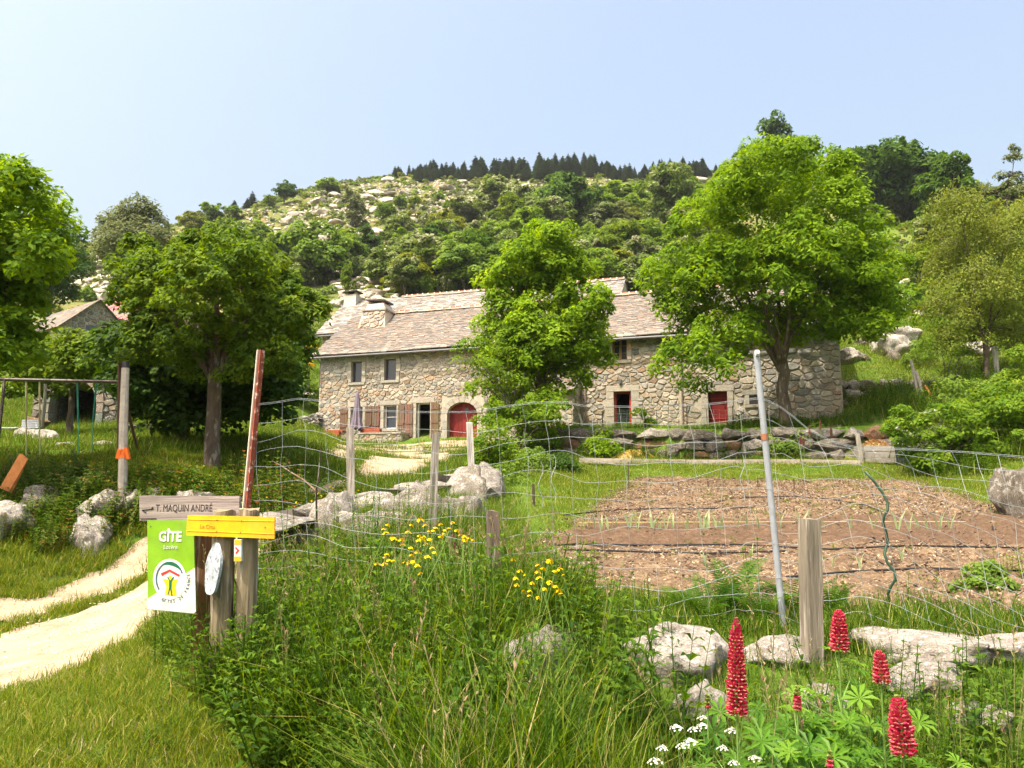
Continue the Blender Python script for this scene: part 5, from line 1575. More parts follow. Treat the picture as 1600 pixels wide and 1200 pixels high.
HT = [  # kind, px, base py, width px, height px, label
 ('dark1', 444, 320, 40, 37, 'small round dark tree standing on the left skyline of the rocky hill'),
 ('bright1', 421, 328, 24, 24, 'light green bush-like tree just left of the dark skyline tree'),
 ('mid1', 512, 304, 42, 24, 'low rounded green tree on the skyline right of the dark one'),
 ('grey1', 550, 358, 36, 72, 'thin grey-green birch on the rocky slope'),
 ('mid2', 396, 394, 60, 50, 'grey-green bush on the boulder slope above the cherry tree'),
 ('mid0', 492, 447, 106, 98, 'wide round green tree above the cherry tree, left of the chimneys'),
 ('dark2', 575, 410, 44, 55, 'compact dark green tree in the middle of the rocky slope'),
 ('mid3', 603, 350, 34, 32, 'small round tree high among the pale boulders'),
 ('bright2', 647, 332, 24, 26, 'small bright round tree below the conifers'),
 ('mid1', 625, 328, 24, 22, 'small dark-green round tree left of the bright small one'),
 ('haw1', 622, 376, 54, 38, 'whitish blossoming thicket on the upper slope'),
 ('haw2', 615, 397, 40, 36, 'small blossoming hawthorn right of the compact dark tree'),
 ('haw3', 655, 430, 82, 62, 'cream-blossomed hawthorn behind the farmhouse roof'),
 ('olive1', 640, 464, 78, 66, 'olive-brown willow bush directly above the farmhouse ridge'),
 ('dark3', 728, 456, 96, 92, 'dark hawthorn with white blossom left of the maple crown'),
 ('haw1', 700, 445, 50, 60, 'cream hawthorn between the olive bush and the dark hawthorn'),
 ('haw2', 730, 353, 60, 38, 'blossoming thicket below the conifer wood'),
 ('haw3', 768, 343, 76, 62, 'large pale blossoming tree high on the slope, over the maple top'),
 ('haw1', 797, 384, 52, 40, 'pale hawthorn left of the maple top'),
 ('haw2', 830, 365, 72, 56, 'pale blossoming tree right behind the maple top'),
 ('dark0', 885, 375, 100, 104, 'broad dark beech rising behind the maple top'),
 ('dark1', 860, 350, 60, 60, 'left shoulder of dark beeches on the upper slope'),
 ('bright3', 965, 428, 74, 76, 'soft green tree between maple and ash crowns'),
 ('haw3', 1045, 385, 92, 118, 'tall grey-white blossoming tree left of the ash crown'),
 ('mid2', 985, 335, 84, 42, 'green thicket along the top of the slope'),
 ('haw0', 1000, 465, 76, 66, 'whitish thicket just over the barn roof'),
 ('haw1', 945, 455, 60, 56, 'pale thicket beside the maple over the barn ridge'),
 ('mid3', 1010, 410, 70, 60, 'mid-green tree in the hollow left of the ash'),
 ('olive2', 915, 330, 70, 36, 'olive thicket under the conifer wood'),
 ('mid0', 1080, 330, 80, 50, 'green thicket behind the left shoulder of the ash'),
 ('dark2', 1222, 330, 94, 138, 'round dark tree peeping over the top of the ash'),
 ('dark3', 1190, 330, 70, 110, 'darker tree left of the one peeping over the ash'),
 ('dark0', 1375, 352, 120, 126, 'left crown of the big dark beech clump right of the ash'),
 ('dark1', 1435, 352, 130, 134, 'middle and highest crown of the dark beech clump'),
 ('dark2', 1488, 350, 90, 112, 'right crown of the dark beech clump'),
 ('dark3', 1335, 350, 80, 120, 'dark beech crown half behind the ash top right'),
 ('haw2', 1400, 350, 66, 70, 'pale blossoming tree at the foot of the dark beeches'),
 ('bright0', 1449, 352, 42, 72, 'young fresh-green tree before the dark beeches'),
 ('mid1', 1500, 345, 60, 70, 'green tree in front of the right dark beech'),
 ('mid2', 335, 352, 40, 32, 'rounded skyline bush at the far left end of the hill'),
 ('mid3', 365, 345, 30, 22, 'low skyline bush next to the far left one'),
 ('olive1', 300, 372, 60, 40, 'pale bush behind the cherry tree top'),
 ('mid0', 130, 420, 40, 30, 'bush on the boulder slope at the far left'),
 ('obush1', 165, 395, 70, 26, 'low olive scrub on the far left skyline'),
 ('bright1', 540, 470, 22, 60, 'narrow young tree left of the large chimney'),
 ('mid1', 780, 440, 60, 60, 'green thicket filling the gap left of the maple'),
 ('haw0', 560, 440, 40, 40, 'pale bush on the slope above the left chimney'),
 ('olive2', 700, 380, 60, 40, 'olive thicket under the upper blossoming trees'),
 ('mid2', 1140, 300, 60, 40, 'thicket on the ridge behind the ash'),
 ('haw3', 960, 395, 50, 50, 'pale tree right of the broad dark beech'),
 ('mid3', 940, 345, 60, 40, 'green thicket right of the broad dark beech'),
]
hx, hy, hz, ok = hits([h[1] for h in HT], [h[2] for h in HT], 48, 420, 260)
NM = {'dark': 'beech_tree', 'haw': 'hawthorn_tree', 'mid': 'hill_tree', 'grey': 'birch_tree', 'olive': 'willow_bush', 'bright': 'young_tree', 'obush': 'scrub_bush'}
for (kd, px, py, w_, h_, lb), x, y, z, o_ in zip(HT, hx, hy, hz, ok):
    if not o_:
        x, y = P(px, py, 230)[:2]; z = Hs(x, y)
    m = y / F
    sz = 1.0
    zb = z
    zt = P(px, py - h_, y)[2]
    place_tree(kd, NM[kd[:-1]], x, y, zb - .3, w_ * m * 1.05, max(zt - zb, h_ * m) * 1.03, lb)
# conifer wood on the ridge
npx = 96
pxs = np.concatenate([rs.uniform(640, 1125, 215), rs.uniform(598, 660, 7), [608, 618, 631, 646, 668, 368, 376, 352, 347, 1135]])
for i, px in enumerate(pxs):
    ry = 283 if px > 590 else 335
    X, Y_, Z_, o_ = hits([px], [ry - rs.uniform(-3, 3)], 60, 420, 200)
    y = float(Y_[0]) if o_[0] else 290.0
    y = max(y, 200) + rs.uniform(0, 25)
    x = (px - 800) / F * y; z = Hs(x, y)
    hh = rs.uniform(4.6, 9.2) * (1.15 if 740 < px < 960 else .85 if px > 650 or px < 590 else .65)
    place_tree('con%d' % rs.randint(0, 5), 'spruce_tree', x, y, z - .3, hh * rs.uniform(.48, .72), hh * y / 300 * rs.uniform(.7, 1.12), 'dark spruce in the conifer wood along the hill ridge', 'spruces of the ridge wood', 'conifer')
# thickets that clothe the slope above the roofs
TH = []
for k in range(150):
    r = rs.rand()
    if r < .72: TH.append((rs.uniform(640, 1130), rs.uniform(335, 475), rs.uniform(5.5, 9.5)))
    elif r < .86: TH.append((rs.uniform(400, 660), rs.uniform(385, 480), rs.uniform(4, 7)))
    else: TH.append((rs.uniform(1430, 1610), rs.uniform(330, 440), rs.uniform(4, 7)))
TH = np.array(TH)
tx, ty, tz, to = hits(TH[:, 0], TH[:, 1], 62, 420, 240)
for (px, py, w_), x, y, z, o_ in zip(TH, tx, ty, tz, to):
    if not o_ or (px < 640 and py < 390) or (px < 790 and py < 385 and rs.rand() < .75): continue
    kd = rs.choice(['haw1', 'haw2', 'mid1', 'mid2', 'mid3', 'olive1', 'dark1', 'bright1', 'haw3', 'grey2'], p=[.15, .14, .16, .12, .1, .08, .06, .07, .06, .06])
    w_ *= (y / 150) ** .3
    place_tree(kd, 'hillside_tree', x, y, z - .4, w_, w_ * rs.uniform(.75, 1.05), 'rounded tree in the thicket covering the slope above the roofs', 'trees of the hillside thicket')
# scrub between: bushes one can hardly tell apart
bp = []
for k in range(230):
    r = rs.rand()
    if r < .55: bp.append((rs.uniform(640, 1120), rs.uniform(290, 470)))
    elif r < .75: bp.append((rs.uniform(360, 640), rs.uniform(320, 460)))
    elif r < .85: bp.append((rs.uniform(1330, 1600), rs.uniform(300, 400)))
    elif r < .93: bp.append((rs.uniform(1420, 1600), rs.uniform(400, 520)))
    else: bp.append((rs.uniform(90, 330), rs.uniform(390, 480)))
bp = np.array(bp)
bx, by, bz, bo = hits(bp[:, 0], bp[:, 1], 50, 420, 240)
for (px, py), x, y, z, o_ in zip(bp, bx, by, bz, bo):
    if not o_: continue
    w_ = rs.uniform(2.2, 5.2) * (1.15 if px > 640 else .7)
    kd = rs.choice(['bush1', 'bush2', 'hbush1', 'hbush2', 'obush2', 'bush3'], p=[.2, .15, .25, .15, .12, .13])
    place_tree(kd, 'scrub_bush', x, y, z - .2, w_, w_ * rs.uniform(.5, .85), 'low green scrub bush on the stony hillside', 'scrub bushes of the hillside', 'bush')

# pale boulders of the hillside
def hill_px(n, boxes, wts):
    out = []
    b = rs.choice(len(boxes), n, p=np.array(wts) / sum(wts))
    for i in b:
        x0, y0, x1, y1 = boxes[i]; out.append((rs.uniform(x0, x1), rs.uniform(y0, y1)))
    return np.array(out)
BX = [(480, 282, 780, 345), (360, 318, 560, 400), (560, 285, 760, 400), (330, 390, 420, 430), (760, 278, 1100, 302), (95, 388, 190, 470), (520, 420, 620, 480), (880, 285, 1100, 330), (1420, 390, 1500, 500), (1540, 292, 1600, 330), (560, 410, 900, 470)]
WT = [40, 30, 30, 7, 20, 12, 5, 3, 2, 2, 5]
hp_ = hill_px(3400, BX, WT)
qx, qy, qz, qo = hits(hp_[:, 0], hp_[:, 1], 50, 420, 240)
sel = [i for i in range(len(qx)) if qo[i]]
szs = np.exp(rs.normal(0, .5, len(qx))) * .88
order = sorted(sel, key=lambda i: -szs[i] / qy[i])
protoM = [rock_proto('h', k, M_hillrock, 2) for k in range(1, 8)]
for n_i, i in enumerate(order[:290]):
    o = bpy.data.objects.new('boulder', protoM[n_i % 7]); COL.objects.link(o)
    s = min(max(szs[i], .9) * 1.15, 2.2) * (qy[i] / 220) ** .6
    o.location = (qx[i], qy[i], qz[i] + s * .22); o.scale = (s * rs.uniform(.9, 1.7), s * rs.uniform(.8, 1.3), s * rs.uniform(.55, .95)); o.rotation_euler = (rs.uniform(-.3, .3), rs.uniform(-.3, .3), rs.uniform(-.5, .5))
    tag(o, 'pale granite boulder strewn over the hillside scrub', 'boulder', 'boulders strewn over the hillside')

REST_B = [(qx[i], qy[i], qz[i] + .1) for i in order[290:]]

# ------------------------------------------------------------------ scattering of uncountable growth (geometry nodes)
def hidden_obj(name, me, mat):
    o = bpy.data.objects.new(name, me)
    if mat and not me.materials: me.materials.append(mat)
    return o
def scatter(name, pts, protos, scl=(.8, 1.2), lean=.12, label=None, cat=None, seed=0):
    r_ = np.random.RandomState(seed)
    n = len(pts)
    me = bpy.data.meshes.new(name)
    me.vertices.add(n); me.vertices.foreach_set('co', np.asarray(pts, np.float32).ravel())
    a = me.attributes.new('rot', 'FLOAT_VECTOR', 'POINT')
    a.data.foreach_set('vector', np.stack([r_.normal(size=n) * lean, r_.normal(size=n) * lean, r_.uniform(0, 6.283, n)], 1).astype(np.float32).ravel())
    a = me.attributes.new('scl', 'FLOAT', 'POINT'); a.data.foreach_set('value', (r_.uniform(*scl, n) if not callable(scl) else scl(r_, pts)).astype(np.float32))
    a = me.attributes.new('idx', 'INT', 'POINT'); a.data.foreach_set('value', r_.randint(0, len(protos), n).astype(np.int32))
    o = bpy.data.objects.new(name, me); COL.objects.link(o)
    ng = bpy.data.node_groups.new('scatter_' + name, 'GeometryNodeTree')
    ng.interface.new_socket('Geometry', in_out='INPUT', socket_type='NodeSocketGeometry')
    ng.interface.new_socket('Geometry', in_out='OUTPUT', socket_type='NodeSocketGeometry')
    gi = ng.nodes.new('NodeGroupInput'); go = ng.nodes.new('NodeGroupOutput')
    ip = ng.nodes.new('GeometryNodeInstanceOnPoints')
    jn = ng.nodes.new('GeometryNodeJoinGeometry')
    for p in protos:
        oi = ng.nodes.new('GeometryNodeObjectInfo'); oi.inputs[0].default_value = p
        oi.inputs['As Instance'].default_value = True
        ng.links.new(oi.outputs['Geometry'], jn.inputs[0])
    def attr(nm, ty):
        q = ng.nodes.new('GeometryNodeInputNamedAttribute'); q.data_type = ty; q.inputs['Name'].default_value = nm
        return q.outputs[0]
    ng.links.new(gi.outputs[0], ip.inputs['Points']); ng.links.new(jn.outputs[0], ip.inputs['Instance'])
    ip.inputs['Pick Instance'].default_value = True
    ng.links.new(attr('idx', 'INT'), ip.inputs['Instance Index'])
    er = ng.nodes.new('FunctionNodeEulerToRotation')
    ng.links.new(attr('rot', 'FLOAT_VECTOR'), er.inputs[0]); ng.links.new(er.outputs[0], ip.inputs['Rotation'])
    ng.links.new(attr('scl', 'FLOAT'), ip.inputs['Scale'])
    ng.links.new(ip.outputs[0], go.inputs[0])
    md = o.modifiers.new('scatter', 'NODES'); md.node_group = ng
    o['kind'] = 'stuff'
    if label: o['label'] = label
    if cat: o['category'] = cat
    return o
def blades(seed, n, h, spread, width, bend=.35, hv=.35, seg=3, tmin=0, tmax=1):
    r_ = np.random.RandomState(seed)
    b = r_.normal(size=(n, 2)) * spread * .5
    hh = h * r_.uniform(1 - hv, 1 + hv, n)
    a = r_.uniform(0, 6.283, n)
    dirv = np.stack([np.cos(a), np.sin(a)], 1)
    perp = np.stack([-np.sin(a + r_.uniform(-.6, .6, n)), np.cos(a)], 1)
    bd = r_.uniform(.2, 1.6, n) * bend
    lv = []
    for i in range(seg + 1):
        t = i / seg
        off = dirv * (bd * hh * t ** 2)[:, None] + dirv * (.12 * hh * t)[:, None]
        z = hh * t * (1 - .35 * np.minimum(bd, 1.3) * t)
        c_ = np.concatenate([b + off, z[:, None]], 1)
        ww = width * (1 - t) ** .7 * .5 + .0004
        s_ = np.concatenate([perp * ww, np.zeros((n, 1))], 1)
        lv.append((c_ - s_, c_ + s_))
    V = np.concatenate([np.stack([lv[i][0], lv[i][1], lv[i + 1][1], lv[i + 1][0]], 1) for i in range(seg)])
    ti = np.tile(r_.uniform(tmin, tmax, n), seg)
    return V, ti
LM_grass = leaf_mat('grass_blades', [(0, (.022, .065, .006)), (.4, (.06, .135, .008)), (.75, (.13, .22, .014)), (.93, (.24, .29, .05)), (1, (.42, .36, .15))], .4)
LM_lawn = leaf_mat('lawn_blades', [(0, (.06, .12, .008)), (.5, (.12, .195, .010)), (.8, (.21, .265, .02)), (1, (.40, .33, .10))], .38, .6)
LM_herb = leaf_mat('herb_leaves', [(0, (.025, .07, .01)), (.5, (.075, .155, .014)), (1, (.19, .29, .03))], .38, .45)
LM_bramble = leaf_mat('bramble_leaves', [(0, (.05, .12, .02)), (.55, (.11, .2, .03)), (.75, (.18, .2, .04)), (1, (.30, .13, .05))], .35, .45)
LM_dry = leaf_mat('dry_stalks', [(0, (.28, .22, .11)), (1, (.5, .42, .24))], .2, .7)
tall = [hidden_obj('grass_tuft', quads('grass_tuft', *blades(i, 34, .46, .13, .0085, .5), LM_grass), None) for i in range(4)]
short = [hidden_obj('lawn_tuft', quads('lawn_tuft', *blades(40 + i, 60, .085, .16, .005, .6, .5, 2), LM_lawn), None) for i in range(4)]
midg = [hidden_obj('meadow_tuft', quads('meadow_tuft', *blades(60 + i, 46, .22, .34, .011, .4, .5, 2), LM_grass), None) for i in range(3)]
lawnf = [hidden_obj('far_lawn_tuft', quads('far_lawn_tuft', *blades(80 + i, 70, .075, .6, .012, .5, .5, 1), LM_lawn), None) for i in range(3)]

def herb_mesh(seed, h=.45, nlv=8, ll=.09, lw=.045, droop=.3, taper=True):
    r_ = random.Random(seed); Q = []; T = []
    lean = Vector((r_.uniform(-.15, .15), r_.uniform(-.15, .15), 1))
    for k in range(nlv):
        t = (k + .6) / nlv
        z = h * t; c_ = Vector((lean.x * z, lean.y * z, z))
        a0 = k * 1.57 + r_.uniform(-.3, .3)
        s = (1 - .55 * t if taper else 1) * r_.uniform(.8, 1.2)
        for sgn in (0, math.pi):
            a = a0 + sgn
            d = Vector((math.cos(a), math.sin(a), .35 + .3 * t)); d.normalize()
            pr = Vector((-math.sin(a), math.cos(a), 0))
            l = ll * s; w_ = lw * s
            p0 = c_; p1 = c_ + d * l * .42 + Vector((0, 0, .06 * l)); p2 = c_ + d * l + Vector((0, 0, -droop * l))
            up = Vector((0, 0, w_ * .18))
            tt = r_.random()
            Q.append([p0, p1 + pr * w_ / 2 + up, p2, p1]); T.append(tt)
            Q.append([p0, p1, p2, p1 - pr * w_ / 2 + up]); T.append(tt)
    top = Vector((lean.x * h, lean.y * h, h))
    pr = Vector((.004, 0, 0))
    Q.append([-pr, pr, top + pr * .5, top - pr * .5]); T.append(.3)
    Q.append([Vector((0, -.004, 0)), Vector((0, .004, 0)), top, top]); T.append(.3)
    return np.array([[list(v) for v in q] for q in Q]), np.array(T)
def herb_clump(seed, n, spread, **k):
    r_ = np.random.RandomState(seed); VV = []; TT = []
    h = k.pop('h', .4)
    for i in range(n):
        V, T = herb_mesh(seed * 31 + i, h=h * r_.uniform(.6, 1.2), **k)
        V = V + np.array([*(r_.normal(size=2) * spread), 0])
        VV.append(V); TT.append(np.clip(T * .6 + r_.uniform(0, .4), 0, 1))
    return np.concatenate(VV), np.concatenate(TT)
herbs = [hidden_obj('herb', quads('herb', *herb_clump(3 + i, 5, .07, h=.40, nlv=9, ll=.085, lw=.034), LM_herb), None) for i in range(4)]
brambles = [hidden_obj('bramble', quads('bramble', *herb_clump(30 + i, 5, .12, h=.5, nlv=9, ll=.075, lw=.05, taper=False), LM_bramble), None) for i in range(3)]
def seed_head(seed):
    r_ = np.random.RandomState(seed); Q = []; T = []
    for i in range(3):
        x, y = r_.normal(size=2) * .03; h = r_.uniform(.55, .85); lx, ly = r_.normal(size=2) * .12
        p = [np.array([x + lx * t * t * h, y + ly * t * t * h, h * t]) for t in (0, .35, .7, 1)]
        for a, b in zip(p, p[1:]):
            for w_ in (np.array([.0016, 0, 0]), np.array([0, .0016, 0])):
                Q.append([a - w_, a + w_, b + w_, b - w_]); T.append(.4)
        for k in range(14):
            t = .8 + .2 * k / 14; c_ = np.array([x + lx * t * t * h, y + ly * t * t * h, h * t]); d = r_.normal(size=3) * .012; d[2] = abs(d[2]) + .01
            sdv = r_.normal(size=3) * .003
            Q.append([c_, c_ + d / 2 + sdv, c_ + d, c_ + d / 2 - sdv]); T.append(r_.uniform(.3, 1))
    return np.array(Q), np.array(T)
LM_seed = leaf_mat('grass_seed_heads', [(0, (.16, .2, .06)), (.5, (.28, .26, .12)), (1, (.34, .22, .14))], .25, .7)
seeds = [hidden_obj('seed_stalk', quads('seed_stalk', *seed_head(5 + i), LM_seed), None) for i in range(3)]

def region(n, xr, yr, fn, seed, lift=0.0):
    r_ = np.random.RandomState(seed)
    y = np.sqrt(r_.uniform(yr[0] ** 2, yr[1] ** 2, n)) if yr[0] > 0 else r_.uniform(*yr, n)
    x = r_.uniform(*xr, n)
    m = fn(x, y)
    x, y = x[m], y[m]
    return np.stack([x, y, H(x, y) + lift], 1)
def view(x, y, mg=1.06):
    return np.abs(x) < y * .67 * mg + .3
def tallmask(x, y):
    """the strip of high weeds between the verge and the garden"""
    left = np.interp(y, [2.6, 3.6, 4.2, 5.2, 6.2, 7.2, 8.4, 10.5, 12.5], [-.35, -.55, -1.0, -1.9, -2.6, -3.1, -2.9, -2.3, -2.1])
    right = np.interp(y, [2.0, 5.4, 5.8, 6.6, 9, 13, 22], [9, 9, 5.2, .9, .1, .2, .3])
    rock = ((x - .17) / .26) ** 2 + ((y - 4.55) / .5) ** 2 < 1
    return ~rock & (x > left + .15 * _hash_noise(x, y, 4)) & (x < right) & view(x, y) & (y < 12.5) & ((x < .5) | (y < 3.95 + .25 * _hash_noise(x, y, 3)))
scatter('tall_grass', region(9500, (-3.6, 5.2), (2.75, 8.2), lambda x, y: tallmask(x, y) & (y < 6.3 + .6 * _hash_noise(x, y, 3) + .3), 1), tall, lambda r, p: r.uniform(.4, 1.1, len(p)) * np.interp(p[:, 0], [-2, -1.2, .2, .7, 1.5], [.85, 1.25, 1.2, .8, .72]) * np.where((p[:, 0] > .9) & (p[:, 1] > 3.6), .62, 1), .16,
        'tall uncut grass growing round the boulders', 'grass', 1)
scatter('bank_grass', region(4200, (-4, 1.5), (6, 12.5), lambda x, y: tallmask(x, y), 2), tall, (.5, 1.0), .15, 'rank grass on the boulder bank', 'grass', 2)
scatter('wild_herbs', region(2300, (-3.2, 4.8), (2.8, 6.8), lambda x, y: tallmask(x, y) & (_hash_noise(x, y, 1.7) > -.05), 3), herbs, (.55, 1.35), .15, 'leafy weeds among the tall grass', 'weeds', 3)
scatter('bed_front_weeds', region(1700, (.3, 5.8), (3.9, 7.2), lambda x, y: view(x, y) & (bed_mask(x, y) < .12), 44), midg + midg + herbs[:1], lambda r, p: r.uniform(.3, .8, len(p)) * np.where(p[:, 1] < 5.1, .7, 1), .15, 'weedy grass between boulders and vegetable bed', 'grass', 44)
scatter('seeding_grass', region(420, (-3, 5), (2.9, 7.5), tallmask, 4), seeds, (.7, 1.15), .1, 'grass stalks in seed', 'grass', 4)
scatter('verge_grass', region(11500, (-6.5, 1.5), (2.6, 8.5), lambda x, y: view(x, y) & ~tallmask(x, y) & (path_mask(x, y) < .02) & (x < np.interp(y, [3, 8], [0.2, -2])), 5), short, (.6, 1.25), .12, 'short mown grass of the verge', 'grass', 5)
drytuft = [hidden_obj('dry_tuft', quads('dry_tuft', *blades(140 + i, 40, .06, .16, .005, .7, .5, 2), LM_dry), None) for i in range(2)]
scatter('verge_weeds', region(900, (-6, 1.0), (2.6, 8.5), lambda x, y: view(x, y) & ~tallmask(x, y) & (path_mask(x, y) < -.05) & (_hash_noise(x, y, 2.1) > 0) & (x < np.interp(y, [3, 8], [0.2, -2])), 52), herbs, (.16, .38), .2, 'low clover and plantain in the verge', 'weeds', 52)
scatter('central_weeds', region(420, (-2.0, .75), (3.6, 6.8), tallmask, 53), herbs, (.9, 1.75), .15, 'tall leafy weeds in the middle of the bank', 'weeds', 53)
scatter('dry_verge_grass', region(2600, (-6.5, 1.0), (2.6, 8.5), lambda x, y: view(x, y) & ~tallmask(x, y) & (path_mask(x, y) < .1) & (_hash_noise(x, y, 1.3) + _hash_noise(x, y, 4.1) * .6 > .25) & (x < np.interp(y, [3, 8], [0.2, -2])), 51), drytuft, (.5, 1.1), .15, 'dry yellowed grass patches of the verge', 'grass', 51)
scatter('left_verge_grass', region(9000, (-13, -2), (7, 16), lambda x, y: view(x, y) & (path_mask(x, y) < 0) & ~tallmask(x, y) & (x < -1.8), 6), short, (.9, 1.7), .12, 'short grass beyond the track', 'grass', 6)
def lawnmask(x, y):
    s, d = sd(x, y)
    return view(x, y) & (bed_mask(x, y) < .02) & (path_mask(x, y) < 0) & ~tallmask(x, y) & (d > 6.95)
scatter('garden_lawn', region(9000, (-.5, 20), (6.5, 31), lambda x, y: lawnmask(x, y) & (x > y * .02 + .1), 7), lawnf, (.6, 1.1), .1, 'bright lawn round the vegetable bed', 'grass', 7)
scatter('orchard_lawn', region(15000, (-24, 0), (13, 40), lambda x, y: lawnmask(x, y) & (x <= y * .02 + .1), 8), lawnf + midg, lambda r, p: r.uniform(.5, 1.2, len(p)), .1, 'grass of the orchard and play lawn', 'grass', 8)
def behind(x, y):
    s, d = sd(x, y)
    return view(x, y) & ((d < 6.2) & (d > .6) | (d <= .6) & ((s > 27) | (s < -1)) | (d < -10)) & (y > 20)
scatter('meadow_grass', region(11000, (-34, 48), (29, 75), behind, 9), midg, lambda r, p: r.uniform(.8, 1.5, len(p)) * np.clip(p[:, 1] / 38, .8, 1.6) * np.where((p[:, 0] > 13) & (p[:, 1] < 40), .5, 1), .1, 'meadow grass above and behind the houses', 'grass', 9)
scatter('bank_weeds', region(1500, (-13, -3.8), (11.8, 14), lambda x, y: view(x, y) & (path_mask(x, y) < -.3), 10), herbs + brambles, (.5, 1.15), .2, 'brambles and weeds over the left bank', 'weeds', 10)
scatter('wall_foot_weeds', region(420, (1, 14), (27, 33), lambda x, y: (np.abs(sd(x, y)[1] - 7.6) < .5) & (sd(x, y)[0] > 15) & view(x, y), 11), herbs + midg, (1.2, 2.0), .2, 'weeds at the foot of the retaining wall', 'weeds', 11)
scatter('terrace_weeds', region(900, (4, 16), (28, 36), lambda x, y: (sd(x, y)[1] > 1.2) & (sd(x, y)[1] < 5.8) & (sd(x, y)[0] > 21.5) & view(x, y), 12), herbs + midg, (.8, 1.5), .2, 'high weeds along the sunny barn wall', 'weeds', 12)
scatter('slope_weeds', region(900, (9, 22), (23, 34), lambda x, y: (x > 8 + .12 * y) & view(x, y) & (sd(x, y)[0] > 27.3), 13), herbs + midg, (1.4, 2.6), .2, 'rough growth on the right slope', 'weeds', 13)
scatter('path_edge_growth', region(1400, (-9, -1), (12, 30), lambda x, y: view(x, y) & (path_mask(x, y) < .0) & (path_mask(x, y) > -.9), 14), midg, (.35, .8), .12, 'taller grass along the track edges', 'grass', 14)
scatter('slope_lawn', region(3500, (12, 30), (30, 46), lambda x, y: view(x, y) & (sd(x, y)[0] > 26.5), 61), lawnf, (.9, 1.7), .1, 'short grass of the sunny slope right of the barn', 'grass', 61)
def hill_ok(x, y):
    return view(x, y, 1.02)
scatter('hill_scrub', region(5200, (-160, 170), (62, 320), hill_ok, 15), [hidden_obj('scrub', quads('scrub', *leaf_quads(np.random.RandomState(900 + i), [(0, 0, .25, 1.3, 1.3, .5), (.8, .3, .2, .8, .8, .4)], 40, 9, .34, .2, .35), m_), None) for i, m_ in enumerate((LM_mixg, LM_willow, LM_haw, LM_grey))],
        lambda r, p: r.uniform(.5, 1.5, len(p)), .1, 'heath and broom scrub between the hillside boulders', 'scrub', 15)
scatter('small_hill_boulders', REST_B, [hidden_obj('small_boulder', m_, None) for m_ in protoM], lambda r, p: r.uniform(.3, .75, len(p)), .25, 'smaller pale rocks between the hillside boulders', 'rocks', 55)
# mulch, clods and straw on the bed
def chips(seed, n, sp, cols, k_=1.0):
    r_ = random.Random(seed); mb = MB()
    for k in range(n):
        mb.box((r_.gauss(0, sp), r_.gauss(0, sp), r_.uniform(0, .012)), (r_.uniform(.015, .06) * k_, r_.uniform(.006, .02) * k_, r_.uniform(.004, .016) * k_), Euler((r_.uniform(-.5, .5), r_.uniform(-.5, .5), r_.uniform(0, 3.1))), r_.choice(cols) + (1,))
    return mb.mesh('mulch', M_plain)
MC = [(.22, .17, .11), (.32, .26, .18), (.27, .22, .15), (.2, .16, .11), (.2, .11, .07), (.13, .075, .05), (.24, .15, .09), (.46, .37, .24), (.16, .09, .055)]
mul = [hidden_obj('mulch_chips', chips(i, 26, .10, MC, .62), None) for i in range(4)]
clod = [hidden_obj('soil_clods', chips(20 + i, 16, .10, [(.12, .08, .052), (.085, .055, .038), (.16, .105, .07), (.24, .175, .12)]), None) for i in range(3)]
rowm = edge_mask(ROW)
scatter('straw_mulch', region(15000, (-.5, 13), (6, 27), lambda x, y: (bed_mask(x, y) > .0) & ((rowm(x, y) < 0) | (rs.rand(len(x)) < .3)), 16, .02), mul, (.8, 1.5), .15, 'chopped straw mulch on the vegetable bed', 'mulch', 16)
scatter('earth_clods', region(5200, (-.5, 13), (6, 27), lambda x, y: bed_mask(x, y) > .0, 17, .03), clod, (.7, 1.6), .2, 'clods of earth on the vegetable bed', 'soil', 17)
scatter('bed_seedlings', region(900, (-.5, 12), (6.5, 25), lambda x, y: (bed_mask(x, y) > .15) & (_hash_noise(x, y, 1.1) > -.2), 18, .02), [hidden_obj('seedling', quads('seedling', *herb_clump(300 + i, 3, .05, h=.09, nlv=3, ll=.06, lw=.03), LM_bright), None) for i in range(2)],
        (.7, 1.5), .1, 'tiny seedlings and weeds sprouting in the bed', 'weeds', 18)
peb = [hidden_obj('pebbles', chips(60 + i, 14, .2, [(.6, .53, .42), (.5, .44, .35), (.66, .6, .5)]), None) for i in range(2)]
scatter('track_gravel', region(1800, (-14, -2), (4.5, 20), lambda x, y: view(x, y) & (path_mask(x, y) > .05), 19, .035), peb, (.4, .8), .1, 'loose gravel on the sandy track', 'gravel', 19)

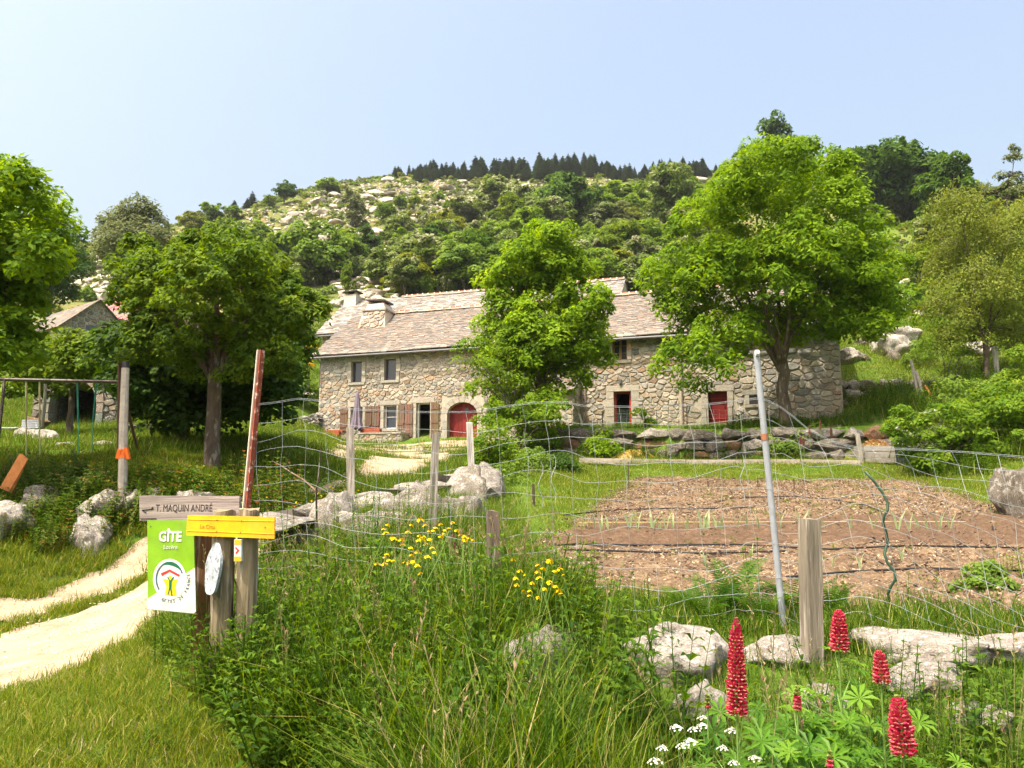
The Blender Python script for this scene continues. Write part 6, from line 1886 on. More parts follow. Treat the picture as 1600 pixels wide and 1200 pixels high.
# ------------------------------------------------------------------ signs and their posts
def px_slab(name, pts, Y, th, mat, col, parent, bev=0.0):
    """a flat board whose outline was measured at depth Y; th is its real thickness"""
    f = [P(x, y, Y) for x, y in pts]; n = len(f)
    b = [(p[0], p[1] + th, p[2]) for p in f]
    mb = MB(); mb.add(f + b, [tuple(range(n)), tuple(range(n, 2 * n))[::-1]] + [(i, i + n, (i + 1) % n + n, (i + 1) % n) for i in range(n)], col)
    return mb.build(name, mat, parent)
def lettering(txt, px, py, Y, cap_px, mat, parent, sx=1.0, rot=0.0, name='lettering', bold=.0, align='LEFT'):
    cu = bpy.data.curves.new(name, 'FONT')
    cu.body = txt; cu.size = cap_px / F * Y / .69; cu.extrude = .0008; cu.offset = bold * cu.size; cu.align_x = align
    cu.resolution_u = 3
    o = bpy.data.objects.new(name, cu); COL.objects.link(o)
    cu.materials.append(mat)
    p = P(px, py, Y)
    o.rotation_euler = (math.pi / 2, rot, 0); o.scale = (sx, 1, 1)
    bpy.context.view_layer.update()
    me = bpy.data.meshes.new_from_object(o.evaluated_get(bpy.context.evaluated_depsgraph_get()))
    bpy.data.objects.remove(o)
    if not me.materials: me.materials.append(mat)
    o = bpy.data.objects.new(name, me); COL.objects.link(o)
    o.rotation_euler = (math.pi / 2, rot, 0); o.scale = (sx, 1, 1)
    o.parent = parent
    o.location = Vector(p) - Vector(parent.location)
    return o
M_white = flat_mat('white_print', (.70, .70, .65), .5, wear=.18)
M_red = flat_mat('red_print', (.62, .04, .04), .5)
M_dkgreen = flat_mat('dark_green_print', (.01, .13, .07), .5)
M_slateblue = flat_mat('slate_print', (.07, .12, .15), .5)
M_yel = flat_mat('yellow_print', (.75, .52, .01), .5)
M_char = flat_mat('charred_letters', (.055, .04, .035), .9)
M_green = flat_mat('apple_green_paint', (.21, .42, .008), .5, wear=.3)
M_signy = flat_mat('signal_yellow_paint', (.80, .43, .003), .55, wear=.3)
M_ink = flat_mat('faded_ink', (.42, .24, .02), .6)
YS = 5.2
def post_round(label, px0, px1, pt, pb, Y, col, name='wooden_post', w0=.065, cat='post', square=False, lean=0.0, crack=True, bevel=.0):
    """px0 at the foot row pb, px1 at the top row pt"""
    g = G(px0, Y)
    a = Vector((P(px0, pb, Y)[0], Y, g.z - .25)); top = Vector(P(px1, pt, Y))
    t = thing(name, label, cat, (a.x, a.y, g.z))
    mb = MB()
    n = 4 if square else 12
    pts = [a.lerp(top, k / 6) for k in range(7)]
    rng = random.Random(px0)
    vs = []
    for i, p in enumerate(pts):
        for k in range(n):
            an = 2 * math.pi * (k + .5) / n + .2
            r = w0 * (1.35 if square else 1) * (1 + (rng.uniform(-.05, .05) if i < 6 else rng.uniform(-.1, .02)))
            vs.append((p.x + math.cos(an) * r, p.y + math.sin(an) * r, p.z + (rng.uniform(-.012, .012) if i == 6 else 0)))
    fs = [(i * n + k, i * n + (k + 1) % n, (i + 1) * n + (k + 1) % n, (i + 1) * n + k) for i in range(6) for k in range(n)]
    mb.add(vs, fs, col)
    mb.build('shaft', M_woodv, t)
    m2 = MB(); m2.add([vs[6 * n + k] for k in range(n)] + [(top.x, top.y, top.z + .006)], [(k, (k + 1) % n, n) for k in range(n)], tuple(c_ * 1.15 for c_ in col[:3]) + (1,))
    m2.build('end_grain', M_wood, t)
    return t
post_round('left of the two round weathered sign posts, behind the yellow board', 347, 351, 797, 1040, 5.16, (.19, .155, .095, 1), w0=.072)
post_round('right of the two round weathered sign posts, with a split top', 384, 389, 796, 1040, 5.16, (.21, .17, .105, 1), w0=.068)
post_round('dark brown split post behind the green panel', 318, 318, 820, 1040, 5.42, (.15, .07, .035, 1), w0=.06, square=True)

t = thing('plank_sign', 'weathered grey plank sign with carved lettering and an arrow', 'sign', tuple(P(296, 813, 5.27)))
px_slab('board', [(217.5, 774.5), (374, 775), (373.5, 815.5), (218, 813.5)], 5.25, .035, M_woodh, (.30, .25, .23, 1), t)
lettering('T. MAQUIN ANDRÉ', 243, 799, 5.249, 10.5, M_char, t, .66, 0, bold=0)
for k, (a, b) in enumerate((((222, 797), (240, 795)), ((222, 797), (228, 801)), ((236, 795.5), (239, 792)))):
    pa, pb = P(*a, 5.248), P(*b, 5.248)
    MB().tube([pa, pb], .0035, 4, (.05, .04, .035, 1)).build('arrow_stroke', M_char, t)
MB().tube([P(219, 810.5, 5.248), P(244, 810, 5.248)], .003, 4, (.06, .045, .04, 1)).build('crack', M_char, t)

t = thing('green_panel_sign', 'apple-green and white holiday cottage panel hanging under the grey plank', 'sign', tuple(P(268, 955, YS)))
px_slab('panel', [(230, 813), (302, 813), (306, 956), (303, 959), (231, 952)], YS, .012, M_green, (1, 1, 1, 1), t)
px_slab('white_corner', [(230.5, 936), (304.5, 887), (306, 955.5), (302.5, 958.5), (231, 951.5)], YS - .0015, .002, M_white, (1, 1, 1, 1), t)
lettering('GÎTE', 247.5, 845.5, YS - .002, 14.5, M_white, t, .80, 0, bold=.035)
lettering('Lozère', 255, 858, YS - .002, 6, M_white, t, .9, 0)
def arc(cx, cy, rx, ry, w_, a0, a1, mat, nm, off, n=26):
    f = []; b = []
    for k in range(n + 1):
        a = math.radians(a0 + (a1 - a0) * k / n)
        ww = w_ if not callable(w_) else w_(k / n)
        f.append((cx + math.cos(a) * rx, cy - math.sin(a) * ry)); b.append((cx + math.cos(a) * (rx - ww), cy - math.sin(a) * (ry - ww)))
    pts = f + b[::-1]
    v = [P(x, y, YS - off) for x, y in pts]; m = n + 1
    mb = MB(); mb.add(v, [(k, k + 1, 2 * m - 2 - k, 2 * m - 1 - k) for k in range(n)])
    mb.build(nm, mat, t)
def disc(cx, cy, rx, ry, mat, nm, off, n=28):
    v = [P(cx + math.cos(6.2832 * k / n) * rx, cy - math.sin(6.2832 * k / n) * ry, YS - off) for k in range(n)]
    MB().add(v, [tuple(range(n))]).build(nm, mat, t)
disc(265, 905, 26, 32, M_white, 'emblem_ground', .003)
arc(265, 905, 22, 27.5, lambda f: 2.6 + 3.2 * math.sin(math.pi * f) , 35, 120, M_dkgreen, 'emblem_ring', .0040)
arc(265, 905, 22, 27.5, 2.6, 120, 218, M_slateblue, 'emblem_ring', .0042)
arc(265, 905, 22, 27.5, 2.4, 20, 36, M_slateblue, 'emblem_ring', .0042)
def strip(pts, mat, nm, off):
    MB().add([P(x, y, YS - off) for x, y in pts], [tuple(range(len(pts)))]).build(nm, mat, t)
strip([(251, 896), (265, 889.5), (265, 893.5), (253, 900)], M_red, 'emblem_roof', .0045)
strip([(265, 889.5), (281, 898), (280, 901.5), (265, 893.5)], M_red, 'emblem_roof', .0045)
strip([(254, 904), (263, 906), (270, 906), (278, 905), (274, 916), (276, 931), (266, 930), (258, 929), (260, 916)], M_yel, 'emblem_sun', .0045)
disc(266, 903, 3.2, 3.6, M_yel, 'emblem_sun', .0047, 14)
strip([(264, 907), (261, 902), (262.5, 901), (266, 907), (270.5, 901), (272, 902), (268.5, 909), (268, 919), (269.5, 931), (267.6, 931), (266, 920), (263.5, 929), (262, 929), (264.2, 917)], M_dkgreen, 'emblem_figure', .0052)
for k, ch in enumerate('GITES DE FRANCE'):
    a = math.radians(-118 + k * 9.2)
    lettering(ch, 266 + math.cos(a) * 31, 906 - math.sin(a) * 36, YS - .003, 4.6, M_slateblue, t, .8, -(a + math.pi / 2) * 1.0, 'lettering')
for x, y in ((235, 822),): MB().ball(P(x, y, YS - .002), .004, (.1, .1, .1, 1)).build('screw', M_metal, t)

t = thing('yellow_board_sign', 'bright yellow trail board screwed across both round posts', 'sign', tuple(P(360, 842, 5.0)))
px_slab('board', [(293, 805), (429, 808), (428.5, 842), (291, 836.5)], 5.06, .018, M_signy, (1, 1, 1, 1), t)
for (x0, y0), (x1, y1) in (((294, 811.5), (427.5, 814.5)), ((292.5, 829.5), (427.5, 834.5))):
    MB().tube([P(x0, y0, 5.059), P(x1, y1, 5.059)], .0022, 4, (.85, .6, .05, 1)).build('bead', M_signy, t)
lettering('Le Cros', 312, 825, 5.0585, 5.5, M_ink, t, .9, .03)
for x, y in ((339, 812.5), (377, 813.5), (338.5, 830), (376, 831.5), (414, 823.5)): MB().ball(P(x, y, 5.058), .004, (.12, .09, .04, 1)).build('screw', M_metal, t)
t = thing('wood_slice_plaque', 'white-painted oval slice of wood hanging edge-on against the left round post', 'plaque', tuple(P(332, 928, 5.02)))
c_ = P(331.5, 890, 5.03); mb = MB(); vs = []
for o_ in (0, .02):
    for k in range(26):
        a = 2 * math.pi * k / 26; r = 1 + .04 * math.sin(5 * a)
        vs.append((c_[0] + math.cos(a) * .066 * r + math.sin(a) * .012 + o_ * .6, c_[1] - math.cos(a) * .056 * r + o_ * .7, c_[2] + math.sin(a) * .163 * r))
mb.add(vs, [tuple(range(26)), tuple(range(26, 52))[::-1]] + [(k, k + 26, (k + 1) % 26 + 26, (k + 1) % 26) for k in range(26)], (.33, .37, .42, 1)); mb.build('disc', attr_mat('chipped_white_paint', .7, 22, .45, .4, 60, speck=(.10, .11, .12, .75), spscale=30), t)
t = thing('trail_marker', 'narrow yellow-white-yellow trail marker with a red sign on the right round post', 'marker', tuple(P(370, 878, 5.05)))
px_slab('back_plate', [(366, 843), (377, 843), (377, 877), (365.5, 877)], 5.045, .03, M_white, (1, 1, 1, 1), t)
px_slab('yellow_field', [(366.5, 843.5), (376, 843.5), (376, 851), (366.5, 851)], 5.043, .002, M_signy, (1, 1, 1, 1), t)
px_slab('yellow_field', [(366, 869.5), (376, 869.5), (376, 877), (366, 877)], 5.043, .002, M_signy, (1, 1, 1, 1), t)
px_slab('red_mark', [(368, 854), (374, 860), (368.5, 866), (368, 863), (371, 860), (367.5, 857)], 5.043, .002, M_red, (1, 1, 1, 1), t)

# ------------------------------------------------------------------ fence posts, netting
OLDW = (.20, .18, .15, 1)
post_round('thick square-cut grey wooden post nearest the camera, right of the metal pole', 1266, 1265, 811, 1015, 4.9, (.17, .145, .11, 1), 'fence_post', .052, square=True)
post_round('short dark stump of a post left of the vegetable bed', 776, 769, 798, 905, 6.1, (.12, .09, .07, 1), 'fence_post', .047, square=True)
post_round('thin grey stake leaning at the arching boulders', 673, 681, 677, 835, 8.6, OLDW, 'fence_post', .042, square=True)
post_round('grey fence post standing before the parasol terrace', 552, 547, 669, 765, 10.5, (.26, .23, .19, 1), 'fence_post', .055, square=True)
post_round('whitish stake near the arched red door', 740, 733, 660, 728, 15.5, (.44, .41, .37, 1), 'fence_post', .06, square=True)
post_round('lone pale post on the upper meadow', 1558, 1554, 541, 590, 33.2, (.40, .38, .34, 1), 'fence_post', .11)
def FY(px):
    return np.interp(px, [300, 398, 1190, 1650], [6.8, 6.6, 5.62, 5.0])
g = G(386, 6.6)
t = thing('wire_fence', 'sagging wire netting fence with rusty red pole and grey metal pole', 'fence', (P(386, 800, 6.6)[0], 6.6, g.z))
a, b = Vector(P(383, 830, 6.6)), Vector(P(409, 547, 6.6)); a = b + (a - b) * 1.25
d_ = (b - a)
mb = MB()
mb.tube([a, b], .028, 4, (.24, .06, .035, 1)); mb.build('rusty_pole', attr_mat('rusty_red_paint', .7, 12, .4, .5, 30, speck=(.55, .45, .38, .8), spscale=22), t)
MB().tube([a + Vector((-.03, -.012, 0)), b + Vector((-.03, -.012, 0))], .010, 4, (.6, .5, .42, 1)).build('lit_edge', M_paint, t)  # pale strip painting sunlight along the pole's left edge
a, b = Vector(P(1224, 975, 5.62)), Vector(P(1182, 553, 5.62)); a2 = a + (a - b) * .12
MB().tube([a2, b], .0235, 12, (.26, .28, .31, 1)).build('grey_pole', M_metal, t, sm=False)
q = Vector(P(1194.5, 683, 5.62)); MB().tube([q - (b - a) * .012, q + (b - a) * .012], .026, 10, (.3, .12, .06, 1)).build('rust_ring', M_metal, t)
MB().tube([Vector(P(1180, 552, 5.60)), Vector(P(1183, 553, 5.60)) + Vector((.012, 0, .006))], .024, 10, (.6, .62, .64, 1)).build('pole_top', M_metal, t)
TX = [395, 430, 465, 500, 540, 600, 650, 740, 797, 840, 880, 915, 1015, 1115, 1188, 1215, 1240, 1262, 1300, 1350, 1400, 1500, 1600, 1700]
TY = [634, 630, 624, 627, 640, 643, 645, 645, 635, 630, 629, 636, 637, 632, 623, 634, 652, 672, 691, 703, 702, 707, 715, 724]
R135 = [0, 5, 13, 26, 42, 62, 88, 114, 142, 168, 194, 222, 252, 280]
R160 = [0, 24, 52, 84, 116, 150, 184, 214, 244, 270, 296, 322, 350, 378]
def roww(k, x):
    r0 = 27.5 * k * np.interp(x, [395, 700, 1190], [.93, 1.04, 1.0])
    sag = 7 * math.sin(x * .017 + k * .9) + 4 * math.sin(x * .041 + k * 2.1)
    sag *= min(1, k * .4) * (.2 if abs(x - 1190) < 25 else 1)
    if x <= 1190: o_ = r0
    elif x <= 1350: f = smooth((x - 1190) / 160); o_ = r0 * (1 - f) + R135[k] * f
    elif x <= 1600: f = (x - 1350) / 250; o_ = R135[k] * (1 - f) + R160[k] * f
    else: o_ = R160[k]
    return float(np.interp(x, TX, TY) + o_ + sag)
NR = 13
wm = attr_mat('galvanised_wire', .45, 10, .1, 0, metallic=.3, spec=.6)
net = MB(); net.col = (.30, .33, .34, 1)
for k in range(NR + 1):
    xs = np.arange(396, 1660, 14)
    if k == 0:
        net.tube([P(x, roww(0, x) - 2, FY(x)) for x in xs], .0017, 4, cap=False)
    net.tube([P(x, roww(k, x), FY(x) + .02 * math.sin(x * .03 + k)) for x in xs], .0017, 4, cap=False)
rng = random.Random(4)
x = 402
while x < 1650:
    dx = 0; pts = []
    for k in range(NR + 1):
        sl = (k * np.interp(x, [400, 1000, 1200, 1300, 1500], [.2, 2.2, 3.5, 9, 7]))
        xx = x + sl + rng.uniform(-3, 3)
        pts.append(P(xx, roww(k, xx), FY(xx) + .02 * math.sin(xx * .03 + k)))
    net.tube(pts, .0015, 4, cap=False)
    x += rng.uniform(34, 46)
for px_, py_ in ((500 / 4 + 740, 770), (1160, 770), (845, 780)):      # loose dangling loops
    px_ = px_
    net.tube([P(px_ + 4 * math.sin(i * 1.1), py_ - 60 + i * 9, FY(px_) - .03) for i in range(9)], .0024, 4, cap=False)
net.build('netting', wm, t)

# little stakes and netting on the retaining wall
t = thing('wall_top_fence', 'line of thin dark iron stakes with fine mesh along the retaining wall top', 'fence', tuple(P(1050, 668, 30.2)))
rng = random.Random(9)
for px_, y0, y1 in ((941, 642, 675), (1007, 636, 662), (1073, 632, 665), (1145, 634, 664), (1026, 640, 664), (1104, 640, 664)):
    MB().tube([P(px_ + 1, y1 + 6, 30.3), P(px_, y0, 30.3)], .022 if px_ in (941, 1007, 1073, 1145) else .012, 5, (.06, .035, .03, 1)).build('stake', M_metal, t)
mb = MB()
for k in range(5): mb.tube([P(x_, 641 + k * 6 + 1.5 * math.sin(x_ * .05 + k), 30.3) for x_ in range(941, 1160, 20)], .004, 3, (.3, .32, .33, 1), cap=False)
for x_ in range(944, 1150, 9): mb.tube([P(x_, 640, 30.3), P(x_ + rng.uniform(-2, 2), 668, 30.3)], .004, 3, (.3, .32, .33, 1), cap=False)
mb.build('mesh_netting', M_metal, t)

# ------------------------------------------------------------------ garden things
t = thing('spiral_stake', 'dark green spiral plant stake in the vegetable bed', 'garden stake', tuple(G(1397, 5.95)))
SPX = [(1355, 737), (1368, 752), (1379, 770), (1385, 785), (1384, 797), (1379, 806), (1379, 817), (1386, 832), (1390, 846), (1387, 856), (1383, 866), (1386, 880), (1395, 893), (1396, 905), (1391, 915), (1388, 928), (1393, 943), (1399, 955), (1398, 975), (1397, 1000)]
MB().tube([np.array(P(x, y, 5.95)) + np.array([0, .03 * math.cos(i * .75), 0]) for i, (x, y) in enumerate(SPX)], .0105, 6, (.02, .055, .03, 1)).build('rod', M_metal, t, sm=True)
def on_ground(pts, dz=.03):
    X, Y_, Z_, o_ = hits([p[0] for p in pts], [p[1] for p in pts], 4.5, 60, 300)
    return [(a, b, c_ + dz) for a, b, c_ in zip(X, Y_, Z_)]
def hose(label, pts):
    q = on_ground(pts, .085)
    r = []
    for i in range(len(q) - 1):
        for f in (0, .25, .5, .75): r.append(tuple(q[i][j] * (1 - f) + q[i + 1][j] * f + (rnd.uniform(-.012, .012) if j < 2 else 0) for j in range(3)))
    r.append(q[-1])
    MB_ = MB().tube(r, .013, 5, (.018, .018, .02, 1))
    o = MB_.build('drip_hose', M_plain, None, sm=True); centre(o); tag(o, label, 'hose')
hose('black drip hose across the front third of the bed, from its left edge', [(862, 862), (900, 859), (1000, 861), (1150, 860), (1300, 868), (1420, 862), (1600, 866)])
hose('second black drip hose just below the first one', [(880, 869), (1000, 872), (1100, 875), (1230, 871)])
hose('black hose lying above the leek row on the left', [(880, 812), (960, 803), (1060, 800), (1130, 801), (1190, 798)])
hose('thin black hose curving across the back of the bed', [(1120, 790), (1150, 783), (1240, 781), (1300, 786), (1350, 795), (1378, 806)])
hose('black hose at the lower right front of the bed', [(1230, 915), (1340, 905), (1450, 900), (1600, 905)])
# leeks
lm = []
for k in range(5):
    r_ = random.Random(k); Q = []
    for i in range(r_.randint(2, 3)):
        a = r_.uniform(0, 6.28); h = r_.uniform(.14, .26); l = r_.uniform(.2, .6) * h
        p0 = Vector((0, 0, -.02)); p1 = Vector((math.cos(a) * l * .4, math.sin(a) * l * .4, h * .6)); p2 = Vector((math.cos(a) * l, math.sin(a) * l, h))
        w_ = Vector((.012, .003, 0))
        Q += [[p0 - w_ * .6, p0 + w_ * .6, p1 + w_, p1 - w_], [p1 - w_, p1 + w_, p2 + w_ * .1, p2 - w_ * .1]]
    lm.append(quads('leek', np.array([[list(v) for v in q] for q in Q]), [r_.random() for _ in Q], None))
LM_leek = leaf_mat('leek_leaves', [(0, (.22, .32, .14)), (1, (.45, .52, .28))], .35)
for me in lm: me.materials.append(LM_leek)
lx = list(np.linspace(918, 1130, 20)) + list(np.linspace(1150, 1290, 9)) + [1332, 1367, 1402, 1423, 1436, 1453, 1468, 1483]
q = on_ground([(x + rnd.uniform(-3, 3), 835 + (x - 900) * .004 + rnd.uniform(-1.5, 1.5)) for x in lx], .06)
for i, p in enumerate(q):
    o = bpy.data.objects.new('leek', lm[i % 5]); COL.objects.link(o); o.location = p; o.rotation_euler = (0, 0, rnd.uniform(0, 6)); s_ = rnd.uniform(1.1, 1.7); o.scale = (s_,) * 3
    tag(o, 'pale young leek planted in the dark tilled row', 'leek', 'leeks of the planted row')
q = on_ground([(1103, 890), (1150, 888), (1175, 880), (1300, 895), (1325, 890), (1345, 898), (1410, 885)], .06)
for i, p in enumerate(q):
    o = bpy.data.objects.new('leek', lm[i % 5]); COL.objects.link(o); o.location = p; o.rotation_euler = (0, 0, i); o.scale = (.8,) * 3
    tag(o, 'small leek seedling in the nearer mulched part of the bed', 'leek', 'leeks in the mulch')
q = on_ground([(905, 829), (1510, 828)], .14)
o = MB().tube([q[0], q[1]], .004, 4, (.6, .5, .2, 1)).build('planting_string', M_plain); centre(o); tag(o, 'straight planting string stretched above the leek row', 'string')
for i, (px_, y0, y1, lb) in enumerate(((983, 722, 768, 'tall thin dark rod at the back left corner of the bed'), (1242, 748, 770, 'short black stake at the back of the bed behind the metal pole'), (1107, 752, 768, 'tiny slanting stick at the back edge of the bed'), (963, 746, 760, 'small stick on the left bed edge'),
                                     (1185, 750, 768, 'thin brown stick near the back middle of the bed'), (834, 757, 790, 'black short stake at the shrub bank left of the lawn'), (1553, 822, 838, 'tiny brown peg at the right edge of the bed'), (1378, 755, 768, 'small peg at the back right of the bed'))):
    p = on_ground([(px_, y1)], -.05)[0]
    hh = (y1 - y0) / F * p[1] + .05
    o = MB().tube([p, (p[0] - .01, p[1], p[2] + hh)], .014 if i != 5 else .03, 5, (.07, .045, .035, 1)).build('garden_stick', M_wood); centre(o); tag(o, lb, 'stick')
# timber edging, straw heap, trough, bucket
t = thing('timber_edging', 'long grey timber edging along the lawn below the retaining wall', 'timber', tuple(G(1120, 28.6)))
e0 = on_ground([(905, 722)], 0)[0]; e1 = on_ground([(1346, 727)], 0)[0]
for k in range(5):
    f0, f1 = k / 5, (k + 1) / 5 - .004
    a = Vector(e0).lerp(Vector(e1), f0); b = Vector(e0).lerp(Vector(e1), f1)
    a.z = Hs(a.x, a.y) + .05; b.z = Hs(b.x, b.y) + .05
    m_ = (a + b) / 2; d_ = b - a
    MB().box(m_, (d_.length, .16, .2), Euler((0, -math.atan2(d_.z, math.hypot(d_.x, d_.y)), math.atan2(d_.y, d_.x))), (.30, .26, .21, 1), jit=.01).build('plank', M_wood, t)
sh_ = leaf_mat('straw', [(0, (.36, .26, .05)), (.5, (.55, .42, .10)), (1, (.66, .55, .2))], .2, .7)
def heap(name, label, c_, r, hgt, n, mat, L_=.16, seed=1, cat='heap'):
    r_ = np.random.RandomState(seed)
    a = r_.uniform(0, 6.283, n); q = np.sqrt(r_.uniform(0, 1, n))
    pos = np.stack([np.cos(a) * q * r[0], np.sin(a) * q * r[1], hgt * (1 - q ** 2) * r_.uniform(.75, 1.1, n)], 1) + np.array(c_)
    ax = unit(r_.normal(size=(n, 3)) * np.array([1, 1, .35])) * L_ * r_.uniform(.5, 1.2, (n, 1)); sv = unit(np.cross(ax, r_.normal(size=(n, 3)))) * .012
    V = np.stack([pos - ax / 2, pos + sv, pos + ax / 2, pos - sv], 1)
    t_ = thing(name, label, cat, tuple(c_))
    link('stalks', quads('stalks', V, r_.uniform(0, 1, n), mat), mat, t_)
    mb = MB(); m = 14; vs = []
    for i in range(4):
        for k in range(m):
            aa = 6.2832 * k / m; f = i / 3
            vs.append((c_[0] + math.cos(aa) * r[0] * (1 - f) * .95, c_[1] + math.sin(aa) * r[1] * (1 - f) * .95, c_[2] - .03 + hgt * .85 * (1 - (1 - f) ** 2)))
    mb.add(vs, [(i * m + k, i * m + (k + 1) % m, (i + 1) * m + (k + 1) % m, (i + 1) * m + k) for i in range(3) for k in range(m)], (.36, .27, .1, 1)); mb.build('core', M_plain, t_)
p = on_ground([(993, 716)], 0)[0]
heap('straw_heap', 'yellow heap of straw at the foot of the retaining wall', (p[0], p[1] + .3, p[2]), (.85, .4), .32, 900, sh_)
g = G(1372, 26.5)
t = thing('plank_trough', 'grey plank compost trough at the right end of the retaining wall', 'trough', tuple(g))
x0, x1 = P(1347, 715, 26.5)[0], P(1399, 715, 26.5)[0]; zt = P(1372, 697, 26.5)[2]
H_ = zt - g.z
for k in range(3):
    for yy in (26.3, 27.1):
        MB().box(((x0 + x1) / 2, yy, g.z + H_ * (k + .5) / 3), (x1 - x0, .04, H_ / 3 - .015), col=(.27 + .03 * k, .24 + .03 * k, .21 + .03 * k, 1), jit=.006).build('plank', M_wood, t)
for xx in (x0 + .02, x1 - .02): MB().box((xx, 26.7, g.z + H_ / 2), (.04, .76, H_), col=(.24, .21, .18, 1)).build('end_board', M_wood, t)
heap('compost_heap', 'orange-brown heap of straw and compost filling the plank trough', ((x0 + x1) / 2, 26.7, zt - .12), ((x1 - x0) / 2, .38), .36, 800, leaf_mat('brown_straw', [(0, (.2, .09, .03)), (.5, (.42, .24, .09)), (1, (.6, .42, .2))], .2, .7), .14, 2)
post_round('slanting grey stake at the left end of the plank trough', 1347, 1340, 678, 724, 26.1, (.30, .27, .23, 1), 'garden_stake', .055, square=True)
g = G(1409, 26.3)
t = thing('bucket', 'dark plastic bucket beside the plank trough', 'bucket', tuple(g))
MB().tube([(g.x, g.y, g.z), (g.x, g.y, P(1409, 699, 26.3)[2])], [.18, .22], 16, (.025, .028, .035, 1)).build('body', M_plain, t)
MB().tube([(g.x, g.y, P(1409, 699, 26.3)[2] - .01), (g.x, g.y, P(1409, 697, 26.3)[2])], .235, 16, (.04, .045, .055, 1)).build('rim', M_plain, t)
def leaning(name, label, pa, pb, Y, r, col, cat='stake', dy=.5):
    a = Vector(P(*pa, Y)); b = Vector(P(*pb, Y + dy)); a.z = min(a.z, Hs(a.x, a.y) + .05) if a.z - Hs(a.x, a.y) < 1 else a.z
    o = MB().tube([a, a.lerp(b, .5) + Vector((.01, 0, .01)), b], [r, r * .9, r * .85], 6, col).build(name, M_wood); centre(o); tag(o, label, cat)
leaning('grey_stake', 'longer of two grey stakes leaning on the upper terrace wall', (1437, 630), (1423, 562), 32, .07, (.36, .33, .28, 1))
leaning('grey_stake', 'shorter grey stake leaning right beside the longer one', (1447, 634), (1431, 580), 31.8, .08, (.34, .31, .27, 1))
leaning('orange_pole', 'orange pole leaning against the upper terrace wall', (1466, 638), (1445, 602), 31.5, .05, (.55, .20, .05, 1), 'pole')

# ------------------------------------------------------------------ play lawn on the left
YSW = 15.8
g0 = G(0, YSW)
t = thing('swing_set', 'old iron swing frame with two board swings and a climbing rope', 'swing set', tuple(G(95, YSW)))
IR = (.075, .045, .035, 1)
def T_(name, pts, r, col, mat=M_metal, n=6): return MB().tube(pts, r, n, col).build(name, mat, t)
T_('top_bar', [P(-40, 592, YSW), P(95, 595, YSW), P(190, 597, YSW)], .035, IR)
for dy in (-.7, .7):
    T_('leg', [P(7, 593, YSW), (P(-3, 690, YSW + dy)[0], YSW + dy, Hs(g0.x, YSW + dy) - .1)], .032, IR)
T_('leg', [P(187, 560, YSW), P(187, 596, YSW), (P(187, 700, YSW)[0], YSW, Hs(P(187, 700, YSW)[0], YSW) - .1)], .04, (.13, .05, .04, 1))
T_('leg', [P(190, 600, YSW), (P(219, 690, YSW + .9)[0], YSW + .9, Hs(P(219, 690, YSW)[0], YSW + .9) - .1)], .03, (.12, .05, .04, 1))
def swing(xa, xb, xa2, xb2, ys, sag_y, c1, c2):
    s_ = thing('swing_seat', '', '', (0, 0, 0)); del s_['label']; del s_['category']
    s_.name = 'swing'
    s_.parent = t; s_.location = -Vector(t.location)
    for xt, xb_ in ((xa, xa2), (xb, xb2)):
        MB().tube([P(xt, 596, YSW), P((xt * .3 + xb_ * .7), sag_y - 30, YSW)], .018, 5, c1).build('rope', M_paint, s_, True)
        MB().tube([P((xt * .3 + xb_ * .7), sag_y - 30, YSW), P(xb_, ys, YSW)], .012, 5, c2).build('rope', M_paint, s_, True)
    MB().box(P((xa2 + xb2) / 2, ys + 2, YSW), ((xb2 - xa2) / F * YSW + .05, .18, .04), col=(.55, .52, .48, 1)).build('seat', M_wood, s_, True)
swing(41, 62, 41, 62, 716, 690, (.45, .40, .22, 1), (.55, .50, .30, 1))
swing(121, 151, 123, 143, 713, 690, (.03, .22, .16, 1), (.12, .40, .22, 1))
T_('climbing_rope', [P(71, 600, YSW), P(70, 630, YSW), P(66, 668, YSW)], .03, (.34, .33, .27, 1), M_paint)
g = G(192, 12.9)
t = thing('wooden_pole', 'tall grey wooden pole with dark cap and orange tape bands', 'pole', tuple(g))
MB().tube([(g.x, 12.9, g.z - .2), P(193, 660, 12.9), P(196, 575, 12.9)], [.075, .07, .062], 10, (.36, .33, .29, 1)).build('shaft', M_wood, t)
MB().tube([P(196, 574.5, 12.9), P(196, 565, 12.9)], [.066, .055], 10, (.02, .02, .025, 1)).build('cap', M_plain, t)
MB().tube([P(192.5, 716, 12.9), P(193, 702, 12.9)], .078, 10, (.72, .16, .03, 1)).build('orange_band', M_paint, t)
MB().box(P(186, 709, 12.85), (.06, .06, .16), Euler((.2, .3, 0)), (.72, .16, .03, 1)).build('tape_end', M_paint, t)
MB().box(P(199, 708, 12.85), (.05, .06, .2), Euler((.2, -.2, 0)), (.72, .16, .03, 1)).build('tape_end', M_paint, t)
g = G(22, 12.6)
o = MB().box((P(24, 735, 12.6)[0], 12.6, P(24, 740, 12.6)[2]), (.16, .05, .62), Euler((.1, .5, 0)), (.42, .17, .06, 1), jit=.02).build('rusty_board', M_wood); centre(o); tag(o, 'broken rust-orange board leaning in the grass at the far left', 'board')
g = G(33, 24)
t = thing('garden_lounger', 'white slatted garden lounger in the shade at the far left', 'lounger', tuple(g))
for k in range(5): MB().box((g.x - .25 + k * .02, g.y - .2 + k * .1, g.z + .28), (.6, .08, .025), col=(.6, .62, .66, 1)).build('slat', M_paint, t)
for k in range(4): MB().box((g.x + .1, g.y + .25, g.z + .33 + k * .07), (.55, .025, .06), Euler((-.2, 0, 0)), (.6, .62, .66, 1)).build('slat', M_paint, t)
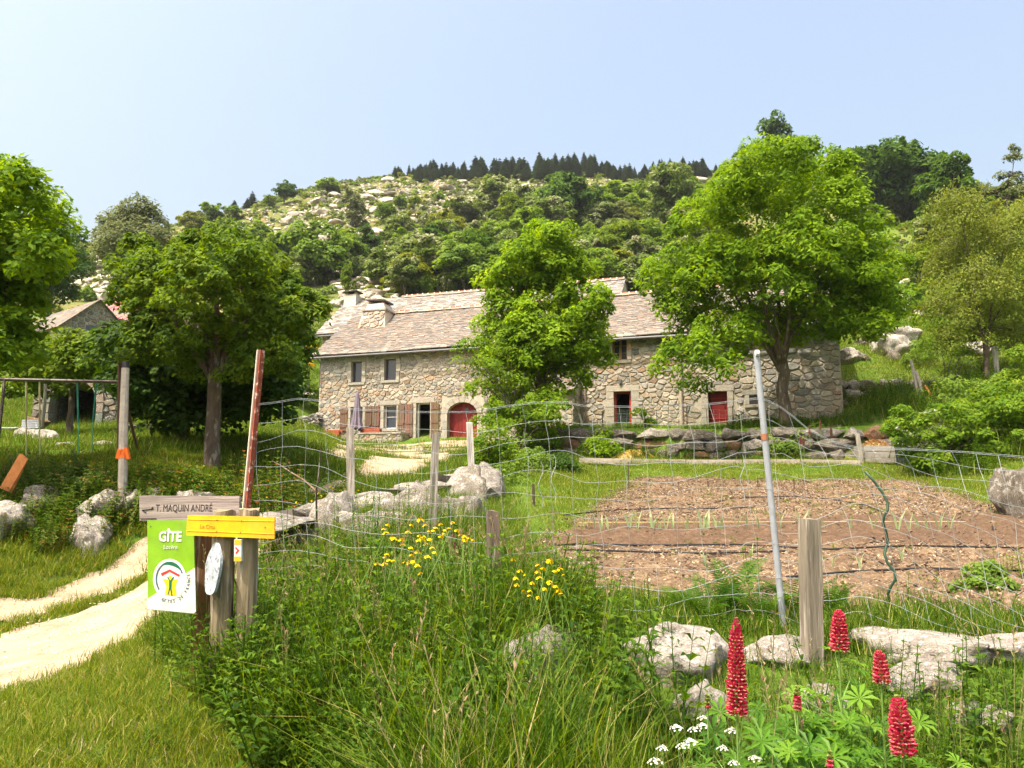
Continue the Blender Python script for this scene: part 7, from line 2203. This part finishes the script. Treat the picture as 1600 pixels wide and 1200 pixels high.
for x_, y_ in ((-.5, -.2), (.02, -.2), (-.5, .22), (.02, .22)): MB().box((g.x + x_, g.y + y_, g.z + .12), (.03, .03, .3), col=(.1, .1, .1, 1)).build('leg', M_metal, t)
o = boulder(tuple(G(50, 28, .35)), (.5, .4, .5), 'o', 3, 0, (0, 0), 'rust-orange boulder behind the white lounger')
g = Vector(L(FS(915, 668, 5.4)[0], 5.3)).to_3d(); g.z = P(915, 674, g.y)[2]
t = thing('garden_chair', 'small white plastic chair on the terrace left of the open barn doorway', 'chair', tuple(g))
cw = (.75, .75, .74, 1)
MB().box((g.x, g.y, g.z + .30), (.42, .4, .04), col=cw).build('seat', M_plain, t)
MB().box((g.x - .22, g.y, g.z + .50), (.04, .4, .4), Euler((0, -.25, 0)), cw).build('backrest', M_plain, t)
for a_ in (-.18, .18):
    for b_ in (-.16, .16): MB().box((g.x + a_, g.y + b_, g.z + .14), (.045, .045, .3), col=cw).build('leg', M_plain, t)
# yellow broom and teal cover left of the house
LM_broom = leaf_mat('broom_blossom', [(0, (.10, .15, .02)), (.25, (.2, .2, .02)), (.35, (.62, .40, .01)), (1, (.8, .55, .02))], .3)
tree('broom_bush', 'bright yellow flowering broom left of the rear stone house', 481, 45.5, [(480, 550, 8), (483, 560, 7), (478, 568, 5), (485, 543, 5)], LM_broom, 90, 14, .14, .07, .22, .05, None, seed=71, ydep=.3, cat='shrub')
g = G(458, 45)
t = thing('teal_cover', 'low rounded teal tarpaulin cover above the boulder bank', 'cover', (g.x, 44.6, P(458, 604, 44.6)[2]))
MB().ball((g.x - .1, 44.6, P(458, 603, 44.6)[2]), .42, (.03, .20, .17, 1), 12, 7, (1, .8, .75)).ball((g.x + .55, 44.7, P(458, 603, 44.6)[2]), .38, (.04, .22, .19, 1), 12, 7, (1, .8, .8)).build('tarpaulin', M_plain, t)
# mossy outcrop at the right edge of the lawn
near_rock(1618, 14.5, 100, 708, .7, 'dark moss-capped outcrop at the right photo edge beyond the bed', 4, 'd')

# ------------------------------------------------------------------ foreground flowers, ferns
def octa(V, T, c_, d, ln, wd, tint):
    d = d / np.linalg.norm(d)
    s_ = np.cross(d, [0, 0, 1.0]); s_ /= np.linalg.norm(s_) + 1e-9; u = np.cross(s_, d)
    a = c_; b = c_ + d * ln; m = c_ + d * ln * .55
    p = [m + s_ * wd, m + u * wd, m - s_ * wd, m - u * wd]
    for i in range(4):
        q = (p[i] + p[(i + 1) % 4]) / 2 * 1.0
        V.append([a, p[i], b, p[(i + 1) % 4]]); T.append(tint)
LM_lup = leaf_mat('lupin_petals', [(0, (.72, .40, .28)), (.12, (.70, .30, .24)), (.2, (.58, .03, .09)), (.5, (.74, .06, .14)), (.85, (.84, .17, .24)), (.93, (.5, .45, .12)), (1, (.42, .48, .12))], .3, .45)
LM_lupl = leaf_mat('lupin_leaves', [(0, (.06, .16, .02)), (.5, (.12, .26, .025)), (1, (.20, .36, .04))], .4, .4)
def lupin_spike(seed, h, rad, opened=1.0):
    r_ = random.Random(seed); V = []; T = []
    n = int(h / .0125)
    for i in range(n):
        f = i / n; z = f * h
        if f < .8: rr = rad * (1 - .32 * (f / .8) ** 2)
        else: rr = rad * .68 * (1 - (f - .8) / .2 * .82)
        m = 9 if f < .85 else 6
        for k in range(m):
            a = 2 * math.pi * k / m + i * .37 + r_.uniform(-.1, .1)
            d = np.array([math.cos(a), math.sin(a), .35 + .9 * f])
            bud = f > opened - .1
            c0 = np.array([math.cos(a) * rr * .32, math.sin(a) * rr * .32, z])
            if f > .93 or (bud and f > opened): tn = r_.uniform(.94, 1)
            else: tn = r_.uniform(.3, .82)
            s_ = .0085 * (1 - .5 * max(0, f - .5) * 2 * .8)
            octa(V, T, c0, d + np.array([r_.uniform(-.15, .15), r_.uniform(-.15, .15), r_.uniform(-.2, .2)]), rr * .74 * r_.uniform(.85, 1.15), s_ * r_.uniform(.85, 1.2), tn)
            if not bud and f < .8: octa(V, T, c0 - np.array([0, 0, .006]), d * np.array([1, 1, .3]), rr * .66, s_ * .6, r_.uniform(.0, .1))
    return quads('spike', np.array(V), T, LM_lup)
def palmate(V, T, c_, up, r, r_, n=9):
    up = up.normalized()
    a0 = r_.uniform(0, 6)
    s_ = up.cross(Vector((1, 0, .1))).normalized(); q = up.cross(s_)
    tt = r_.random()
    for k in range(n):
        a = a0 + 2 * math.pi * k / n
        d = (s_ * math.cos(a) + q * math.sin(a) + up * .25).normalized(); pr = up.cross(d).normalized()
        l = r * r_.uniform(.85, 1.1); w_ = l * .13
        p1 = c_ + d * l * .6; p2 = c_ + d * l - up * l * .18
        V.append([list(c_), list(p1 + pr * w_ + up * w_ * .5), list(p2), list(p1)]); T.append(tt)
        V.append([list(c_), list(p1), list(p2), list(p1 - pr * w_ + up * w_ * .5)]); T.append(tt * .9)
def lupin(label, px_, ptop, pbot, Y, rad, seed, opened=1.0, nleaf=5):
    r_ = random.Random(seed)
    top = P(px_, ptop, Y); bot = P(px_, pbot, Y); h = top[2] - bot[2]
    g = G(px_, Y)
    t = thing('lupin', label, 'flower', (bot[0], Y, g.z))
    sp = link('flower_spike', lupin_spike(seed, h, rad, opened), None, t)
    sp.location = (0, 0, bot[2] - g.z); sp.rotation_euler = (r_.uniform(-.04, .04), r_.uniform(-.05, .05), 0)
    MB().tube([(bot[0] + .02, Y, g.z - .03), (bot[0] - .005, Y, (g.z + bot[2]) / 2), (bot[0], Y, bot[2] + h * .9)], [.006, .005, .003], 6, (.12, .2, .04, 1)).build('stem', M_plain, t)
    V = []; T = []; st = MB()
    for k in range(nleaf):
        a = r_.uniform(0, 6.28); rr = r_.uniform(.06, .2); z = g.z + (bot[2] - g.z) * r_.uniform(.3, 1.0)
        c_ = Vector((bot[0] + math.cos(a) * rr, Y + math.sin(a) * rr, z))
        palmate(V, T, c_, Vector((math.cos(a) * .4, math.sin(a) * .4 - .3, 1)), r_.uniform(.055, .085), r_)
        st.tube([(bot[0], Y, max(g.z, z - .12)), c_], [.003, .0018], 4, (.14, .26, .05, 1))
    link('leaves', quads('leaves', np.array(V), T, LM_lupl), None, t)
    st.build('leaf_stalks', M_plain, t)
lupin('tallest fully opened pink-red lupin spike', 1152, 962, 1114, 3.05, .043, 1, nleaf=8)
lupin('pink-red lupin spike in front of the thick grey post', 1311, 950, 1014, 3.35, .042, 2, nleaf=9)
lupin('short pink lupin spike leaning before the white boulder', 1377, 1015, 1064, 3.2, .036, 3, nleaf=7)
lupin('pink-red lupin spike nearest the lower right corner', 1412, 1084, 1176, 2.75, .046, 4, nleaf=6)
lupin('half-opened lupin bud with yellow-green tip between the tall spikes', 1246, 1068, 1106, 3.1, .017, 5, .45, nleaf=7)
lupin('small closed lupin bud low between the leaves', 1297, 1168, 1196, 2.8, .012, 6, .3, nleaf=6)
lupin('pale closed lupin bud left of the tallest spike', 1106, 1082, 1104, 3.15, .013, 7, .05, nleaf=4)
V = []; T = []; r_ = random.Random(50); st = MB()
for k in range(150):
    px_ = r_.choice([r_.uniform(1120, 1400), r_.uniform(1180, 1360)]); Y = r_.uniform(2.75, 3.6)
    g = G(px_, Y); z = g.z + r_.uniform(.28, .52) * (1 if Y > 3 else .8)
    a = r_.uniform(0, 6.28); c_ = Vector((g.x, Y, z))
    palmate(V, T, c_, Vector((math.cos(a) * .5, math.sin(a) * .4 - .35, 1)), r_.uniform(.06, .10), r_)
    st.tube([(g.x + .03, Y + .02, g.z), c_], [.004, .002], 4, (.12, .24, .04, 1))
t = thing('lupin_foliage', 'clump of star-shaped lupin leaves surrounding the pink spikes', 'plant', tuple(G(1270, 3.2)))
link('leaves', quads('leaves', np.array(V), T, LM_lupl), None, t); st.build('leaf_stalks', M_plain, t)
# distant lupins on the retaining wall
base = thing('lupin', 'pale pink lupin among the dark leaves below the big dark wall stone', 'flower', (0, 0, 0), 0, 'pale lupins at the retaining wall')
_sm = lupin_spike(33, .34, .045); _sm.materials[0] = leaf_mat('pale_lupin_petals', [(0, (.5, .3, .25)), (1, (.55, .18, .16))], .3); sp = link('flower_spike', _sm, None, base, True); sp.location = (0, 0, .45)
MB().tube([(0, 0, 0), (0, 0, .5)], .01, 5, (.1, .2, .04, 1)).build('stem', M_plain, base, True)
for i, (px_, py_) in enumerate(((1265, 672), (1282, 664), (1251, 688), (1256, 690), (1299, 676), (1330, 676))):
    p = P(px_, py_ + 6, 27.4); q = (p[0], 27.4, p[2] - .45)
    if i == 0: base.location = q
    else: dup(base, q, i)
p = P(708, 836, 7.4); b2 = dup(base, (p[0], 7.4, p[2] - .45), 1, (.8, .8, .6), 'single magenta spike above the yellow flowers'); del b2['group']

# ferns
LM_fern = leaf_mat('fern_fronds', [(0, (.03, .09, .01)), (.5, (.07, .16, .015)), (1, (.13, .24, .03))], .42)
def fern_mesh(seed, nf=9, ln=.5):
    r_ = random.Random(seed); V = []; T = []
    for k in range(nf):
        a = 2 * math.pi * k / nf + r_.uniform(-.3, .3); l = ln * r_.uniform(.75, 1.1); el = r_.uniform(.9, 1.25); tt = r_.random()
        pts = []
        for i in range(25):
            f = i / 24; e = el - 1.3 * f * f
            if i == 0: p = Vector((0, 0, 0))
            else: p = pts[-1] + Vector((math.cos(a) * math.cos(e), math.sin(a) * math.cos(e), math.sin(e))) * l / 24
            pts.append(p)
        sd_ = Vector((-math.sin(a), math.cos(a), 0))
        for i in range(4, 24):
            f = i / 24; w_ = l * .22 * math.sin(math.pi * min(1, (f * .95 + .05)) ** .8) * (1 if f > .25 else .7)
            t_ = (pts[i + 1] - pts[i]).normalized()
            for sg in (-1, 1):
                d = (sd_ * sg + t_ * .45 + Vector((0, 0, -.15))).normalized(); q = t_ * l / 24 * .75
                p0 = pts[i]; p2 = p0 + d * w_
                V.append([list(p0 - q * .5), list(p0 + d * w_ * .5 - q * .45), list(p2), list(p0 + d * w_ * .4 + q * .5)]); T.append(tt * .7 + r_.random() * .3)
        for i in range(24):
            V.append([list(pts[i] - sd_ * .003), list(pts[i] + sd_ * .003), list(pts[i + 1] + sd_ * .002), list(pts[i + 1] - sd_ * .002)]); T.append(.2)
    return quads('fronds', np.array(V), T, LM_fern)
fm = [fern_mesh(i) for i in range(3)]
for i, (px_, Y, s_, lb) in enumerate(((1105, 5.9, .85, 'fern left of the metal pole foot, leftmost of the row'), (1150, 6.1, 1.0, 'tall fern just left of the metal pole foot'), (1192, 5.75, .85, 'fern directly before the metal pole foot'),
                                     (1245, 6.0, .85, 'fern between metal pole and thick wooden post'), (1300, 5.8, .75, 'fern right of the thick wooden post'), (1065, 6.3, .65, 'small fern at the left end of the fern row'))):
    g = G(px_, Y)
    t = thing('fern', lb, 'fern', tuple(g)); link('fronds', fm[i % 3], None, t, True); t.scale = (s_ * 1.1, s_ * 1.1, s_ * 1.35); t.rotation_euler = (0, 0, i)
# white heads, buttercups
LM_wh = leaf_mat('white_petals', [(0, (.6, .6, .5)), (1, (.82, .82, .78))], .2)
LM_by = leaf_mat('yellow_petals', [(0, (.80, .55, .002)), (1, (.88, .72, .01))], .25)
def flower_head(seed, n, r, dome, ps, mat):
    r_ = random.Random(seed); V = []; T = []
    for k in range(n):
        a = r_.uniform(0, 6.28); q = math.sqrt(r_.random()) * r; z = dome * (1 - (q / r) ** 2) + r_.uniform(-.2, .2) * dome
        c_ = Vector((math.cos(a) * q, math.sin(a) * q, z)); nrm = Vector((math.cos(a) * q / r, math.sin(a) * q / r, .9)).normalized()
        s_ = nrm.cross(Vector((r_.random(), 1, r_.random()))).normalized() * ps; u = nrm.cross(s_)
        V.append([list(c_ - s_), list(c_ - u), list(c_ + s_), list(c_ + u)]); T.append(r_.random())
    me = quads('head', np.array(V), T, mat); return me
wh = [flower_head(i, 46, .026, .014, .0042, LM_wh) for i in range(3)]
stem_w = MB().tube([(0, 0, -.3), (.01, 0, -.15), (0, 0, .004)], .0018, 4, (.12, .22, .05, 1)).mesh('stem', M_plain)
for i, (px_, py_, Y) in enumerate(((1057, 1138, 3.1), (1035, 1170, 2.95), (1067, 1168, 3.0), (1079, 1160, 3.1), (1129, 1170, 3.0), (1147, 1194, 2.85), (1180, 1186, 2.9), (1098, 1123, 3.3), (1024, 1192, 2.9), (1098, 1135, 3.2), (1143, 1143, 3.1), (1085, 1142, 3.15))):
    t = thing('white_flower', 'flat white flower head in the grass left of the lupins', 'flower', tuple(P(px_, py_, Y)), 0, 'white flower heads'); link('head', wh[i % 3], None, t, True); link('stem', stem_w, None, t, True)
    t.scale = (rnd.uniform(.7, 1.15),) * 3
bc = [flower_head(10 + i, 12, .014, .010, .009, LM_by) for i in range(2)]
stem_b = MB().tube([(0, 0, -.35), (.01, 0, -.15), (0, 0, .0)], .0016, 4, (.14, .24, .05, 1)).mesh('stem', M_plain)
BC = [(662, 823), (670, 832), (683, 827), (690, 840), (700, 828), (712, 830), (722, 838), (735, 842), (655, 846), (668, 851), (640, 858), (628, 852), (605, 868), (598, 882), (612, 878), (640, 880), (652, 885), (660, 872), (676, 858), (688, 820), (632, 880), (645, 822), (695, 835), (728, 846), (600, 828), (608, 822), (664, 840)]
BC2 = [(803, 905), (812, 893), (820, 900), (832, 912), (840, 885), (848, 890), (856, 880), (862, 877), (845, 905), (858, 912), (868, 918), (874, 925), (878, 930), (815, 925), (825, 932), (838, 935), (850, 922), (800, 876), (865, 895), (872, 890), (880, 900), (843, 895), (830, 925), (808, 915)]
BC = BC + [(x + rnd.uniform(-22, 22), y + rnd.uniform(-14, 16)) for x, y in BC]
for i, (px_, py_) in enumerate(BC + BC2):
    Y = (rnd.uniform(5.0, 5.8) if i < len(BC) else rnd.uniform(4.7, 5.2))
    t = thing('buttercup', 'yellow buttercup of the upper patch between stake and stump' if i < len(BC) else 'yellow buttercup of the patch at the left bed edge', 'flower', tuple(P(px_ + rnd.uniform(-3, 3), py_, Y)), 0, 'buttercups of the upper patch' if i < len(BC) else 'buttercups at the bed edge')
    link('head', bc[i % 2], None, t, True); link('stem', stem_b, None, t, True); t.scale = (rnd.uniform(.9, 1.5),) * 3; t.rotation_euler = (rnd.uniform(-.4, .4), rnd.uniform(-.4, .4), 0)
yb = scatter('bank_buttercups', region(60, (-6, -3), (13, 16), lambda x, y: view(x, y), 31, .25), [hidden_obj('tiny_flower', bc[0], None)], (1.2, 2.2), .3, 'tiny yellow flowers in the bank grass', 'flowers', 31)
# leafy plants: the tall weed below the buttercups, the bed shrub, brambles
def big_herb(name, label, px_, Y, n, spread, h, seed, mat, ll=.09, lw=.045, nl=10, cat='plant', squash=1.0):
    V, T_ = herb_clump(seed, n, spread, h=h, nlv=nl, ll=ll, lw=lw)
    g = G(px_, Y); t = thing(name, label, cat, tuple(g)); link('foliage', quads('foliage', V, T_, mat), mat, t, True); return t
big_herb('leafy_weed', 'tall bright leafy weed clump under the yellow flowers', 690, 5.2, 46, .26, .62, 41, LM_herb, .10, .042)
big_herb('leafy_weed', 'leafy weed clump beside the dark post stump', 760, 5.5, 30, .2, .55, 42, LM_herb, .10, .042)
big_herb('leafy_weed', 'weed clump right of the dark post stump', 905, 5.2, 16, .18, .42, 43, LM_herb, .08, .035)
big_herb('bramble_bush', 'reddish-leaved bramble sprawling over the boulders behind the signs', 590, 7.6, 60, .42, .85, 44, LM_bramble, .10, .07)
big_herb('bramble_bush', 'smaller bramble right of the reddish one', 655, 7.9, 34, .3, .8, 45, LM_bramble, .09, .06)
big_herb('bramble_bush', 'bramble with pale shoots at the foot of the rusty pole', 455, 13.5, 46, .5, .95, 46, LM_bramble, .15, .1)
big_herb('leafy_weed', 'broad-leaved weeds right at the foot of the sign posts', 440, 5.2, 30, .25, .5, 47, LM_herb, .10, .06)
big_herb('bean_plant', 'single upright leafy plant before the metal pole in the bed', 1177, 7.0, 5, .05, .52, 48, LM_herb, .12, .07, 6)
tree('bed_shrub', 'rounded leafy green bush growing at the right of the bed', 1540, 7.6, [(1512, 922, 20), (1545, 908, 25), (1568, 926, 19), (1532, 936, 20), (1552, 940, 16)], LM_mixg, 260, 14, .065, .026, .075, .012, None, seed=49, ydep=.12, cat='shrub')
big_herb('yellow_green_plant', 'small yellow-green plant above the bed bush', 1578, 8.2, 8, .07, .3, 50, LM_bright, .09, .04, 6)
for i, (px_, Y) in enumerate(((960, 5.0), (1000, 5.6), (1030, 4.8), (880, 4.6), (1460, 4.3), (1560, 4.2), (520, 4.8), (610, 4.6), (450, 4.6), (560, 5.6))):
    big_herb('leafy_weed', ('nettle-like weed %s' % ('left of the rounded boulder', 'behind the rounded grey boulder', 'before the rounded grey boulder', 'under the knobbly stone', 'below the flat-topped boulder', 'by the lower right boulder', 'in the grass below the bramble', 'below the tall leafy weed clump', 'in the grass right below the sign posts', 'between bramble and sign posts')[i]),
             px_, Y, 9, .12, .38, 60 + i, LM_herb, .08, .035, 8)
# the thin bare sapling in the netting
g = G(495, 7.2)
t = thing('bare_sapling', 'dark bare sapling with forked twigs in front of the netting', 'sapling', tuple(g))
mb = MB(); DK = (.05, .03, .025, 1)
mb.tube([(g.x, 7.2, g.z - .1), P(495, 820, 7.2), P(494, 765, 7.2), P(497, 752, 7.2), P(500, 715, 7.2), P(503, 690, 7.2)], [.014, .011, .009, .007, .005, .003], 6, DK)
mb.tube([P(495, 768, 7.2), P(475, 750, 7.25), P(455, 738, 7.3), P(440, 728, 7.3), P(425, 720, 7.3)], [.009, .008, .006, .005, .003], 5, (.2, .13, .08, 1))
mb.tube([P(455, 738, 7.3), P(447, 728, 7.2), P(452, 716, 7.2)], [.005, .004, .002], 4, DK)
mb.tube([P(498, 755, 7.2), P(505, 745, 7.2), P(512, 715, 7.2), P(520, 705, 7.2)], [.007, .005, .004, .002], 4, DK)
mb.build('twigs', M_trunk, t)

# ------------------------------------------------------------------ thin summer haze
def haze(density=.00014):
    mb = MB(); mb.box((0, 330, 79), (1500, 740, 190)); me = mb.mesh('haze')
    m, t = new_mat('haze'); v = N(t, 'ShaderNodeVolumePrincipled'); v.inputs['Density'].default_value = density; v.inputs['Color'].default_value = (.86, .90, .97, 1); v.inputs['Anisotropy'].default_value = .3
    o = N(t, 'ShaderNodeOutputMaterial'); t.links.new(v.outputs[0], o.inputs['Volume'])
    ob = link('haze', me, m); ob['kind'] = 'stuff'
    zs = [float(H(np.array([x_]), np.array([y_]))[0]) for x_ in (-400, 0, 400) for y_ in (0, 300, 600)]
haze()
